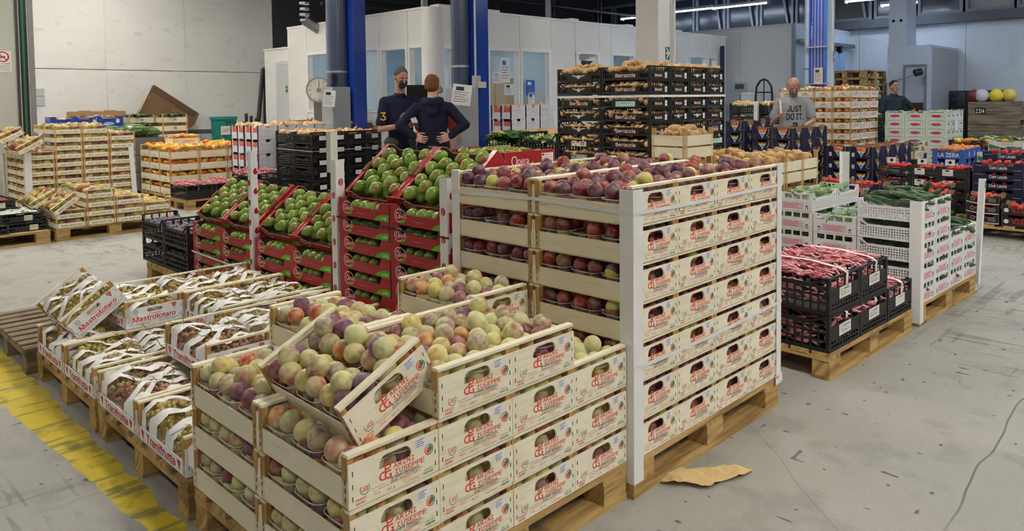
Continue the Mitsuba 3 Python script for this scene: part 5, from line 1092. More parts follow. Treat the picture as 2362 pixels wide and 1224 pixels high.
# ---------------------------------------------------------------- sliding door post at the far left with a no-smoking sign
JX, JV, JS = 2.554, 11.9, 1.24
jp = [('panel', G().box(-1.5, JX - .045 * JS, JV, JV + .1, 0, 5.0, c=C(184, 186, 178)), 'm_satin', False)]
for x0, x1, y0, y1, c in ((-.045, -.022, -.03, .1, C(58, 58, 58)), (-.022, -.014, -.04, .1, C(196, 192, 180)), (-.014, .006, -.05, .1, C(20, 22, 22)), (.006, .028, -.055, .1, C(26, 100, 72)), (.028, .055, -.05, .1, C(24, 22, 22)), (.055, .064, -.04, .1, C(190, 186, 178)), (.064, .125, -.02, .15, C(132, 132, 134))):
    jp.append(('jamb_strip', G().box(JX + x0 * JS, JX + x1 * JS, JV + y0, JV + y1, 0, 5.0, c=c), 'm_satin', False))
single('wall_partition', jp, tr(0, 0), structure=True, label='grey sliding door panel with dark and green jamb strips at the left edge')
f = face('-y', JV - .002) @ tr(2.356, 2.109) @ sc(JS, JS, 1); g, k, r_ = G(), G(), G()
g.shape(sbox(-.085, -.125, .07, .1), f, C(230, 230, 228)); ring = Point(-.01, .035).buffer(.058); r_.shape(ring.difference(Point(-.01, .035).buffer(.045)), f @ tr(0, 0, .001), C(190, 40, 50)); r_.shape(sbox(-.05, -.005, .05, .005), f @ tr(-.01, .035, .001) @ rot('z', -.7), C(190, 40, 50))
k.shape(sbox(-.04, .028, .02, .04), f @ tr(0, 0, .0008) @ rot('z', .2), C(30, 30, 32)); k.text('VIETATO FUMARE', .012, f @ tr(-.008, -.045, .001), C(40, 40, 42), True, width=.13)
for j in range(5): k.shape(sbox(-.07, -.062 - j * .012, .058 - .01 * (j % 2), -.058 - j * .012), f @ tr(0, 0, .001), C(140, 140, 140))
single('no_smoking_sign', [('plate', g, 'm_satin', False), ('red_ring', r_, 'm_matte', False), ('lettering', k, 'm_matte', False)], None, 'white no-smoking sign on the grey door panel at the left edge', 'sign')
# ---------------------------------------------------------------- white boxes and black crates of butternut squash
def white_prints(W, L, H):
    g = G(); f = face('-y', -L - .001)
    g.shape(Point(-.09, .12).buffer(.016).difference(Point(-.09, .12).buffer(.012)), f, C(150, 156, 176))
    for j in range(4): g.shape(sbox(-.05, .13 - j * .016, .02 + .02 * (j % 2), .134 - j * .016), f, C(170, 172, 184))
    for j in range(3): g.shape(sbox(-.11, .05 - j * .014, .06 - .02 * j, .053 - j * .014), f, C(180, 182, 190))
    r = G(); f2 = face('-x', -W - .001)
    r.shape(sbox(-.2, .09, .2, .15), f2, C(206, 92, 72))
    for j in range(3): r.shape(sbox(-.2, .098 + j * .018, .2, .101 + j * .018), f2 @ tr(0, 0, .0005), C(226, 150, 130))
    n = G()
    for x in (-.19, 0, .19): n.box(x - .014, x + .014, .005, H, -.003, .001, c=C(44, 46, 84), m=f2 @ tr(0, 0, .001))
    for x in (-.165, .03): n.box(x, x + .02, .005, H, -.003, .0015, c=C(222, 220, 216), m=f2 @ tr(0, 0, .001))
    return [('end_panel__print', g, 'm_matte', False), ('side_panel__red_band', r, 'm_matte', False), ('side_panel__bars', n, 'm_matte', False)]
define('white_box', carton_parts(.278, .4, .188, C(218, 220, 228), inner=C(150, 126, 100), cut=.18, cw=.9, endcut=.2, flaps=False, prints=white_prints))
place('pallet', 'pallet', tr(4.64, 9.34), 'pallet under the white boxes of butternut squash', 'pallet')
def bn_fill(n_, s=1.0, z=.17):
    def f_(m, where, k, n):
        if k == n - 1: heap('butternut', n_, m, .2, .32, z, f'pale butternut squash in {where}', f'butternut squash in {where}', 'butternut squash', dz=.012, s=s)
        else: heap('butternut', 2, m, .1, .3, .1, f'pale butternut squash in {where}', f'butternut squash in {where}', 'butternut squash', dz=.01, s=s * .8)
    return f_
stack_of('white_box', 'white_box', [(4.66 + .141 + .282 * s, 9.36 + .2 + .405 * t, 0, 5, f'{CN4[s]} column, {"front" if t == 0 else "rear"} row by the scale') for t in (0, 1) for s in range(4) if t == 0 or s == 0], .19, .25, np.eye(4), 'white box of butternut squash, {lvl}, {where}', 'box', 'white boxes of butternut squash', bn_fill(5, .85))
def tag_lab(f, W, h): return [('tag', G().shape(sbox(-.02, .045, .075, .1), f @ rot('z', .03), C(226, 228, 230)), 'm_matte', False)]
define('butternut_crate', plastic_crate_parts(.257, .455, .152, end='lattice', side='lattice', dip=.03, label=tag_lab)); place('pallet', 'pallet', tr(4.76, 8.2), 'pallet under the black crates of butternut squash', 'pallet')
stack_of('butternut_crate', 'butternut_crate', [(4.79 + .13 + .26 * s, 8.22 + .23 + .46 * t, 0, 6, f'{CN4[s]} column, {"front" if t == 0 else "rear"} row, butternut stack') for s in range(4) for t in (0, 1) if t == 0 or s < 2], .1535, .21, np.eye(4), 'black lattice crate of butternut squash, {lvl} in {where}', 'crate', 'black crates of butternut squash', bn_fill(5, .72, .13))
strap([(5.84, 8.214, .9), (4.784, 8.214, .89), (4.784, 9.14, .9)], 'thin pale strap around the black butternut crates', C(206, 196, 160), .008)
corner_post(4.2, 6.2, 0, .1, 'x') if False else None
# beans behind the far pear stack
def small_beans(u, v, z0, n, txt, rz=0):
    for k in range(n):
        m = tr(u, v, z0 + .2 * k) @ rot('z', rz); place('bean_crate_plain', 'bean_crate', m, f'black plastic crate of pink beans {txt}, {ordinal(k)} of its pile', 'crate', 'black bean crates on the left')
    r = np.random.default_rng(int(u * 100))
    for i in range(26): place(f'bean_pod_{r.integers(5)}', 'bean_pod', tr(u, v, z0 + .2 * n) @ rot('z', rz) @ tr(r.uniform(-.15, .15), r.uniform(-.22, .22), r.uniform(.0, .04)) @ rot('z', r.uniform(0, 3.1)) @ rot('y', r.normal() * .2) @ sc(1.25), f'pink bean pod in the crate {txt}', 'bean pod', f'bean pods {txt}')
    for i in range(60): pile_add('deep_bean_pods', f'bean_pod_{r.integers(5)}', tr(u, v, z0 + .2 * n) @ rot('z', rz) @ tr(r.uniform(-.16, .16), r.uniform(-.24, .24), r.uniform(-.02, .01)) @ rot('z', r.uniform(0, 3.1)) @ sc(1.25))
define('bean_crate_plain', plastic_crate_parts(.395, .56, .2, end='windows', side='lattice', dip=.02))
place('small_pallet', 'pallet', tr(4.17, 10.57), 'pallet under the bean crates in front of the squash stack', 'pallet')
small_beans(4.38, 10.87, .144, 1, 'behind the far pear boxes'); small_beans(4.80, 10.87, .144, 1, 'behind the far pear boxes, further right')
small_beans(4.46, 9.02, .02, 3, 'left of the butternut crates')
# dark plums in two piles of black crates by the far pear stack
define('fig_crate', plastic_crate_parts(.3, .485, .2, end='windows', side='lattice', dip=.05))
place('small_pallet', 'pallet', tr(2.3, 5.92) , 'pallet under the black crates of blue plums', 'pallet')
fruit('blue_plum', [((64, 56, 86), (100, 60, 84), .35), ((74, 64, 92), (56, 50, 78), .4), ((120, 74, 92), (70, 58, 86), .5)], k=2, n=4, r=(.024, .024, .030), seed=33, bloom=.4)
for i, v in enumerate((6.62, 6.13)):
    for k in range(2):
        m = tr(2.47, v, .144 + .2 * k); place('fig_crate', 'plum_crate_black', m, f'black plastic crate of small blue plums, {("far", "near")[i]} pile, {("lower", "upper")[k]}', 'crate', 'black crates of blue plums')
        if k: heap('blue_plum', 54, m, .24, .42, .128, f'small blue plum in the {("far", "near")[i]} black crate', f'blue plums in the {("far", "near")[i]} black crate', 'plum', dz=.012)
        else: heap('blue_plum', 24, m, .24, .42, .12, '', '', 'plum', pile='deep_blue_plums', dz=.012)
# greens in black crates beside the potato tower, wooden crates of butternut behind
define('greens_crate', plastic_crate_parts(.38, .49, .24, end='lattice', side='lattice', dip=.07))
for k in range(4): place('greens_crate', 'greens_crate', tr(5.30, 4.73, .23 + .24 * k), f'black plastic crate of pale lettuce left of the potato tower, {ordinal(k)} of its pile', 'crate', 'black lettuce crates left of the potato tower')
for k in range(4): place('greens_crate', 'greens_crate', tr(5.34, 5.24, .15 + .24 * k), f'black plastic crate of dark greens left of the lettuce crates, {ordinal(k)} of its pile', 'crate', 'black crates of dark greens')
place('wide_pallet', 'pallet', tr(5.12, 4.49), 'pallet under the crates of lettuce and greens', 'pallet')
single('lettuce', (leaf_mass(150, .32, .42, 1.10, .05, [(160, 190, 110), (190, 210, 140), (130, 168, 84), (206, 220, 166)], 61, .08, .3), 'm_satin', False), tr(5.30, 4.73), 'pale green lettuce in the black crate left of the potato tower', 'lettuce', stuff=True)
single('leafy_greens', (leaf_mass(60, .3, .4, 1.06, .05, [(62, 110, 40), (84, 136, 56), (46, 88, 34)], 62, .17, .9), 'm_satin', False), tr(5.34, 5.24), 'big dark green leaves in the black crate behind the pear tower', 'greens', stuff=True)
define('butternut_wood', slat_crate_parts(.5, .31, .2, 2, .07, post=.028, rails=True, gap0=.004)); gb = G().box(6.62, 7.8, 5.72, 7.0, 0, .62, c=C(120, 96, 64)).box(6.6, 7.82, 5.7, 7.02, .62, .65, c=C(160, 128, 84)); single('crate_stand', (gb, 'm_matte', False), None, 'wooden stand under the pale butternut crates', 'stand')
stack_of('butternut_wood', 'butternut_crate_wood', [(6.88 + .51 * t, 5.9 + .32 * s, 0, 2, f'{CN4[s]} column {"in front of" if t == 0 else "behind the front of"} the office wall') for s in range(4) for t in (0, 1)], .21, .65, np.eye(4), 'wooden crate of butternut squash, {lvl}, {where}', 'crate', 'pale butternut crates by the office', lambda m, w, k, n: heap('butternut', 7, m, .4, .22, .19, f'pale butternut squash in {w}', f'butternut squash in {w}', 'butternut squash', dz=.015) if k == n - 1 else None, which=lambda k, n: True)
gb = G().box(7.2, 8.1, 7.12, 7.8, 0, .86, c=C(120, 96, 64)); single('box_stand', (gb, 'm_matte', False), None, 'stand under the white boxes by the office wall', 'stand')
stack_of('white_box', 'white_box', [(7.36 + .29 * s, 7.36, 0, 3, f'{CN4[s]} column by the office wall') for s in range(3)], .19, .86, np.eye(4), 'pinkish white box of butternut squash, {lvl} in the {where}', 'box', 'white boxes by the office wall', bn_fill(3, .7), which=lambda k, n: True)
# ---------------------------------------------------------------- columns with drain pipes, metal guards, the dial scale
BLUE, BLUEGREY = C(24, 58, 148), C(70, 80, 104)
def column(u, v, side, pu, pv, pr, gu, gv, gz, label, gw=.36):
    g = G(); b = side / 2; t = .02
    g.box(u - b, u + b, v - b, v - b + t, 0, 5.6, c=BLUE).box(u - b, u + b, v + b - t, v + b, 0, 5.6, c=BLUE).box(u - .02, u + .02, v - b, v + b, 0, 5.6, c=BLUE).box(u - b, u - b + t, v - b, v + b, 0, 5.6, c=C(30, 70, 168)).box(u + b - t, u + b, v - b, v + b, 0, 5.6, c=BLUE)  # left-facing plate in a lighter blue, the light on it put into colour
    p = G().cyl((pu, pv, .0), (pu, pv, 5.6), pr, BLUEGREY, 24); r = G().cyl((pu, pv, 1.93), (pu, pv, 1.96), pr + .006, C(180, 184, 188), 24)
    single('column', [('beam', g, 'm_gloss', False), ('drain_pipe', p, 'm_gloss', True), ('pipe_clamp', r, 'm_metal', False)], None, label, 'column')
    q = G(); w = gw / 2
    for a0, a1, b0, b1 in ((-w, w, -w, -w + .004), (-w, -w + .004, -w, w), (-w, w, w - .004, w), (w - .004, w, -w, w)): q.box(gu + a0, gu + a1, gv + b0, gv + b1, 0, gz, c=C(150, 156, 160))
    single('column_guard', (q, 'm_satin', False), None, 'grey sheet metal guard at the foot of the ' + label.split(' ')[0] + ' blue column', 'column guard')
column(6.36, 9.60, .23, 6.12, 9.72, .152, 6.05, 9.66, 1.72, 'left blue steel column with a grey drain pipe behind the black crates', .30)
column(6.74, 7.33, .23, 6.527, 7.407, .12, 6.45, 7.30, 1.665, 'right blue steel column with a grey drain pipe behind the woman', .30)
single('conduit', [('tube', G().cyl((6.605, 7.2, 1.8), (6.605, 7.2, 5.6), .014, C(186, 190, 192), 8), 'm_satin', True), ('junction_box', G().box(6.55, 6.66, 7.16, 7.21, 1.66, 1.82, c=C(170, 172, 174)).box(6.60, 6.74, 7.14, 7.20, 1.66, 1.74, c=C(190, 192, 194)), 'm_satin', False), ('wire', G().tube([(6.6, 7.19, 1.66), (6.58, 7.17, 1.3), (6.61, 7.18, .9), (6.56, 7.16, .5)], .004, C(120, 122, 124), 5), 'm_matte', True)], None, 'grey conduit with a junction box on the right blue column', 'conduit')
single('white_column', [('shaft', G().box(8.69, 9.06, 5.78, 6.15, 0, 5.6, c=C(232, 231, 229)), 'm_satin', False), ('edge_strip', G().box(9.06, 9.09, 5.76, 5.79, 0, 5.6, c=C(222, 222, 220)).box(8.98, 9.0, 5.765, 5.78, 0, 5.6, c=C(206, 206, 204)), 'm_satin', False),
    ('conduit', G().cyl((9.02, 5.755, 0), (9.02, 5.755, 5.6), .012, C(216, 216, 214), 8), 'm_satin', True)], None, 'white painted column behind the black potato tower', 'column')
def exit_sign(f, k): g = G().shape(sbox(-.055, -.095, .055, .095), f, C(22, 92, 66)); g.shape(shapely.union_all([sbox(-.045, -.014, .02, .014), LineString([(-.015, .07), (.035, 0), (-.015, -.07)]).buffer(.016, cap_style='square', join_style='mitre')]).intersection(sbox(-.05, -.08, .055, .08)), f @ tr(0, 0, .001), C(232, 238, 234)); return g
single('exit_sign', (exit_sign(face('-y', 5.777) @ tr(8.91, 2.12) @ sc(.9, .9, 1), 0), 'm_satin', False), None, 'green exit sign with a white arrow on the white column', 'sign')
a = np.linspace(0, 2 * np.pi, 49)[:-1]; fd = face('-x', 0) 
dial = rot('z', .5); cm = tr(5.93, 9.93, 1.68) @ rot('z', -.55)
hs = G().cyl((0, -.05, 0), (0, .09, 0), .19, C(150, 146, 136), 32); hs2 = G().cyl((0, -.055, 0), (0, -.048, 0), .165, C(228, 226, 218), 32); tick = G()
for i in range(12): tick.box(-.004, .004, -.0572, -.0562, .125, .15, c=C(90, 90, 88), m=rot('y', i * math.pi / 6))
tick.box(-.004, .004, -.0580, -.0570, -.02, .12, c=C(60, 60, 58)); tick.shape(Point(0, 0).buffer(.035), face('-y', -.0585), C(170, 160, 120)); tick.text('kg', .03, face('-y', -.0592) @ tr(0, -.012), C(70, 66, 58))
pst = G().box(-.08, .08, -.04, .1, -1.68, -.17, c=C(112, 110, 104)).box(-.3, .3, -.5, .2, -1.68, -1.58, c=C(112, 110, 104))
single('dial_scale', [('housing', hs, 'm_satin', True), ('dial_face', hs2, 'm_gloss', False), ('dial_marks', tick, 'm_matte', False), ('pillar', pst, 'm_satin', False)], cm, 'floor scale with a big round white dial beside the left column', 'scale')
def sheet(name, m, w, h, label, cat='notice', lines=5, head=C(60, 60, 66), paper=C(232, 233, 234)):
    g = G().box(-w / 2, w / 2, -.001, .001, -h / 2, h / 2, c=paper); k = G(); f = face('-y', -.0016); k.shape(sbox(-w * .32, h * .2, w * .1, h * .38), f, head)
    for j in range(lines): k.shape(sbox(-w * .4, h * (.1 - j * .11), w * (.36 - .1 * (j % 3)), h * (.13 - j * .11)), f, C(120, 122, 128))
    return single(name, [('sheet', g, 'm_matte', False), ('lettering', k, 'm_matte', False)], m, label, cat)
sheet('notice', tr(5.82, 9.47, 1.55) @ rot('z', -.7) @ rot('y', .1), .17, .24, 'white notice on the guard of the left column')
sheet('notice', tr(6.2, 7.02, 1.57) @ rot('z', -.75) @ rot('y', .12), .24, .26, 'white instruction sheet on the guard of the right column')
single('scanner_gun', (G().box(-.03, .03, -.02, .02, 0, .16, c=C(30, 36, 80)).box(-.05, .04, -.03, .03, .12, .19, c=C(28, 30, 44)), 'm_satin', False), tr(5.95, 9.60, 1.72) @ rot('y', .2), 'dark blue hand scanner on top of the left guard', 'scanner')
single('monitor', [('screen', G().box(-.2, .2, -.02, .02, 0, .26, c=C(24, 26, 30)), 'm_gloss', False), ('pole', G().box(-.02, .02, 0, .04, -1.4, 0, c=C(60, 62, 66)), 'm_satin', False), ('foot', G().box(-.25, .25, -.2, .25, -1.42, -1.38, c=C(60, 62, 66)), 'm_satin', False)], tr(5.90, 7.42, 1.44) @ rot('z', -.7), 'black monitor on a stand between the man and the woman', 'monitor')
# office: notices on panes, cabinets, desk and things behind the glass
for u, z, w, h, t, cc in ((8.12, 1.96, .2, .38, 'printed timetable', C(90, 110, 180)), (7.95, 1.84, .18, .17, 'small paper', C(150, 160, 180)), (8.2, 1.66, .2, .17, 'black and white notice', C(40, 40, 44)), (8.68, 1.69, .2, .24, 'blue safety notice', C(40, 90, 190)), (8.70, 1.49, .14, .26, 'narrow notice with codes', C(60, 60, 66))):
    m = tr(u, V0 - .004, z); sheet('pane_notice', m, w, h, f'{t} taped on the office window', paper=C(226, 230, 236) if 'blue' not in t else C(44, 96, 196), head=cc if 'blue' not in t else C(230, 236, 246))
CABW = C(206, 214, 218)
for i, (u, v, z0, z1, w, d, c, t) in enumerate(((8.95, 9.9, 1.3, 2.15, .6, 1.1, CABW, 'white wall cabinet behind the left office window'), (8.6, 11.4, 0, 1.95, .6, .8, C(176, 186, 190), 'grey cabinet at the far end of the office'), (8.9, 8.9, 0, 1.86, .5, .6, C(172, 142, 104), 'wooden cabinet behind the rounded office corner'), (10.3, 10.1, 0, 1.9, 1.1, .6, C(150, 140, 124), 'brown cabinet deep in the right office room'))):
    g = G().box(u, u + w, v, v + d, z0, z1, c=c); dr_ = G().box(u - .012, u, v + .02, v + d / 2 - .01, z0 + .03, z1 - .03, c=c * .95).box(u - .012, u, v + d / 2 + .01, v + d - .02, z0 + .03, z1 - .03, c=c * .95)
    single('office_cabinet', [('body', g, 'm_satin', False), ('door', dr_, 'm_satin', False)], None, t, 'cabinet')
g = G().box(7.7, 8.6, 9.0, 11.8, .9, .95, c=C(190, 196, 198)).box(7.75, 8.55, 9.05, 11.75, .0, .9, c=C(150, 158, 162)); single('office_desk', (g, 'm_satin', False), None, 'long pale counter inside the office', 'counter')
rr = np.random.default_rng(71)
for i in range(7):
    v = 9.2 + i * .37; g = G().box(7.8, 8.2, v, v + .28, .95, .95 + rr.uniform(.1, .34), c=C(*[(70, 76, 84), (200, 206, 210), (120, 130, 140), (60, 64, 70)][i % 4])); single('office_device', (g, 'm_satin', False), None, f'office device on the counter behind the glass, {ordinal(i)} from the right', 'device', 'devices on the office counter')
dk = [('top', G().box(6.0, 6.62, 9.98, 10.6, 1.18, 1.21, c=C(206, 208, 208)), 'm_satin', False), ('drawer', G().box(6.02, 6.6, 9.99, 10.59, 1.02, 1.18, c=C(112, 66, 36)), 'm_satin', False)]
for x in (6.02, 6.55):
    for y in (10.0, 10.54): dk.append(('leg', G().box(x, x + .05, y, y + .05, 0, 1.02, c=C(100, 58, 32)), 'm_satin', False))
single('desk', dk, tr(.0, -.45), 'brown wooden desk with a drawer by the office window', 'desk')
single('printer', [('body', G().box(6.15, 6.5, 9.65, 10.05, 1.21, 1.36, c=C(190, 192, 192)), 'm_satin', False), ('tray', G().box(6.1, 6.3, 9.7, 10.0, 1.36, 1.39, c=C(60, 62, 66)), 'm_satin', False)], None, 'grey printer on the brown desk', 'printer')
bx_ = carton_parts(.45, .5, .62, C(176, 136, 92), cut=.05, cw=.9, flaps=False); single('cardboard_box', bx_, tr(6.35, 10.93, .62) @ rot('z', .1), 'tall open brown cardboard box by the annex', 'box'); single('box_stand', (G().box(6.1, 6.6, 10.66, 11.2, 0, .62, c=C(96, 84, 70)), 'm_matte', False), None, 'dark stand under the brown cardboard box', 'stand')
# ducts and pipes under the roof
pp = G()
for t in np.linspace(0, 1, 30): pp.cyl((6.47, 11.23, 2.84 + t * 2.7), (6.47, 11.23, 2.88 + t * 2.7), .085 if int(t * 29) % 2 else .078, C(176, 178, 180), 14, caps=False)
single('duct', [('hose', pp, 'm_metal', False), ('elbow', G().cyl((6.47, 11.23, 2.86), (6.72, 11.2, 2.72), .085, C(170, 172, 174), 14), 'm_metal', False)], None, 'ribbed metal duct above the left end of the office', 'duct')
for i, (z, v0_, u0_, u1_) in enumerate(((3.34, 12.4, 7.5, 17.8), (3.52, 12.5, 7.5, 17.8), (3.75, 12.0, 7.0, 17.5), (3.18, 12.9, 10.0, 17.5))):
    pl = G().cyl((u0_, v0_, z), (u1_, v0_, z), .04, C(52, 53, 57), 8); hg = G()
    for u in np.arange(u0_ + .8, u1_, 1.9): hg.box(u, u + .04, v0_ - .02, v0_ + .02, z, 5.6, c=C(44, 45, 48))
    single('ceiling_pipe', [('pipe', pl, 'm_satin', True), ('hanger', hg, 'm_satin', False)], None, f'dark pipe hanging under the roof above the office, {ordinal(i)}', 'pipe', 'dark pipes above the office')
for i in range(5): single('roof_beam', (G().box(-9, 18.5, 11.0 - i * 4.2, 11.25 - i * 4.2, 5.2, 5.6, c=C(58, 59, 62)), 'm_matte', False), structure=True)
for i, u in enumerate((8.9, 11.9)): single('vent_stack', (G().cyl((u - 1.2, 9.6, 2.8), (u - 1.2, 9.6, 5.6), .06, C(120, 122, 124), 12), 'm_metal', True), None, f'metal vent rising from the office roof, {("left", "right")[i]}', 'vent')
for i, u in enumerate((6.9, 7.9, 9.8, 11.4, 13.1)): single('roof_fitting', (G().box(u, u + .22, V0 + .1, V0 + .3, 2.83, 2.88, c=C(224, 225, 226)), 'm_satin', False), None, f'small white fitting on the office roof edge, {ordinal(i)} from the left', 'fitting', 'fittings on the office roof edge')
single('hanging_hose', (G().tube([(8.9, 5.2, 5.5), (9.2, 5.25, 4.0), (9.52, 5.3, 3.2), (9.50, 5.32, 2.75), (9.38, 5.35, 2.56)], .018, C(206, 206, 200), 6), 'm_satin', True), tr(1.2, 1.6), 'white hose hanging from the roof right of the white column', 'hose')
# ---------------------------------------------------------------- people: one smooth skin mesh each, clothes and hair on top
import manifold3d as m3
def ell(c, r, R=None, n=20):
    s = m3.Manifold.sphere(1.0, n).scale([float(x) for x in np.broadcast_to(r, (3,))])
    if R is not None: s = s.transform(np.column_stack([R[:3, :3], np.zeros(3)]).tolist())
    return s.translate([float(x) for x in c])
def hull(*a): return m3.Manifold.batch_hull(list(a))
def chain(pts, rad, n=14): 
    s = [ell(p, r, n=n) for p, r in zip(pts, rad)]; return [hull(a, b) for a, b in zip(s, s[1:])]
def blob(parts, edge=.02, it=8):
    m = m3.Manifold.batch_boolean(parts, m3.OpType.Add).refine_to_length(edge).to_mesh()
    t = trimesh.Trimesh(m.vert_properties[:, :3], m.tri_verts); t.merge_vertices(); trimesh.smoothing.filter_taubin(t, .5, .53, it)
    return np.array(t.vertices), np.array(t.faces)
def unit(v): v = np.array(v, float); return v / np.linalg.norm(v)
def hand(w, fdir, palm, curl=.5, s=1.0, spread=.1, side=1):
    """Wrist w, direction of the fingers, palm normal; side: +1 puts the thumb to palm x fingers."""
    f = unit(fdir); p = unit(np.array(palm) - f * np.dot(palm, f)); l = np.cross(f, p) * side; out = []
    k = [w + f * .03 * s + l * x * s for x in (-.03, .03)] + [w + f * .085 * s + l * x * s for x in (-.034, .034)]
    out.append(hull(*[ell(q, .013 * s, n=10) for q in k]))
    for i, (x, L) in enumerate(((.032, .068), (.011, .078), (-.011, .072), (-.031, .056))):
        b = w + f * .084 * s + l * x * s; d = unit(f + l * spread * (x / .03)); P = [b]
        for j, (fr, c) in enumerate(((.45, .4), (.32, .9), (.23, 1.3))):
            a = curl * c; dd = unit(d * math.cos(a) + p * math.sin(a)); P.append(P[-1] + dd * L * fr * s)
        out += chain(P, [.0098 * s, .009 * s, .0084 * s, .007 * s], 8)
    b = w + f * .03 * s + l * .03 * s; P = [b, b + unit(l * .8 + f * .6 + p * .3) * .035 * s, b + unit(l * .8 + f * .6 + p * .3) * .035 * s + unit(f + l * .3 + p * .6) * .03 * s, b + unit(l * .8 + f * .6 + p * .3) * .035 * s + unit(f + l * .3 + p * .6) * .03 * s + unit(f + p * .8) * .022 * s]
    return out + chain(P, [.0125 * s, .0105 * s, .0095 * s, .0078 * s], 8)
def person(key_m, label, J, shirt, trousers, skin, hair, sleeve='short', tors=None, hairfn=None, extras=None, hs=1.0, collar=False, beard=None, hood=False, mask=None):
    """Own frame: looks along -y, x to the viewer's right when it faces the viewer, z up. J: joints."""
    J = {k: np.array(v, float) for k, v in J.items()}; H = J['head']; R = euler(*J['head_rot']); sk = []
    def hp(x, y, z): return H + (R[:3, :3] @ np.array([x, y, z])) * hs
    sk.append(hull(ell(hp(0, .012, .03), (.074 * hs, .094 * hs, .09 * hs), R), ell(hp(0, -.005, .0), (.070 * hs, .082 * hs, .08 * hs), R)))
    sk.append(hull(ell(hp(0, -.02, -.035), (.058 * hs, .062 * hs, .05 * hs), R), ell(hp(0, -.058, -.085), (.030 * hs, .026 * hs, .024 * hs), R)))
    sk.append(hull(ell(hp(0, -.088, .015), .009 * hs, n=8), ell(hp(0, -.108, -.022), (.014 * hs, .013 * hs, .011 * hs), R, 8)))
    for s in (-1, 1): sk.append(ell(hp(s * .075, .012, -.008), (.010 * hs, .019 * hs, .031 * hs), R, 10)); sk.append(ell(hp(s * .03, -.076, .028), (.022 * hs, .014 * hs, .008 * hs), R, 8))
    sk.append(hull(ell(hp(0, .02, -.06), .052 * hs), ell(J['neck'], .060)))
    sh = [J['shoulder_l'], J['shoulder_r']]
    T_ = tors or [((0, .0, 1.36), (.17, .10, .07)), ((0, -.01, 1.22), (.165, .115, .08)), ((0, 0, 1.05), (.15, .105, .08)), ((0, .01, .92), (.165, .115, .07))]
    T_ = [(np.array(c) * [1, 1, J['scale'][0]] , r) for c, r in T_]
    tm = [hull(ell(a[0], a[1]), ell(b[0], b[1])) for a, b in zip(T_, T_[1:])] + [hull(ell(J['neck'] - [0, 0, .05], .06), ell(sh[0], .06), ell(sh[1], .06), ell(*T_[0]))]
    sk += [hull(ell(a[0], np.array(a[1]) * .9), ell(b[0], np.array(b[1]) * .9)) for a, b in zip(T_, T_[1:])] + [hull(ell(J['neck'] - [0, 0, .05], .05), ell(sh[0], .045), ell(sh[1], .045))]
    top, long_ = list(tm), sleeve == 'long'
    for q in ('l', 'r'):
        s_, e, w = J['shoulder_' + q], J['elbow_' + q], J['wrist_' + q]
        sk += chain([s_, e, w], [.046, .038, .026]); sk += hand(w, J['fingers_' + q], J['palm_' + q], J['curl'][0], 1.0, .1, 1 if q == 'l' else -1)
        if long_: top += chain([s_, e, w + (e - w) * .06], [.068, .057, .043])
        else: top += chain([s_, s_ + (e - s_) * .72], [.068, .066])
    legs, shoes = [], []
    for q in ('l', 'r'):
        h_, k_, a_ = J['hip_' + q], J['knee_' + q], J['ankle_' + q]; sk += chain([h_, k_, a_], [.07, .05, .038]); legs += chain([h_, k_, a_ + [0, 0, .03]], [.098, .070, .058])
        shoes.append(hull(ell(a_ + [0, .02, -.035], (.042, .05, .04)), ell(a_ + [0, -.13, -.052], (.044, .06, .026)))); sk.append(ell(a_, .04))
    legs.append(hull(ell(J['hip_l'] + [0, 0, .06], (.10, .11, .08)), ell(J['hip_r'] + [0, 0, .06], (.10, .11, .08))))
    parts = []
    def skin_g():
        V, F = blob(sk, .018, 6); g = G(); sc_ = meshkit.noise(V * 30)[:, None]; q = (V - H) @ R[:3, :3] / hs
        col = C(*skin) * (.94 + .1 * sc_)
        lip = (np.abs(q[:, 0]) < .026) & (np.abs(q[:, 2] + .058) < .008) & (q[:, 1] < -.05); col[lip] = C(*skin) * [.82, .6, .6]
        if beard is not None:
            b = (q[:, 2] < -.028) & (q[:, 2] > -.12) & (q[:, 1] < .03) & ~lip & (np.abs(V - H).max(1) < .16); col[b] = beard
        for tri_c in (0,): pass
        fc = col[F[:, 0]]
        # one colour per triangle: split the vertices
        VV = V[F].reshape(-1, 3); FF = np.arange(len(VV)).reshape(-1, 3); return VV, FF, np.repeat(fc, 3, 0), V, F
    VV, FF, cc, V, F = skin_g(); nrm = meshkit.arrays((V, F), True)[2][F].reshape(-1, 3)
    parts.append(('body', (VV, FF, cc, nrm)))
    def cloth(pp, c, edge=.022, amp=.012, freq=9, it=6):
        V, F = blob(pp, edge, it); n_ = meshkit.arrays((V, F), True)[2]; V = V + n_ * ((meshkit.fbm(V * freq, 3) - .5) * amp * 2)[:, None]; return G().add(V, F, c)
    parts.append(('shirt', cloth(top, shirt), 'm_matte', True)); parts.append(('trousers', cloth(legs, trousers), 'm_matte', True)); parts.append(('shoes', G().add(*blob(shoes, .03, 4), C(40, 38, 38)), 'm_satin', True))
    if collar:
        c0 = J['neck'] - [0, 0, .03]; parts.append(('collar', G().add(*blob([m3.Manifold.cylinder(.05, .082, .066, 24).transform(np.column_stack([euler(-.25, 0, 0)[:3, :3], c0]).tolist()) - m3.Manifold.cylinder(.2, .07, .054, 24).transform(np.column_stack([euler(-.25, 0, 0)[:3, :3], c0 - [0, 0, .05]]).tolist())], .02, 2), shirt * 1.1), 'm_matte', True))
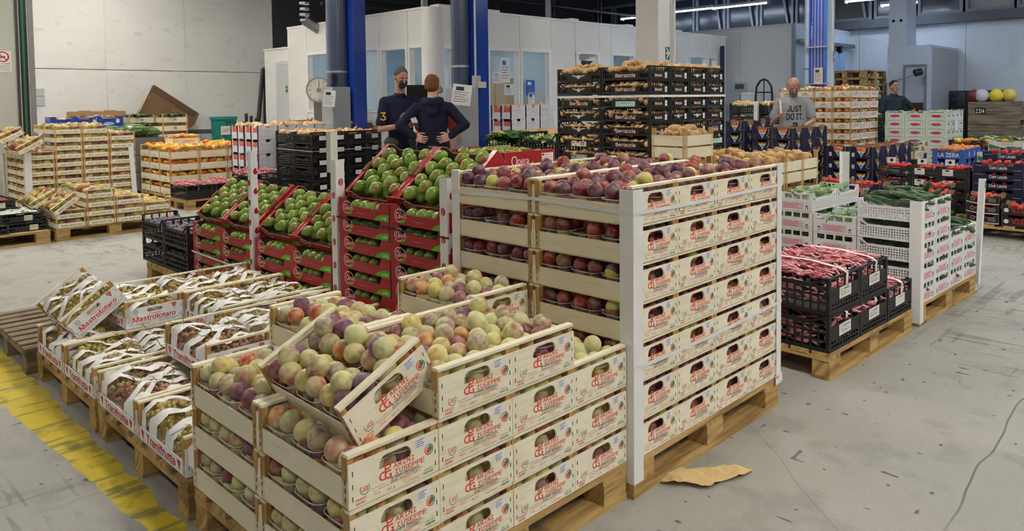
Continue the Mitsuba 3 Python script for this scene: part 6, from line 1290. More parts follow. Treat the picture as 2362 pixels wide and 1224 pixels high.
    if hood: parts.append(('hood', cloth([hull(ell(J['neck'] + [-.10, .03, -.02], .04), ell(J['neck'] + [0, .11, -.05], (.09, .045, .06)), ell(J['neck'] + [.10, .03, -.02], .04)), hull(ell(J['neck'] + [0, .10, -.04], (.10, .05, .05)), ell(J['neck'] + [0, .115, -.15], (.06, .03, .05)))], shirt * 1.15, .018, .02, 14), 'm_matte', True))
    if hair is not None:
        hh = hairfn(hp, R, hs); V, F = blob(hh, .014, 4); V = V + (meshkit.noise(V * 90)[:, None] - .5) * .006; parts.append(('hair', G().add(V, F, hair), 'm_matte', True))
    eg = G(); bg = G()
    for s in (-1, 1):
        eg.ball(hp(s * .031, -.079, .008), .0105 * hs, C(226, 222, 214), 2); eg.ball(hp(s * .031, -.0865, .006), .0058 * hs, C(40, 30, 26), 2)
        bg.tube([hp(s * .014, -.094, .026), hp(s * .032, -.092, .034), hp(s * .052, -.078, .026)], .0042 * hs, C(*(60, 54, 50)), 6)
    parts += [('eyes', eg, 'm_gloss', True), ('eyebrows', bg, 'm_matte', True)]
    if mask is not None: parts.append(('face_mask', G().add(*blob([hull(ell(hp(0, -.083, -.025), (.052 * hs, .034 * hs, .022 * hs), R), ell(hp(0, -.062, -.082), (.046 * hs, .036 * hs, .026 * hs), R), ell(hp(0, -.1, -.045), (.026 * hs, .018 * hs, .03 * hs), R))], .012, 3), mask), 'm_matte', True))
    parts += extras(J, hp, R) if extras else []
    key = numbered('person'); M = T4(np.asarray(key_m, float).tolist())
    for p in parts:
        if p[0] == 'body':
            _, (VV, FF, cc, nrm) = p; path = meshkit.write_ply((VV, FF), False, pack(cc), None, normals=nrm)
            scene[key + '__body'] = {'type': 'ply', 'filename': path, 'face_normals': False, 'bsdf': {'type': 'ref', 'id': 'm_satin'}, 'to_world': M}
        else:
            V, F, c, uv = p[1].arrays(); scene[f'{key}__{p[0]}'] = {**finish(V, F, c, uv, p[2], p[3]), 'to_world': M}
    labels[key] = {'label': label, 'category': 'person'}
    return key
def cap(lo=-.02, back=.02, puff=1.0, front=-.03):
    def f(hp, R, hs):
        return [hull(ell(hp(0, .022, .045), (.078 * hs * puff, .094 * hs * puff, .083 * hs), R), ell(hp(0, .05, lo + .03), (.074 * hs * puff, .066 * hs * puff, .06 * hs), R))] 
    return f
def sides(hp, R, hs): return [hull(ell(hp(s * .066, .04, .015), (.016 * hs, .05 * hs, .036 * hs), R), ell(hp(s * .05, .085, .0), (.03 * hs, .03 * hs, .04 * hs), R)) for s in (-1, 1)] + [hull(ell(hp(-.05, .085, .0), (.03 * hs, .028 * hs, .04 * hs), R), ell(hp(.05, .085, .0), (.03 * hs, .028 * hs, .04 * hs), R))]
def base_joints(h=1.0, **k):
    J = dict(scale=(h, h, h), head=(0, -.02, 1.62 * h), head_rot=(0, 0, 0), neck=(0, .01, 1.47 * h), shoulder_l=(.185, .01, 1.39 * h), shoulder_r=(-.185, .01, 1.39 * h), elbow_l=(.25, .03, 1.10 * h), elbow_r=(-.25, .03, 1.10 * h), wrist_l=(.24, -.08, .88 * h), wrist_r=(-.24, -.08, .88 * h),
             fingers_l=(0, -.1, -1), fingers_r=(0, -.1, -1), palm_l=(-1, 0, 0), palm_r=(1, 0, 0), curl=(.5, 0, 0), hip_l=(.095, .01, .90 * h), hip_r=(-.095, .01, .90 * h), knee_l=(.1, -.01, .49 * h), knee_r=(-.1, -.01, .49 * h), ankle_l=(.11, .02, .09), ankle_r=(-.11, .02, .09))
    J.update(k); return J
def facing(u, v, turn): return tr(u, v) @ rot('z', -TH + turn)
NV = C(24, 28, 56)
# man in the navy polo, looking down at what he holds, mask under his eyes
def polo_extras(J, hp, R):
    y = C(206, 170, 60); g = G().text('3', .085, face('-y', 0) @ tr(0, 0), y, True); f = rot('z', .75) 
    a = J['shoulder_r'] + (J['elbow_r'] - J['shoulder_r']) * .52
    out = [('shirt__number', G().text('3', .09, tr(*(a + np.array([-.012, -.072, -.045]))) @ rot('z', -.2) @ face('-y', 0), y, True, depth=.0), 'm_matte', False)]
    c = np.array([.085, -.128, 1.235 * J['scale'][0]]); out.append(('shirt__emblem', G().shape(Polygon([(-.02, -.03), (.02, -.03), (.028, .0), (.012, .03), (-.01, .034), (-.026, .01)]), tr(*c) @ rot('z', .25) @ face('-y', 0), C(200, 160, 50)).shape(Polygon([(-.01, -.01), (.012, -.014), (.01, .016), (-.008, .02)]), tr(*(c - [0, .001, 0])) @ rot('z', .25) @ face('-y', 0), C(190, 50, 40)), 'm_matte', False))
    st = G()
    for s in (-1, 1): st.tube([hp(s * .052, -.06, -.03), hp(s * .07, -.02, -.012), hp(s * .079, .01, .0)], .0022, C(50, 52, 60), 5)
    out.append(('face_mask__strap', st, 'm_matte', True))
    ph = (J['wrist_l'] + J['wrist_r']) / 2 + np.array([.05, -.10, .05]); out.append(('phone', G().box(-.035, .035, -.004, .004, -.07, .07, c=C(210, 214, 220), m=tr(*ph) @ rot('x', -.9)), 'm_gloss', False))
    return out
k = 1.07
person(facing(5.33, 7.13, .45), 'man in a navy polo shirt and a mask looking down at his hands', base_joints(k, head=(.0, -.06, 1.655 * k), head_rot=(.38, 0, .1), elbow_l=(.235, -.06, 1.12 * k), elbow_r=(-.25, -.03, 1.10 * k), wrist_l=(.04, -.25, 1.19 * k), wrist_r=(-.05, -.25, 1.14 * k), fingers_l=(-.6, -.5, .35), fingers_r=(.6, -.5, .3), palm_l=(-.5, .6, .2), palm_r=(.4, .6, .3), curl=(.9, 0, 0)), NV, C(70, 68, 66), (176, 128, 104), C(78, 76, 76), hairfn=cap(-.0, .02, 1.0), extras=polo_extras, collar=True, mask=C(50, 54, 66))
# woman in a navy hooded top seen from behind, hands on her hips
k = 1.02
person(facing(5.47, 6.70, math.pi + .05), 'woman with short auburn hair in a navy hooded top, seen from behind, hands on hips', base_joints(k, head=(.0, -.03, 1.645 * k), head_rot=(.05, 0, -.15), neck=(0, .015, 1.49 * k), shoulder_l=(.19, .01, 1.39 * k), shoulder_r=(-.19, .01, 1.39 * k), elbow_l=(.37, .08, 1.20 * k), elbow_r=(-.37, .08, 1.20 * k), wrist_l=(.20, .11, 1.07 * k), wrist_r=(-.20, .11, 1.07 * k), fingers_l=(-.85, .45, -.25), fingers_r=(.85, .45, -.25), palm_l=(-.3, -1, 0), palm_r=(.3, -1, 0), curl=(.45, 0, 0)), C(22, 26, 48), C(20, 22, 40), (196, 150, 130), C(108, 66, 44), 'long', hairfn=cap(-.055, .03, 1.08), hood=True,
       tors=[((0, .0, 1.36), (.175, .105, .07)), ((0, 0, 1.22), (.17, .125, .08)), ((0, 0, 1.05), (.16, .12, .08)), ((0, .01, .90), (.18, .13, .09))])
# bald man half hidden behind the woman
person(facing(5.86, 7.13, -.4), 'balding man standing half hidden behind the woman', base_joints(1.0, head=(0, -.03, 1.63)), C(120, 44, 44), C(50, 50, 56), (190, 140, 120), C(120, 116, 112), hairfn=sides)
# man in the grey printed T-shirt reaching down into the tomato cartons
def tee_extras(J, hp, R):
    k = G(); INKC = C(32, 32, 36)
    for t, z, w in (('JUST', 1.275, .2), ('DO IT.', 1.165, .235)): 
        V, F = _flat(t, True); V = V * .085; V = V.copy(); V[:, 0] = (V[:, 0] - V[:, 0].min()) / np.ptp(V[:, 0]) * w - w / 2
        y = -.155 - .02 * (1.32 - z) * 8 + (V[:, 0] ** 2) * .9; V2 = np.column_stack([V[:, 0] - .02, y - .012, V[:, 1] + z * J['scale'][0] - .02]); k.add(V2, F, INKC)
    k.shape(sbox(-.03, -.026, .03, .026), tr(-.02, -.208, 1.105) @ face('-y', 0), INKC); k.shape(Polygon([(-.018, -.004), (-.006, -.012), (.022, .012), (-.004, -.002), (-.012, .006)]), tr(-.02, -.2095, 1.105) @ face('-y', 0), C(206, 206, 208))
    w = J['wrist_r']; pp = G().box(-.012, .012, -.1, .1, -.001, .001, c=C(226, 228, 232), m=tr(*(w + np.array([.0, -.1, .14]))) @ rot('x', 1.2)); pn = G().cyl(w + [.0, -.09, .02], w + [-.05, -.13, .12], .005, C(190, 180, 60), 8)
    return [('shirt__lettering', k, 'm_matte', False), ('paper', pp, 'm_matte', False), ('pen', pn, 'm_satin', True)]
k = 1.025
person(facing(10.63, 4.755, -.12), 'grey-bearded man in a grey lettered T-shirt reaching down into the tomato cartons', base_joints(k, head=(-.02, -.10, 1.60 * k), head_rot=(.50, 0, -.12), neck=(0, -.02, 1.47 * k), shoulder_l=(.205, .0, 1.38 * k), shoulder_r=(-.205, .0, 1.38 * k), elbow_l=(.24, -.16, 1.12 * k), elbow_r=(-.29, .0, 1.10 * k), wrist_l=(.06, -.36, 1.08), wrist_r=(-.25, -.22, 1.22), fingers_l=(-.3, -.6, -.7), fingers_r=(.2, -.6, .5), palm_l=(0, .3, -1), palm_r=(1, 0, 0), curl=(.7, 0, 0)), C(150, 151, 156), C(50, 52, 62), (186, 138, 116), C(120, 118, 118), hs=1.14, hairfn=sides, extras=tee_extras, beard=C(118, 112, 108),
       tors=[((0, -.01, 1.36), (.20, .12, .07)), ((0, -.03, 1.22), (.20, .15, .09)), ((0, -.04, 1.05), (.205, .165, .09)), ((0, -.01, .92), (.19, .15, .08))])
# far man in a dark polo, hand on hip
k = 1.03
person(facing(15.2, 4.84, .1), 'man in a dark polo shirt far back by the booth, one hand on his hip', base_joints(k, elbow_l=(.43, .05, 1.18 * k), wrist_l=(.23, -.02, 1.0 * k), fingers_l=(-.8, -.3, -.4), palm_l=(-.5, .6, 0), elbow_r=(-.25, .04, 1.1 * k)), C(44, 50, 60), C(30, 32, 38), (176, 126, 104), C(40, 38, 38), hairfn=cap(-.0, .02), collar=True)
# ---------------------------------------------------------------- tomato cartons
NAVY, GRAPH = C(22, 26, 62), C(36, 37, 42)
def v_prints(W, L, H, flip=False):
    parts = []
    for ax, half, off, s in (('-x', W, 0, 1.0), ('-y', L, 0, .8)):
        f = face(ax, -half - .001); w, y, b, k = G(), G(), G(), G()
        b.shape(Polygon([(-.045 * s, H * .62), (.045 * s, H * .62), (.012 * s, H * .28), (0, .012), (-.012 * s, H * .28)]), f, C(206, 214, 234)); b.shape(Polygon([(-.02 * s, H * .5), (.02 * s, H * .5), (.0, .03)]), f @ tr(0, 0, .0005), C(110, 130, 200))
        y.text('SOLE', .03 * s, f @ tr(0, H * .55, .0008), C(226, 206, 40), True, width=.1 * s); y.shape(LineString([(.06, H * .3), (.085, H * .55), (.09, H * .95)]).buffer(.0035), f, C(214, 190, 40)) if ax == '-x' else None
        y.shape(sbox(.07, .03, .1, .036), f, C(214, 190, 40)) if ax == '-x' else None
        pn = 'side_panel' if ax == '-x' else 'end_panel'
        parts += [(pn + '__emblem', b, 'm_matte', False), (pn + '__lettering', y, 'm_matte', False)]
    f = face('-x', -W - .001); t = G().shape(sbox(-.115, .02, -.08, .07), f, C(206, 210, 216) if flip else C(60, 62, 84)); parts.append(('side_panel__label', t, 'm_matte', False))
    return parts
define('tomato_carton', carton_parts(.355, .266, .148, NAVY, cut=.38, cw=.42, endcut=.42, prints=v_prints))
define('tomato_carton_b', carton_parts(.36, .28, .148, NAVY, cut=.38, cw=.42, endcut=.42, prints=lambda W, L, H: v_prints(W, L, H, True)))
def toms(n, w, l, z, s=1.0):
    def f_(m, where, k, nn):
        if k == nn - 1: heap('tomato', n, m, w, l, z, f'red tomato in {where}', f'tomatoes in {where}', 'tomato', dz=.012, s=s)
        else:
            for i in range(4): put_fruit('tomato', 'tomato', (-w / 2 + .02, (i - 1.5) * l / 4, z - .02), '', '', n=3, m0=m, s=s, pile='deep_tomatoes')
            for i in range(3): put_fruit('tomato', 'tomato', ((i - 1) * w / 3, -l / 2 + .02, z - .02), '', '', n=3, m0=m, s=s, pile='deep_tomatoes')
    return f_
place('pallet', 'pallet', tr(9.06, 4.05), 'pallet under the navy tomato cartons in front of the man', 'pallet'); place('pallet', 'pallet', tr(9.67, 3.29) @ sc(1.25, .75, 1), 'pallet under the navy tomato cartons beside the white post', 'pallet')
stack_of('tomato_carton', 'tomato_carton', [(9.07 + .178 + .356 * s, 4.06 + .134 + .268 * t, 0, 6, f'{CN4[s]} column, {("right", "left")[t]} row before the man') for s in range(3) for t in range(2) if s == 0 or t == 0] , .149, .21, np.eye(4), 'navy tomato carton with an emblem, {lvl}, {where}', 'carton', 'navy tomato cartons before the man', toms(9, .28, .2, .1, 1.0), which=lambda k, n: k >= 1)
for k in range(1): place('tomato_carton', 'tomato_carton', tr(9.07, 4.06, .144) @ tr(.18, .134) @ sc(1, 1, .44), 'navy carton flattened under the tomato stack', 'carton')
stack_of('tomato_carton', 'tomato_carton', [(9.16, 4.80, 0, 6, 'the left tomato pile'), (9.52, 4.80, 0, 6, 'the left tomato pile, second row')], .149, .295, np.eye(4), 'navy tomato carton with a yellow emblem, {lvl} of {where}', 'carton', 'navy tomato cartons of the left pile', toms(9, .28, .2, .1, 1.0), which=lambda k, n: True)
single('carton_stand', (G().box(8.98, 9.72, 4.66, 4.94, 0, .29, c=C(120, 96, 64)), 'm_matte', False), None, 'wooden stand under the left pile of navy tomato cartons', 'stand')
stack_of('tomato_carton_b', 'tomato_carton', [(9.67 + .18 + .365 * s, 3.31 + .141 + .283 * t, 0, 4, f'{CN4[s]} column, {("right", "middle", "left")[t]} row beside the post') for s in range(4) for t in range(3) if s == 0 or t == 0], .149, .27, np.eye(4), 'navy tomato carton with a white label, {lvl} in {where}', 'carton', 'navy tomato cartons beside the post', toms(9, .28, .2, .1, 1.0), which=lambda k, n: True)
single('carton_stand', (G().box(9.68, 11.1, 3.31, 3.6, .144, .268, c=C(60, 60, 80)).box(9.68, 10.03, 3.6, 4.15, .144, .268, c=C(60, 60, 80)), 'm_matte', False), None, 'dark base board under the navy cartons beside the post', 'board')
# trays with tall brown flaps
define('flap_tray', carton_parts(.36, .3, .1, GRAPH, inner=C(160, 130, 98), cut=.35, cw=.7, endcut=.6, flaps=True))
def cum(W, L, H):
    k = G(); k.text('Cum Laude', .034, face('-x', -W - .001) @ tr(0, H * .28), C(222, 222, 226), True, width=.17 if L > .15 else .12); k.shape(sbox(-L + .02, H * .62, -L + .1, H * .66), face('-x', -W - .001), C(170, 172, 190)); k.shape(sbox(L - .1, H * .2, L - .02, H * .24), face('-x', -W - .001), C(170, 172, 190)); return [('side_panel__lettering', k, 'm_matte', False)]
define('laude_carton', carton_parts(.38, .485, .1, C(24, 30, 58), inner=C(120, 110, 110), cut=.34, cw=.6, flaps=False, prints=cum)); define('laude_small', carton_parts(.36, .4, .1, C(24, 30, 58), inner=C(150, 124, 96), cut=.4, cw=.6, flaps=True, prints=cum))
def vdn(first):
    def pr(W, L, H):
        a, b = G(), G(); f = face('-x', -W - .001)
        if first:
            for x, z in ((-.155, .09), (-.12, .085), (-.15, .05), (-.115, .045), (-.085, .072)): a.shape(Point(x, z).buffer(.017).difference(Point(x, z).buffer(.012)), f, C(196, 62, 62))
            a.shape(LineString([(-.18, .07), (-.12, .062), (-.06, .05)]).buffer(.003), f, C(60, 150, 80)); b.text('vdn', .032, f @ tr(.12, .022, .0004), C(66, 160, 90), True, width=.075); b.text('d', .034, f @ tr(.122, .022, .001), C(228, 230, 228), True, width=.018); b.text('Vine Tomatoes', .012, f @ tr(-.01, .05), C(214, 216, 214), True, width=.1)
            for z in (.03, .09): b.shape(sbox(-.04, z, .05, z + .004), f, C(170, 172, 172))
        else:
            a.shape(sbox(-.13, .022, -.02, .095), f, C(224, 226, 228)); b.shape(sbox(-.1, .07, -.06, .088), f @ tr(0, 0, .0006), C(50, 52, 56)); b.shape(sbox(-.12, .045, -.05, .049), f @ tr(0, 0, .0006), C(120, 122, 126)); b.text('VERDE', .024, f @ tr(.06, .03), C(66, 68, 74), True, width=.11)
        return [('side_panel__print', a, 'm_matte', False), ('side_panel__lettering', b, 'm_matte', False)]
    return pr
define('vine_carton', carton_parts(.4, .385, .128, GRAPH, inner=C(120, 96, 80), cut=.34, cw=.62, flaps=False, prints=vdn(True))); define('vine_carton_label', carton_parts(.4, .29, .128, GRAPH, inner=C(120, 96, 80), cut=.34, cw=.62, flaps=False, prints=vdn(False)))
place('pallet', 'pallet', tr(9.6, 2.24) @ sc(1, 1, 1), 'pallet under the black vine tomato cartons', 'pallet'); place('wide_pallet', 'pallet', tr(9.0, .96) @ sc(1, 1, 1), 'pallet on the floor under the dark cartons at the right edge', 'pallet')
for (v, kind, w_) in ((3.03, 'vine_carton', 'left'), (2.69, 'vine_carton_label', 'middle'), (2.395, 'vine_carton_label', 'right')):
    stack_of(kind, 'vine_carton', [(9.81, v, 0, 4, f'the {w_} column of vine tomatoes')], .13, .156, np.eye(4), 'black carton of vine tomatoes, {lvl} in {where}', 'carton', 'black vine tomato cartons', toms(12, .3, .22, .105, 1.0))
    single('paper_card', (G().box(-.05, .05, -.001, .001, 0, .07, c=C(224, 224, 222)).shape(Point(.0, .035).buffer(.018), face('-y', -.0016), C(40, 40, 44)), 'm_matte', False), tr(9.72, v + .08, .68) @ rot('z', -1.2), f'white card with a dark spot stuck in the {w_} vine tomato carton', 'card')
stack_of('laude_carton', 'laude_carton', [(9.80, 1.975, 0, 6, 'the right-hand column'), (10.2, 1.975, 0, 7, 'the column behind it'), (9.80, 1.48, 0, 6, 'the column at the right edge')], .1, .144, np.eye(4), 'dark blue lettered tomato carton, {lvl} in {where}', 'carton', 'dark blue lettered cartons', toms(12, .28, .4, .09, 1.0))
define('flag_carton', carton_parts(.36, .3, .098, C(26, 26, 30), inner=C(150, 124, 96), cut=.36, cw=.6, flaps=True, prints=lambda W, L, H: [('side_panel__stripe', G().shape(LineString([(-.15, .03), (-.05, .012), (.15, .012)]).buffer(.004, cap_style='flat'), face('-x', -W - .001), C(222, 224, 220)).shape(LineString([(-.15, .024), (-.05, .006), (.15, .006)]).buffer(.003, cap_style='flat'), face('-x', -W - .0012), C(176, 40, 40)), 'm_matte', False), ('side_panel__label', G().shape(sbox(.05, .03, .12, .075), face('-x', -W - .001), C(96, 98, 102)).shape(Point(-.09, .06).buffer(.02).difference(Point(-.09, .06).buffer(.014)), face('-x', -W - .001), C(150, 152, 152)), 'm_matte', False)]))
define('script_carton', carton_parts(.36, .3, .11, C(34, 30, 30), inner=C(150, 124, 96), cut=.36, cw=.6, flaps=True, prints=lambda W, L, H: [('side_panel__lettering', G().text('S.Lucia', .04, face('-x', -W - .001) @ tr(.03, .03), C(196, 46, 40), True, width=.18), 'm_matte', False), ('side_panel__emblem', G().shape(Point(-.11, .05).buffer(.022, 6), face('-x', -W - .001), C(214, 214, 210)), 'm_matte', False)]))
stack_of('flag_carton', 'flag_carton', [(9.19, 1.985, 0, 3, 'the left pile on the floor pallet')], .1, .144, np.eye(4), 'black carton with a striped rim, {lvl} in {where}', 'carton', 'striped black cartons', toms(10, .28, .22, .075))
stack_of('script_carton', 'script_carton', [(9.18, 1.66, 0, 2, 'the right pile on the floor pallet'), (9.18, 1.34, 0, 2, 'the pile at the right edge')], .115, .144, np.eye(4), 'dark carton with red lettering, {lvl} in {where}', 'carton', 'dark cartons with red lettering', toms(12, .28, .22, .08))
place('pallet', 'pallet', tr(8.75, 2.3), 'pallet under the low trays before the vine tomatoes', 'pallet')
for i, (u, v, z, kd, t) in enumerate(((8.98, 3.12, .41, 'laude_small', 'dark blue lettered tray before the vine tomatoes'), (8.98, 2.74, .37, 'flap_tray', 'low black tray with brown flaps, left of three'), (8.98, 2.42, .36, 'flap_tray', 'low black tray with brown flaps, middle of three'), (9.36, 2.5, .40, 'flap_tray', 'low black tray with brown flaps, rear of three'), (8.98, 3.5, .42, 'flap_tray', 'low black tray with brown flaps by the white post'))):
    nb = int(round((z - .144) / .1)); 
    for k in range(nb): place('flap_tray', 'flap_tray', tr(u, v, z - .1 * (nb - k)), 'black tray under the ' + t, 'tray', 'black trays below the low trays')
    m = tr(u, v, z) @ rot('z', .03 * (i - 2)); place(kd, 'flap_tray', m, t, 'tray', 'low trays with brown flaps'); toms(12, .28, .24, .085)(m, 'the ' + t, 0, 1)
for i, (u, v, z) in enumerate(((8.5, 3.15, .35), (8.5, 3.48, .36), (8.12, 3.3, .32), (8.5, 3.8, .38), (8.12, 3.64, .34))):
    m = tr(u, v, z); place('flap_tray', 'flap_tray', m, f'brown-flapped tomato tray behind the zucchini, {ordinal(i)}', 'tray', 'tomato trays behind the zucchini'); toms(12, .28, .24, .085)(m, f'brown-flapped tray {ordinal(i)} behind the zucchini', 0, 1)
    single('tray_stand', (G().box(u - .17, u + .17, v - .14, v + .14, 0, z - .002, c=C(24, 28, 56)), 'm_matte', False), None, f'dark carton base under the {ordinal(i)} tomato tray behind the zucchini', 'carton', 'dark carton bases behind the zucchini')
# ---------------------------------------------------------------- blue cartons, wooden and white crates further back
def zera(W, L, H): k = G(); k.text('LA ZERA', .055, face('-x', -W - .001) @ tr(0, .025), C(226, 232, 242), True, width=.26); k.shape(sbox(.07, .02, .1, .09), face('-y', -L - .001), C(220, 226, 236)); return [('side_panel__lettering', k, 'm_matte', False)]
define('zera_carton', carton_parts(.26, .4, .13, C(62, 98, 178), inner=C(90, 120, 190), cut=.42, cw=.62, endcut=.5, flaps=False, prints=zera))
stack_of('zera_carton', 'blue_carton', [(11.38 + .131 + .262 * s, 2.92, 0, 2, f'{CN4[s]} place of the blue row') for s in range(4)], .131, .5, np.eye(4), 'blue lettered carton of pink tomatoes, {lvl} in the {where}', 'carton', 'blue lettered cartons', lambda m, w, k, n: heap('orange_pumpkin', 9, m, .2, .32, .12, f'orange tomato in {w}', f'orange tomatoes in {w}', 'tomato', name='orange_tomato', s=.8) if k == n - 1 else None)
single('carton_stand', (G().box(11.38, 12.4, 2.74, 3.1, 0, .498, c=C(50, 54, 70)), 'm_matte', False), None, 'dark stack under the blue lettered cartons', 'stand')
def arch_mark(W, L):
    g = G()
    f = face('-x', -W - .0006); g.shape(Point(0, .02).buffer(.055).difference(Point(0, .02).buffer(.046)).intersection(sbox(-.1, .03, .1, .1)), f, C(170, 90, 80)); g.text('PB', .022, f @ tr(0, .04), C(190, 60, 50), True); g.shape(sbox(-.06, .022, .06, .026), f, C(90, 110, 90))
    f = face('-y', -L - .0006)
    for j in range(3): g.shape(sbox(-.15 + .02 * j, .035 + .02 * j, .12, .045 + .02 * j), f, C(214, 140, 136))
    return [('side_slat__print', g, 'm_matte', False)]
define('arch_crate', slat_crate_parts(.4, .3, .172, 1, .1, post=.024, rails=True, gap0=.004, mark=arch_mark, wood='m_white_ply'))
for i, (u, v, z) in enumerate(((11.35, 3.42, .62), (11.8, 3.5, .66), (11.35, 3.74, .64))):
    m = tr(u, v, z); place('arch_crate', 'arch_crate', m, f'wooden crate of dark zucchini left of the blue cartons, {("front", "rear", "left")[i]}', 'crate', 'wooden crates left of the blue cartons'); heap('zucchini', 8, m, .34, .24, .14, 'dark zucchini in a wooden crate left of the blue cartons', 'zucchini left of the blue cartons', 'zucchini', along='x', s=1.0)
    single('crate_stand', (G().box(u - .19, u + .19, v - .14, v + .14, 0, z - .002, c=C(58, 50, 40)), 'm_matte', False), None, f'dark stand under the {("front", "rear", "left")[i]} crate of zucchini left of the blue cartons', 'stand')
place('pallet', 'pallet', tr(12.37, 4.56), 'pallet under the tall wooden tower of mixed squash', 'pallet')
def mix_fill(m, where, k, n):
    if k == n - 1: heap('mixed_squash', 8, m, .32, .22, .14, f'pale mixed squash in {where}', f'squash in {where}', 'squash', dz=.012)
    else:
        for i in range(2): put_fruit('orange_pumpkin', 'orange_pumpkin', (-.15, (i - .5) * .13, .125), '', '', n=3, m0=m, pile='deep_squash')
        for i in range(3): put_fruit('mixed_squash', 'mixed_squash', ((i - 1) * .12, -.1, .125), '', '', n=4, m0=m, up=(1, 0, .2), pile='deep_squash', s=.8)
stack_of('arch_crate', 'arch_crate', [(12.37 + .203 + .406 * s, 4.57 + .153 + .305 * t, 0, 9, f'{CN4[s]} column, {("right", "middle", "left", "last")[t]} row, wooden tower') for s in range(3) for t in range(4) if s == 0 or t == 0], .173, .1, np.eye(4), 'white wooden crate of squash, {lvl} in {where}', 'crate', 'crates of the wooden squash tower', mix_fill, which=lambda k, n: k >= 1)
for s in range(3):
    for t in range(4):
        if s == 0 or t == 0: place('arch_crate', 'arch_crate', tr(12.573 + .406 * s, 4.723 + .305 * t, .144) @ sc(1, 1, .74), 'lowest crate of the wooden squash tower', 'crate', 'lowest crates of the wooden squash tower')
def oval(W, L, H): return []
def oval_print(f, L, h): return [('oval', G().shape(Point(0, 0).buffer(1), f @ tr(0, .06) @ sc(.075, .024, 1), C(206, 56, 120)), 'm_matte', False)]
def pink_tag(f, W, h): return [('tag', G().shape(sbox(-.05, .05, .05, .075), f, C(190, 70, 120)), 'm_matte', False)]
define('white_lattice_crate', plastic_crate_parts(.24, .31, .137, C(214, 222, 204), end='windows', side='lattice', dip=.03, label=pink_tag, sidelabel=oval_print, lip=.014)); place('pallet', 'pallet', tr(13.44, 3.46), 'pallet under the white lattice crates with pink ovals', 'pallet')
r9 = np.random.default_rng(91)
for s in range(4):
    for t in range(3):
        if s and t: continue
        for k in range(8):
            if t == 0 or True: place('white_lattice_crate', 'white_lattice_crate', tr(13.45 + .122 + .243 * s, 3.48 + .157 + .313 * t, .144 + .1365 * k), f'white lattice crate with a pink oval, {ordinal(k)} in {CN4[s]} column, {("right", "middle", "left")[t]} row', 'crate', 'white lattice crates with pink ovals')
        single('wrapped_lettuce', (leaf_mass(34, .2, .27, .144 + .1365 * 8 - .03, .04, [(206, 218, 188), (222, 230, 210), (190, 206, 168)], 91 + s * 5 + t, .06), 'm_gloss', False), tr(13.572 + .243 * s, 3.637 + .313 * t), f'film-wrapped pale lettuce on the white lattice crates, {CN4[s]} column, {("right", "middle", "left")[t]} row', 'lettuce', 'wrapped lettuce on the white lattice crates', stuff=True)
        g = G().box(-.11, .11, -.145, .145, .15, .144 + .1365 * 8 - .05, c=C(196, 206, 176)); single('lettuce_block', (g, 'm_satin', False), tr(13.572 + .243 * s, 3.637 + .313 * t), f'pale lettuce packed in the white lattice crates, {CN4[s]} column, {("right", "middle", "left")[t]} row', 'lettuce', stuff=True)
single('delivery_slip', (G().shape(sbox(-.08, -.09, .08, .09), face('-y', 3.476) @ tr(13.98, 1.0) @ rot('z', .08), C(230, 232, 234)), 'm_matte', False), None, 'white slip taped to the white lattice crates', 'slip')
define('lettuce_crate', plastic_crate_parts(.4, .5, .19, C(22, 40, 30), end='windows', side='lattice', dip=.04))
LET = [(120, 176, 70), (96, 152, 56), (150, 200, 96)]; PALE = [(190, 208, 140), (206, 222, 166), (166, 190, 110)]
for i, (u, v, n, z, cols, t) in enumerate(((14.3, 5.02, 6, .19, LET, 'left of the white lattice crates'), (15.45, 4.9, 6, .23, LET, 'in front of the grey booth'), (15.4, 4.3, 5, .2, LET, 'right of the booth'), (14.45, 3.0, 4, .19, PALE, 'before the grey bins'), (14.15, 2.35, 4, .19, PALE, 'at the right edge'), (16.1, 2.62, 5, .19, PALE, 'near the right wall'), (14.9, 3.4, 3, .19, PALE, 'right of the white lattice crates'), (17.1, 2.0, 5, .19, PALE, 'by the right wall'))):
    for k in range(n):
        place('lettuce_crate', 'lettuce_crate', tr(u, v, .02 + z * k), f'dark green plastic crate of lettuce {t}, {ordinal(k)} of its pile', 'crate', 'dark lettuce crates')
        if k < n - 1 and k >= n - 4: single('lettuce', (leaf_mass(30, .36, .46, .1, .04, cols, 200 + 10 * i + k, .07), 'm_satin', False), tr(u, v, .02 + z * k), f'lettuce inside the {ordinal(k)} crate {t}', 'lettuce', stuff=True)
    single('lettuce', (leaf_mass(80, .36, .46, .14, .06, cols, 120 + i, .1, .6), 'm_satin', False), tr(u, v, .02 + z * (n - 1)), f'green lettuce heaped in the top crate {t}', 'lettuce', stuff=True)
define('squash_lattice', plastic_crate_parts(.3, .46, .16, C(24, 30, 28), end='lattice', side='lattice', dip=.04))
for i, (v, n) in enumerate(((5.74, 8), (5.26, 8))):
    for k in range(n): place('squash_lattice', 'squash_lattice', tr(11.15, v, .1 + .163 * k), f'black lattice crate of pale squash behind the tomato cartons, {("left", "right")[i]} pile, {ordinal(k)}', 'crate', 'black crates of pale squash')
    heap('mixed_squash', 14, tr(11.15, v, .1 + .163 * (n - 1)), .26, .42, .15, f'pale squash on the {("left", "right")[i]} black pile behind the tomato cartons', f'pale squash on the {("left", "right")[i]} black pile', 'squash', dz=.02)
    for k in range(n - 4, n - 1): heap('mixed_squash', 3, tr(11.05, v, .1 + .163 * k), .05, .4, .1, f'pale squash in the {("left", "right")[i]} black pile behind the tomato cartons', f'pale squash low in the {("left", "right")[i]} black pile', 'squash', along='y')
place('small_pallet', 'pallet', tr(10.98, 5.0) @ sc(.4, 1.25, .69), 'pallet under the black crates of pale squash', 'pallet')
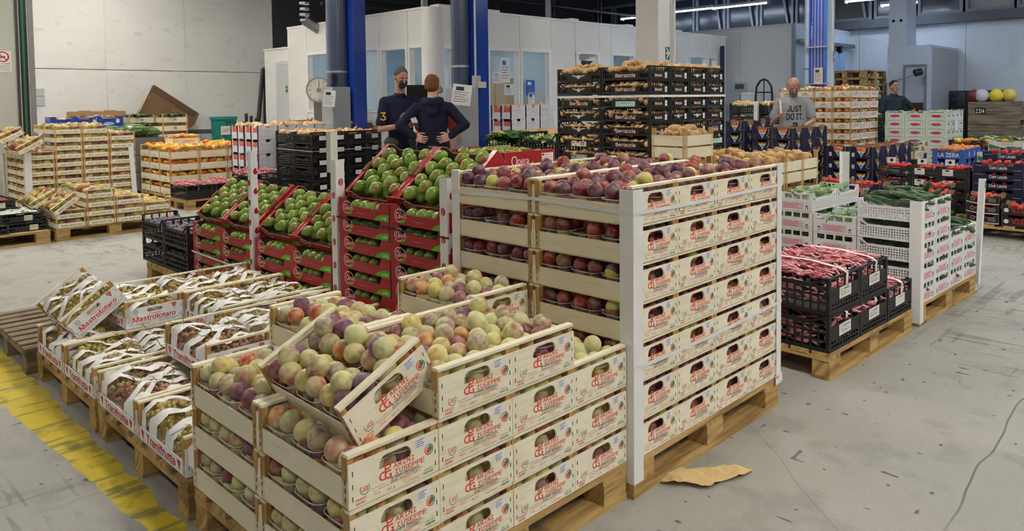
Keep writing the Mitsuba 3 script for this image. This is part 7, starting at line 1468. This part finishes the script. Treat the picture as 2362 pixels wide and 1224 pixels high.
corner_post(10.95, 5.47, .1, 1.42, 'white edge protector between the two black squash piles', 1, 1, w=.06)
# dark printed boxes and white boxes on the right
define('pepper_box', carton_parts(.42, .36, .14, C(34, 28, 28), inner=C(150, 124, 90), cut=.3, cw=.6, flaps=True, prints=lambda W, L, H: [('side_panel__lettering', G().text('Dino', .04, face('-x', -W - .001) @ tr(-.09, .06), C(214, 120, 40), True, width=.09).text('food', .04, face('-x', -W - .001) @ tr(.03, .06), C(170, 40, 40), True, width=.11), 'm_matte', False), ('side_panel__label', G().shape(sbox(.1, .03, .15, .07), face('-x', -W - .001), C(220, 222, 222)), 'm_matte', False)]))
for i, (u, v) in enumerate(((12.6, 3.0), (12.6, 2.6))):
    for k in range(5): place('pepper_box', 'pepper_box', tr(u, v, .1 + .15 * k), f'dark printed box of yellow peppers before the grey bins, {("left", "right")[i]} pile, {ordinal(k)}', 'box', 'dark boxes of yellow peppers')
    heap('yellow_squash', 8, tr(u, v, .7), .34, .28, .12, f'yellow pepper in the {("left", "right")[i]} dark printed box', f'yellow peppers in the {("left", "right")[i]} dark box', 'pepper', name='yellow_pepper', s=.8)
single('carton_stand', (G().box(12.4, 12.8, 2.42, 3.18, 0, .098, c=C(140, 110, 70)), 'm_matte', False), None, 'low wooden stand under the dark boxes of yellow peppers', 'stand')
define('striped_box', carton_parts(.3, .4, .13, C(220, 222, 220), inner=C(150, 130, 100), cut=.15, cw=.5, flaps=False, prints=lambda W, L, H: [('side_panel__print', G().shape(Polygon([(-.19, .01), (.19, .01), (.19, .05), (0, .02), (-.19, .08)]), face('-x', -W - .001), C(60, 130, 90)).text('Viva', .03, face('-x', -W - .001) @ tr(.02, .07), C(190, 110, 120), width=.14), 'm_matte', False)]))
for i, (u, v, z) in enumerate(((12.1, 2.38, .74), (11.7, 2.42, .60))):
    place('striped_box', 'striped_box', tr(u, v, z), f'white box with a green swoosh near the right edge, {("upper", "lower")[i]}', 'box', 'white boxes with a green swoosh'); single('carton_stand', (G().box(u - .15, u + .15, v - .2, v + .2, 0, z - .002, c=C(196, 186, 160) if i else C(200, 190, 170)), 'm_matte', False), None, f'pale crate stack under the {("upper", "lower")[i]} white box with a green swoosh', 'stand')
for k in range(8): place('laude_carton', 'laude_carton', tr(11.3, 2.02, .02 + .1 * k), f'dark carton behind the lettered cartons at the right edge, {ordinal(k)}', 'carton', 'dark cartons at the far right')
# grey wooden bins with a number, pallets and crates by the wall
for k in range(3):
    m = tr(16.85, 3.14, .02 + .45 * k); P_ = []
    for j in range(3):
        for b_ in ((0, 1.2, 0, .03), (0, 1.2, .82, .85), (0, .03, .03, .82), (1.17, 1.2, .03, .82)): P_.append(('wall_board', G().box(*b_, .08 + j * .122, .197 + j * .122), 'm_grey_wood', False))
    for x in (0, .53, 1.06): P_.append(('foot', G().box(x, x + .14, 0, .85, 0, .08), 'm_grey_wood', False))
    P_.append(('bottom', G().box(.03, 1.17, .03, .82, .08, .10), 'm_grey_wood', False))
    t = G().shape(sbox(-.3, .2, -.13, .32), face('-x', -.001, .425), C(26, 26, 28)).text('12!4', .08, face('-x', -.002, .425) @ tr(-.215, .222), C(232, 232, 230), True, width=.14) if k == 2 else G().text('O 1000', .05, face('-x', -.001, .425) @ tr(.1, .24), C(60, 56, 50), width=.2)
    if k == 2: t.text('O  1000', .05, face('-x', -.001, .425) @ tr(.12, .24), C(60, 56, 50), width=.24)
    P_.append(('wall_board__number', t, 'm_matte', False))
    single('wooden_bin', P_, m, f'weathered grey wooden bin on the right, {ordinal(k)} of three stacked' + (', with a painted number plate' if k == 2 else ''), 'bin')
for i, (u, v, c, t) in enumerate(((16.95, 3.78, C(206, 200, 206), 'white printed bag'), (17.0, 3.55, C(230, 200, 60), 'yellow net bag'), (17.1, 3.35, C(214, 190, 90), 'second yellow net bag'), (16.98, 3.92, C(120, 50, 56), 'dark red bag'))):
    g = G().ball((0, 0, .13), (.11, .12, .13), c, 3); g.v[0] = g.v[0] * (1 + .12 * (meshkit.noise(g.v[0] * 14 + i)[:, None] - .5)); single('goods_bag', (g, 'm_satin', True), tr(u, v, 1.35), f'{t} lying on the grey wooden bins', 'bag')
define('dark_crate', plastic_crate_parts(.4, .3, .17, C(30, 30, 34), end='windows', side='lattice'))
for s in range(3):
    for k in range(9): place('dark_crate', 'dark_crate', tr(17.8, 3.75 + .305 * s, .02 + .175 * k), f'dark crate of potatoes along the right wall, {("right", "middle", "left")[s]} pile, {ordinal(k)}', 'crate', 'dark crates along the right wall')
for i, (v, w_) in enumerate(((2.6, 'right'), (3.0, 'left'))): place('grey_pallet', 'pallet', tr(18.24, v - .35, 1.0) @ rot('y', -math.pi / 2) @ sc(.75, .6, 1) @ tr(0, 0, -.0), f'old wooden pallet standing upright against the right wall, {w_}', 'pallet') if i == 0 else None
single('pallet_stand', (G().box(17.9, 18.28, 2.2, 2.9, 0, 1.0, c=C(70, 72, 76)), 'm_matte', False), None, 'grey base under the upright old pallet by the wall', 'stand')
for k in range(14): place('small_pallet', 'pallet', tr(15.45, 5.43, .144 * k) @ tr(_fr.uniform(-.02, .02), _fr.uniform(-.03, .03)), f'wooden pallet in the tall stack beside the cold room, {ordinal(k)} from below', 'pallet', 'stack of empty pallets')
# ---------------------------------------------------------------- cold room, booth, column with blue pipes
parts = []
for a, b in ((6.8, 8.0), (8.0, 9.2), (9.2, 10.4), (10.4, 12.0)): parts.append(('panel', G().box(15.2, 15.3, a + .003, b - .003, 0, 2.97, c=C(206, 209, 212)), 'm_satin', False))
for a, b in ((15.3, 16.0), (16.0, 17.6), (17.6, 18.3)): parts.append(('panel', G().box(a + .003, b - .003, 6.8, 6.9, 0 if a != 16.0 else 2.5, 2.97, c=C(176, 190, 206)), 'm_satin', False))
parts += [('roof', G().box(15.2, 18.3, 6.8, 12.0, 2.97, 3.03, c=C(190, 194, 198)), 'm_satin', False), ('corner_trim', G().box(15.17, 15.23, 6.77, 6.83, 0, 3.03, c=C(120, 130, 140)), 'm_satin', False)]
single('wall_cold_room', parts, structure=True, label='pale panelled cold room box on the right')
single('door_3', [('leaf', G().box(15.9, 17.7, 6.70, 6.78, .02, 2.5, c=C(128, 160, 196)), 'm_satin', False), ('track', G().box(15.3, 18.2, 6.66, 6.76, 2.62, 2.70, c=C(120, 124, 128)).box(16.1, 16.2, 6.64, 6.74, 2.48, 2.64, c=C(40, 40, 44)).box(17.3, 17.4, 6.64, 6.74, 2.48, 2.64, c=C(40, 40, 44)), 'm_metal', False), ('handle', G().box(15.98, 16.03, 6.62, 6.68, .9, 1.3, c=C(40, 40, 44)), 'm_satin', False)], structure=True)
BOO = C(178, 186, 204)
parts = [('front_panel', G().box(16.35, 16.42, 4.53, 4.60, 0, 2.46, c=BOO).box(16.35, 16.42, 5.04, 5.34, 0, 2.46, c=BOO).box(16.35, 16.42, 4.60, 5.04, 2.12, 2.46, c=BOO), 'm_satin', False), ('side_panel', G().box(16.42, 18.3, 4.53, 4.60, 0, 2.46, c=C(150, 152, 158)), 'm_satin', False), ('side_panel', G().box(16.42, 18.3, 5.27, 5.34, 0, 2.46, c=BOO), 'm_satin', False), ('roof', G().box(16.35, 18.3, 4.53, 5.34, 2.46, 2.5, c=BOO), 'm_satin', False), ('shaft', G().box(16.38, 17.0, 5.0, 5.33, 2.5, 5.6, c=BOO), 'm_satin', False)]  # right side panel greyer than the rest: its shade is painted in
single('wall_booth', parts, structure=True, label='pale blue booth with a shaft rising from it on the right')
for v in (5.1, 5.24): single('hole_disc', (G().cyl((16.370, v, 3.02), (16.379, v, 3.02), .028, C(24, 24, 26), 12), 'm_matte', False), None, 'small round black disc drawn as a dark hole in the booth shaft, ' + ('right' if v < 5.2 else 'left'), 'hole')  # flat black discs: the dark inside of a hole put into colour
single('door_4', [('leaf', G().box(16.37, 16.40, 4.64, 5.0, .02, 2.08, c=C(160, 170, 186)), 'm_satin', False), ('frame', G().box(16.34, 16.43, 4.60, 4.64, 0, 2.12, c=C(110, 118, 128)).box(16.34, 16.43, 5.0, 5.04, 0, 2.12, c=C(110, 118, 128)).box(16.34, 16.43, 4.64, 5.0, 2.08, 2.12, c=C(110, 118, 128)), 'm_satin', False)], structure=True)
single('mirror_arm', [('arm', G().cyl((16.0, 5.30, 1.72), (16.1, 4.70, 1.93), .014, C(150, 156, 160), 8), 'm_metal', True), ('head', G().cyl((16.06, 4.74, 1.94), (16.14, 4.64, 1.97), .07, C(30, 30, 32), 14), 'm_satin', False), ('post', G().cyl((16.0, 5.30, 0), (16.0, 5.30, 1.74), .02, C(120, 124, 128), 8), 'm_metal', True)], None, 'grey metal arm with a black round head before the booth door', 'arm')
single('blue_board', (G().box(15.95, 15.99, 4.55, 5.2, 0, 1.36, c=C(70, 46, 36)), 'm_matte', False), None, 'dark brown board standing behind the far man', 'board')
CU, CVv = 14.0, 5.72
cg = G().box(CU - .12, CU + .12, CVv - .14, CVv - .12, 0, 5.6, c=C(206, 207, 206)).box(CU - .12, CU - .1, CVv - .14, CVv + .14, 0, 5.6, c=C(206, 207, 206)).box(CU + .1, CU + .14, CVv - .17, CVv - .12, 0, 5.6, c=C(206, 207, 206)).box(CU - .12, CU + .12, CVv + .12, CVv + .14, 0, 5.6, c=C(200, 201, 200))
single('pipe_column', [('column', cg, 'm_satin', False), ('bracket', G().box(CU - .2, CU - .17, CVv - .2, CVv + .22, 2.40, 2.43, c=C(170, 174, 180)).box(CU - .2, CU - .17, CVv - .2, CVv + .22, 1.72, 1.75, c=C(170, 174, 180)), 'm_metal', False)], None, 'pale steel column carrying blue pipes on the right', 'column')
for i in range(6): single('blue_pipe', (G().cyl((CU - .145, CVv - .13 + .058 * i, 1.68), (CU - .145, CVv - .13 + .058 * i, 5.6), .013 if i else .024, C(30, 60, 168) if i else C(40, 110, 190), 8), 'm_satin', True), None, f'blue pipe on the right column, {ordinal(i)} from the right', 'pipe', 'blue pipes on the right column')
single('grey_pipe', (G().cyl((CU - .1, CVv + .23, 0), (CU - .1, CVv + .23, 5.6), .055, C(172, 182, 196), 14).cyl((CU - .1, CVv + .23, 2.0), (CU - .1, CVv + .23, 2.03), .062, C(120, 126, 134), 14), 'm_satin', True), None, 'pale grey drain pipe left of the blue pipes', 'pipe')
single('exit_sign', (exit_sign(face('-y', CVv - .175) @ tr(CU + .12, 2.24) @ sc(.75, 1, 1), 0), 'm_satin', False), None, 'green exit sign with a white arrow on the column with blue pipes', 'sign')
sheet('notice', tr(CU - .21, CVv - .02, 1.88) @ rot('z', -math.pi / 2), .17, .3, 'tan notice tied to the blue pipes', paper=C(206, 190, 170))
single('valve_row', (G().box(CU - .25, CU - .2, CVv - .3, CVv + .3, 1.6, 1.68, c=C(120, 110, 110)), 'm_metal', False), None, 'row of valves under the blue pipes', 'valves')
single('rack_post', (G().box(14.55, 14.62, 8.05, 8.12, 0, 2.6, c=C(36, 40, 66)), 'm_satin', False), None, 'dark blue perforated rack post at the office end', 'post')
# hand truck, counting scale, white tubs and small crates before the cold room
ht = G().tube([(0, -.18, .15), (0, -.18, 1.55), (0, -.16, 1.72), (0, -.08, 1.84), (0, 0, 1.87), (0, .08, 1.84), (0, .16, 1.72), (0, .18, 1.55), (0, .18, .15)], .02, C(28, 28, 30), 8)
for z in (.5, .9, 1.3, 1.6): ht.cyl((0, -.18, z), (0, .18, z), .014, C(28, 28, 30), 6)
ht.cyl((0, 0, 1.3), (0, 0, 1.87), .012, C(28, 28, 30), 6).box(-.3, 0, -.22, .22, .02, .05, c=C(40, 40, 42))
single('hand_truck', [('frame', ht, 'm_satin', True), ('wheel', G().cyl((.08, -.25, .13), (.08, -.19, .13), .13, C(24, 24, 26), 18), 'm_satin', False), ('wheel', G().cyl((.08, .19, .13), (.08, .25, .13), .13, C(24, 24, 26), 18), 'm_satin', False)], tr(14.7, 7.2), 'black hand truck leaning before the cold room', 'hand truck')
single('counting_scale', [('display', G().box(-.04, .04, -.13, .13, 1.62, 1.82, c=C(150, 156, 160)).box(-.045, -.04, -.1, .1, 1.68, 1.78, c=C(60, 70, 64)), 'm_satin', False), ('post', G().cyl((.02, 0, .1), (.02, 0, 1.65), .025, C(150, 154, 158), 8).box(-.25, .25, -.25, .25, 0, .1, c=C(150, 154, 158)), 'm_metal', False)], tr(14.8, 7.78), 'digital scale on a post before the cold room', 'scale')
for i, (v, z) in enumerate(((7.6, 1.2), (7.42, 1.18))): single('white_tub', [('body', G().box(-.15, .15, -.12, .12, 0, .38, c=C(208, 212, 216), taper=1.1), 'm_satin', False), ('rim', G().box(-.18, .18, -.145, .145, .37, .40, c=C(220, 224, 226)), 'm_satin', False)], tr(14.9, v, z), f'white plastic tub before the cold room, {("left", "right")[i]}', 'tub')
single('tub_stand', (G().box(14.7, 15.1, 7.28, 7.75, 0, 1.18, c=C(120, 126, 132)), 'm_matte', False), None, 'grey stand under the white tubs', 'stand')
for k in range(4): place('greens_small', 'green_crate_small', tr(14.7, 6.55, .9 + .13 * k), f'small crate of greens on a stand by the cold room corner, {ordinal(k)}', 'crate', 'small crates by the cold room corner') if k < 0 else None
# brown paper scrap on the floor
n = 26; cols_ = []
ol = [(-.20, .01), (-.14, .05), (-.05, .075), (.02, .06), (.09, .065), (.16, .045), (.205, .03), (.17, -.0), (.10, -.03), (.04, -.035), (-.02, -.07), (-.06, -.065), (-.10, -.035), (-.16, -.02)]
pg = Polygon(ol); pts = [p for p in np.stack(np.meshgrid(np.linspace(-.21, .21, 34), np.linspace(-.08, .08, 14)), -1).reshape(-1, 2) if pg.buffer(-.008).contains(Point(*p))] + list(np.array(pg.segmentize(.012).exterior.coords)[:-1])
from scipy.spatial import Delaunay
pts = np.array(pts); dl = Delaunay(pts).simplices; dl = np.array([t for t in dl if pg.contains(Point(*pts[t].mean(0)))])
zz = .006 + .03 * np.clip(meshkit.fbm(np.column_stack([pts * 22, pts[:, 0] * 0]), 3) - .3, 0, 1) + .022 * np.abs(meshkit.noise(np.column_stack([pts * 9, pts[:, 0] * 0 + 3])) - .5)
g = G()
for t in dl:
    q_ = np.column_stack([pts[t], zz[t]]); g.add(q_ if np.cross(q_[1] - q_[0], q_[2] - q_[0])[2] > 0 else q_[::-1], [[0, 1, 2]], C(206, 178, 128))
single('paper_scrap', (g, 'm_matte', False), tr(2.565, 1.475) @ rot('z', -.72 + .12), 'torn crumpled piece of brown paper on the floor before the dark plum tower', 'paper')
flush_piles({'deep_dark_plum': ('dark plums deep in the stacked crates of the tall tower', 'plums'), 'deep_pale_plum': ('pale plums deep in the crates of the foreground stack', 'plums'), 'deep_bean_pods': ('pink bean pods pressed against the sides of the black crates', 'bean pods'), 'deep_potatoes': ('potatoes lying deep in their crates', 'potatoes'), 'deep_mangoes': ('mangoes deep in the slatted crates', 'mangoes'), 'deep_squash': ('squash deep in the big slatted crates', 'squash'), 'deep_blue_plums': ('small blue plums in the lower black crates', 'plums'), 'deep_tomatoes': ('tomatoes deep in the stacked cartons', 'tomatoes'), 'deep_pear': ('green pears lying deep in the red boxes', 'pears')})
used = {d['sg']['id'] for d in scene.values() if d.get('type') == 'instance'}
for k in [k for k, d in scene.items() if d.get('type') == 'shapegroup' and k not in used]: del scene[k]
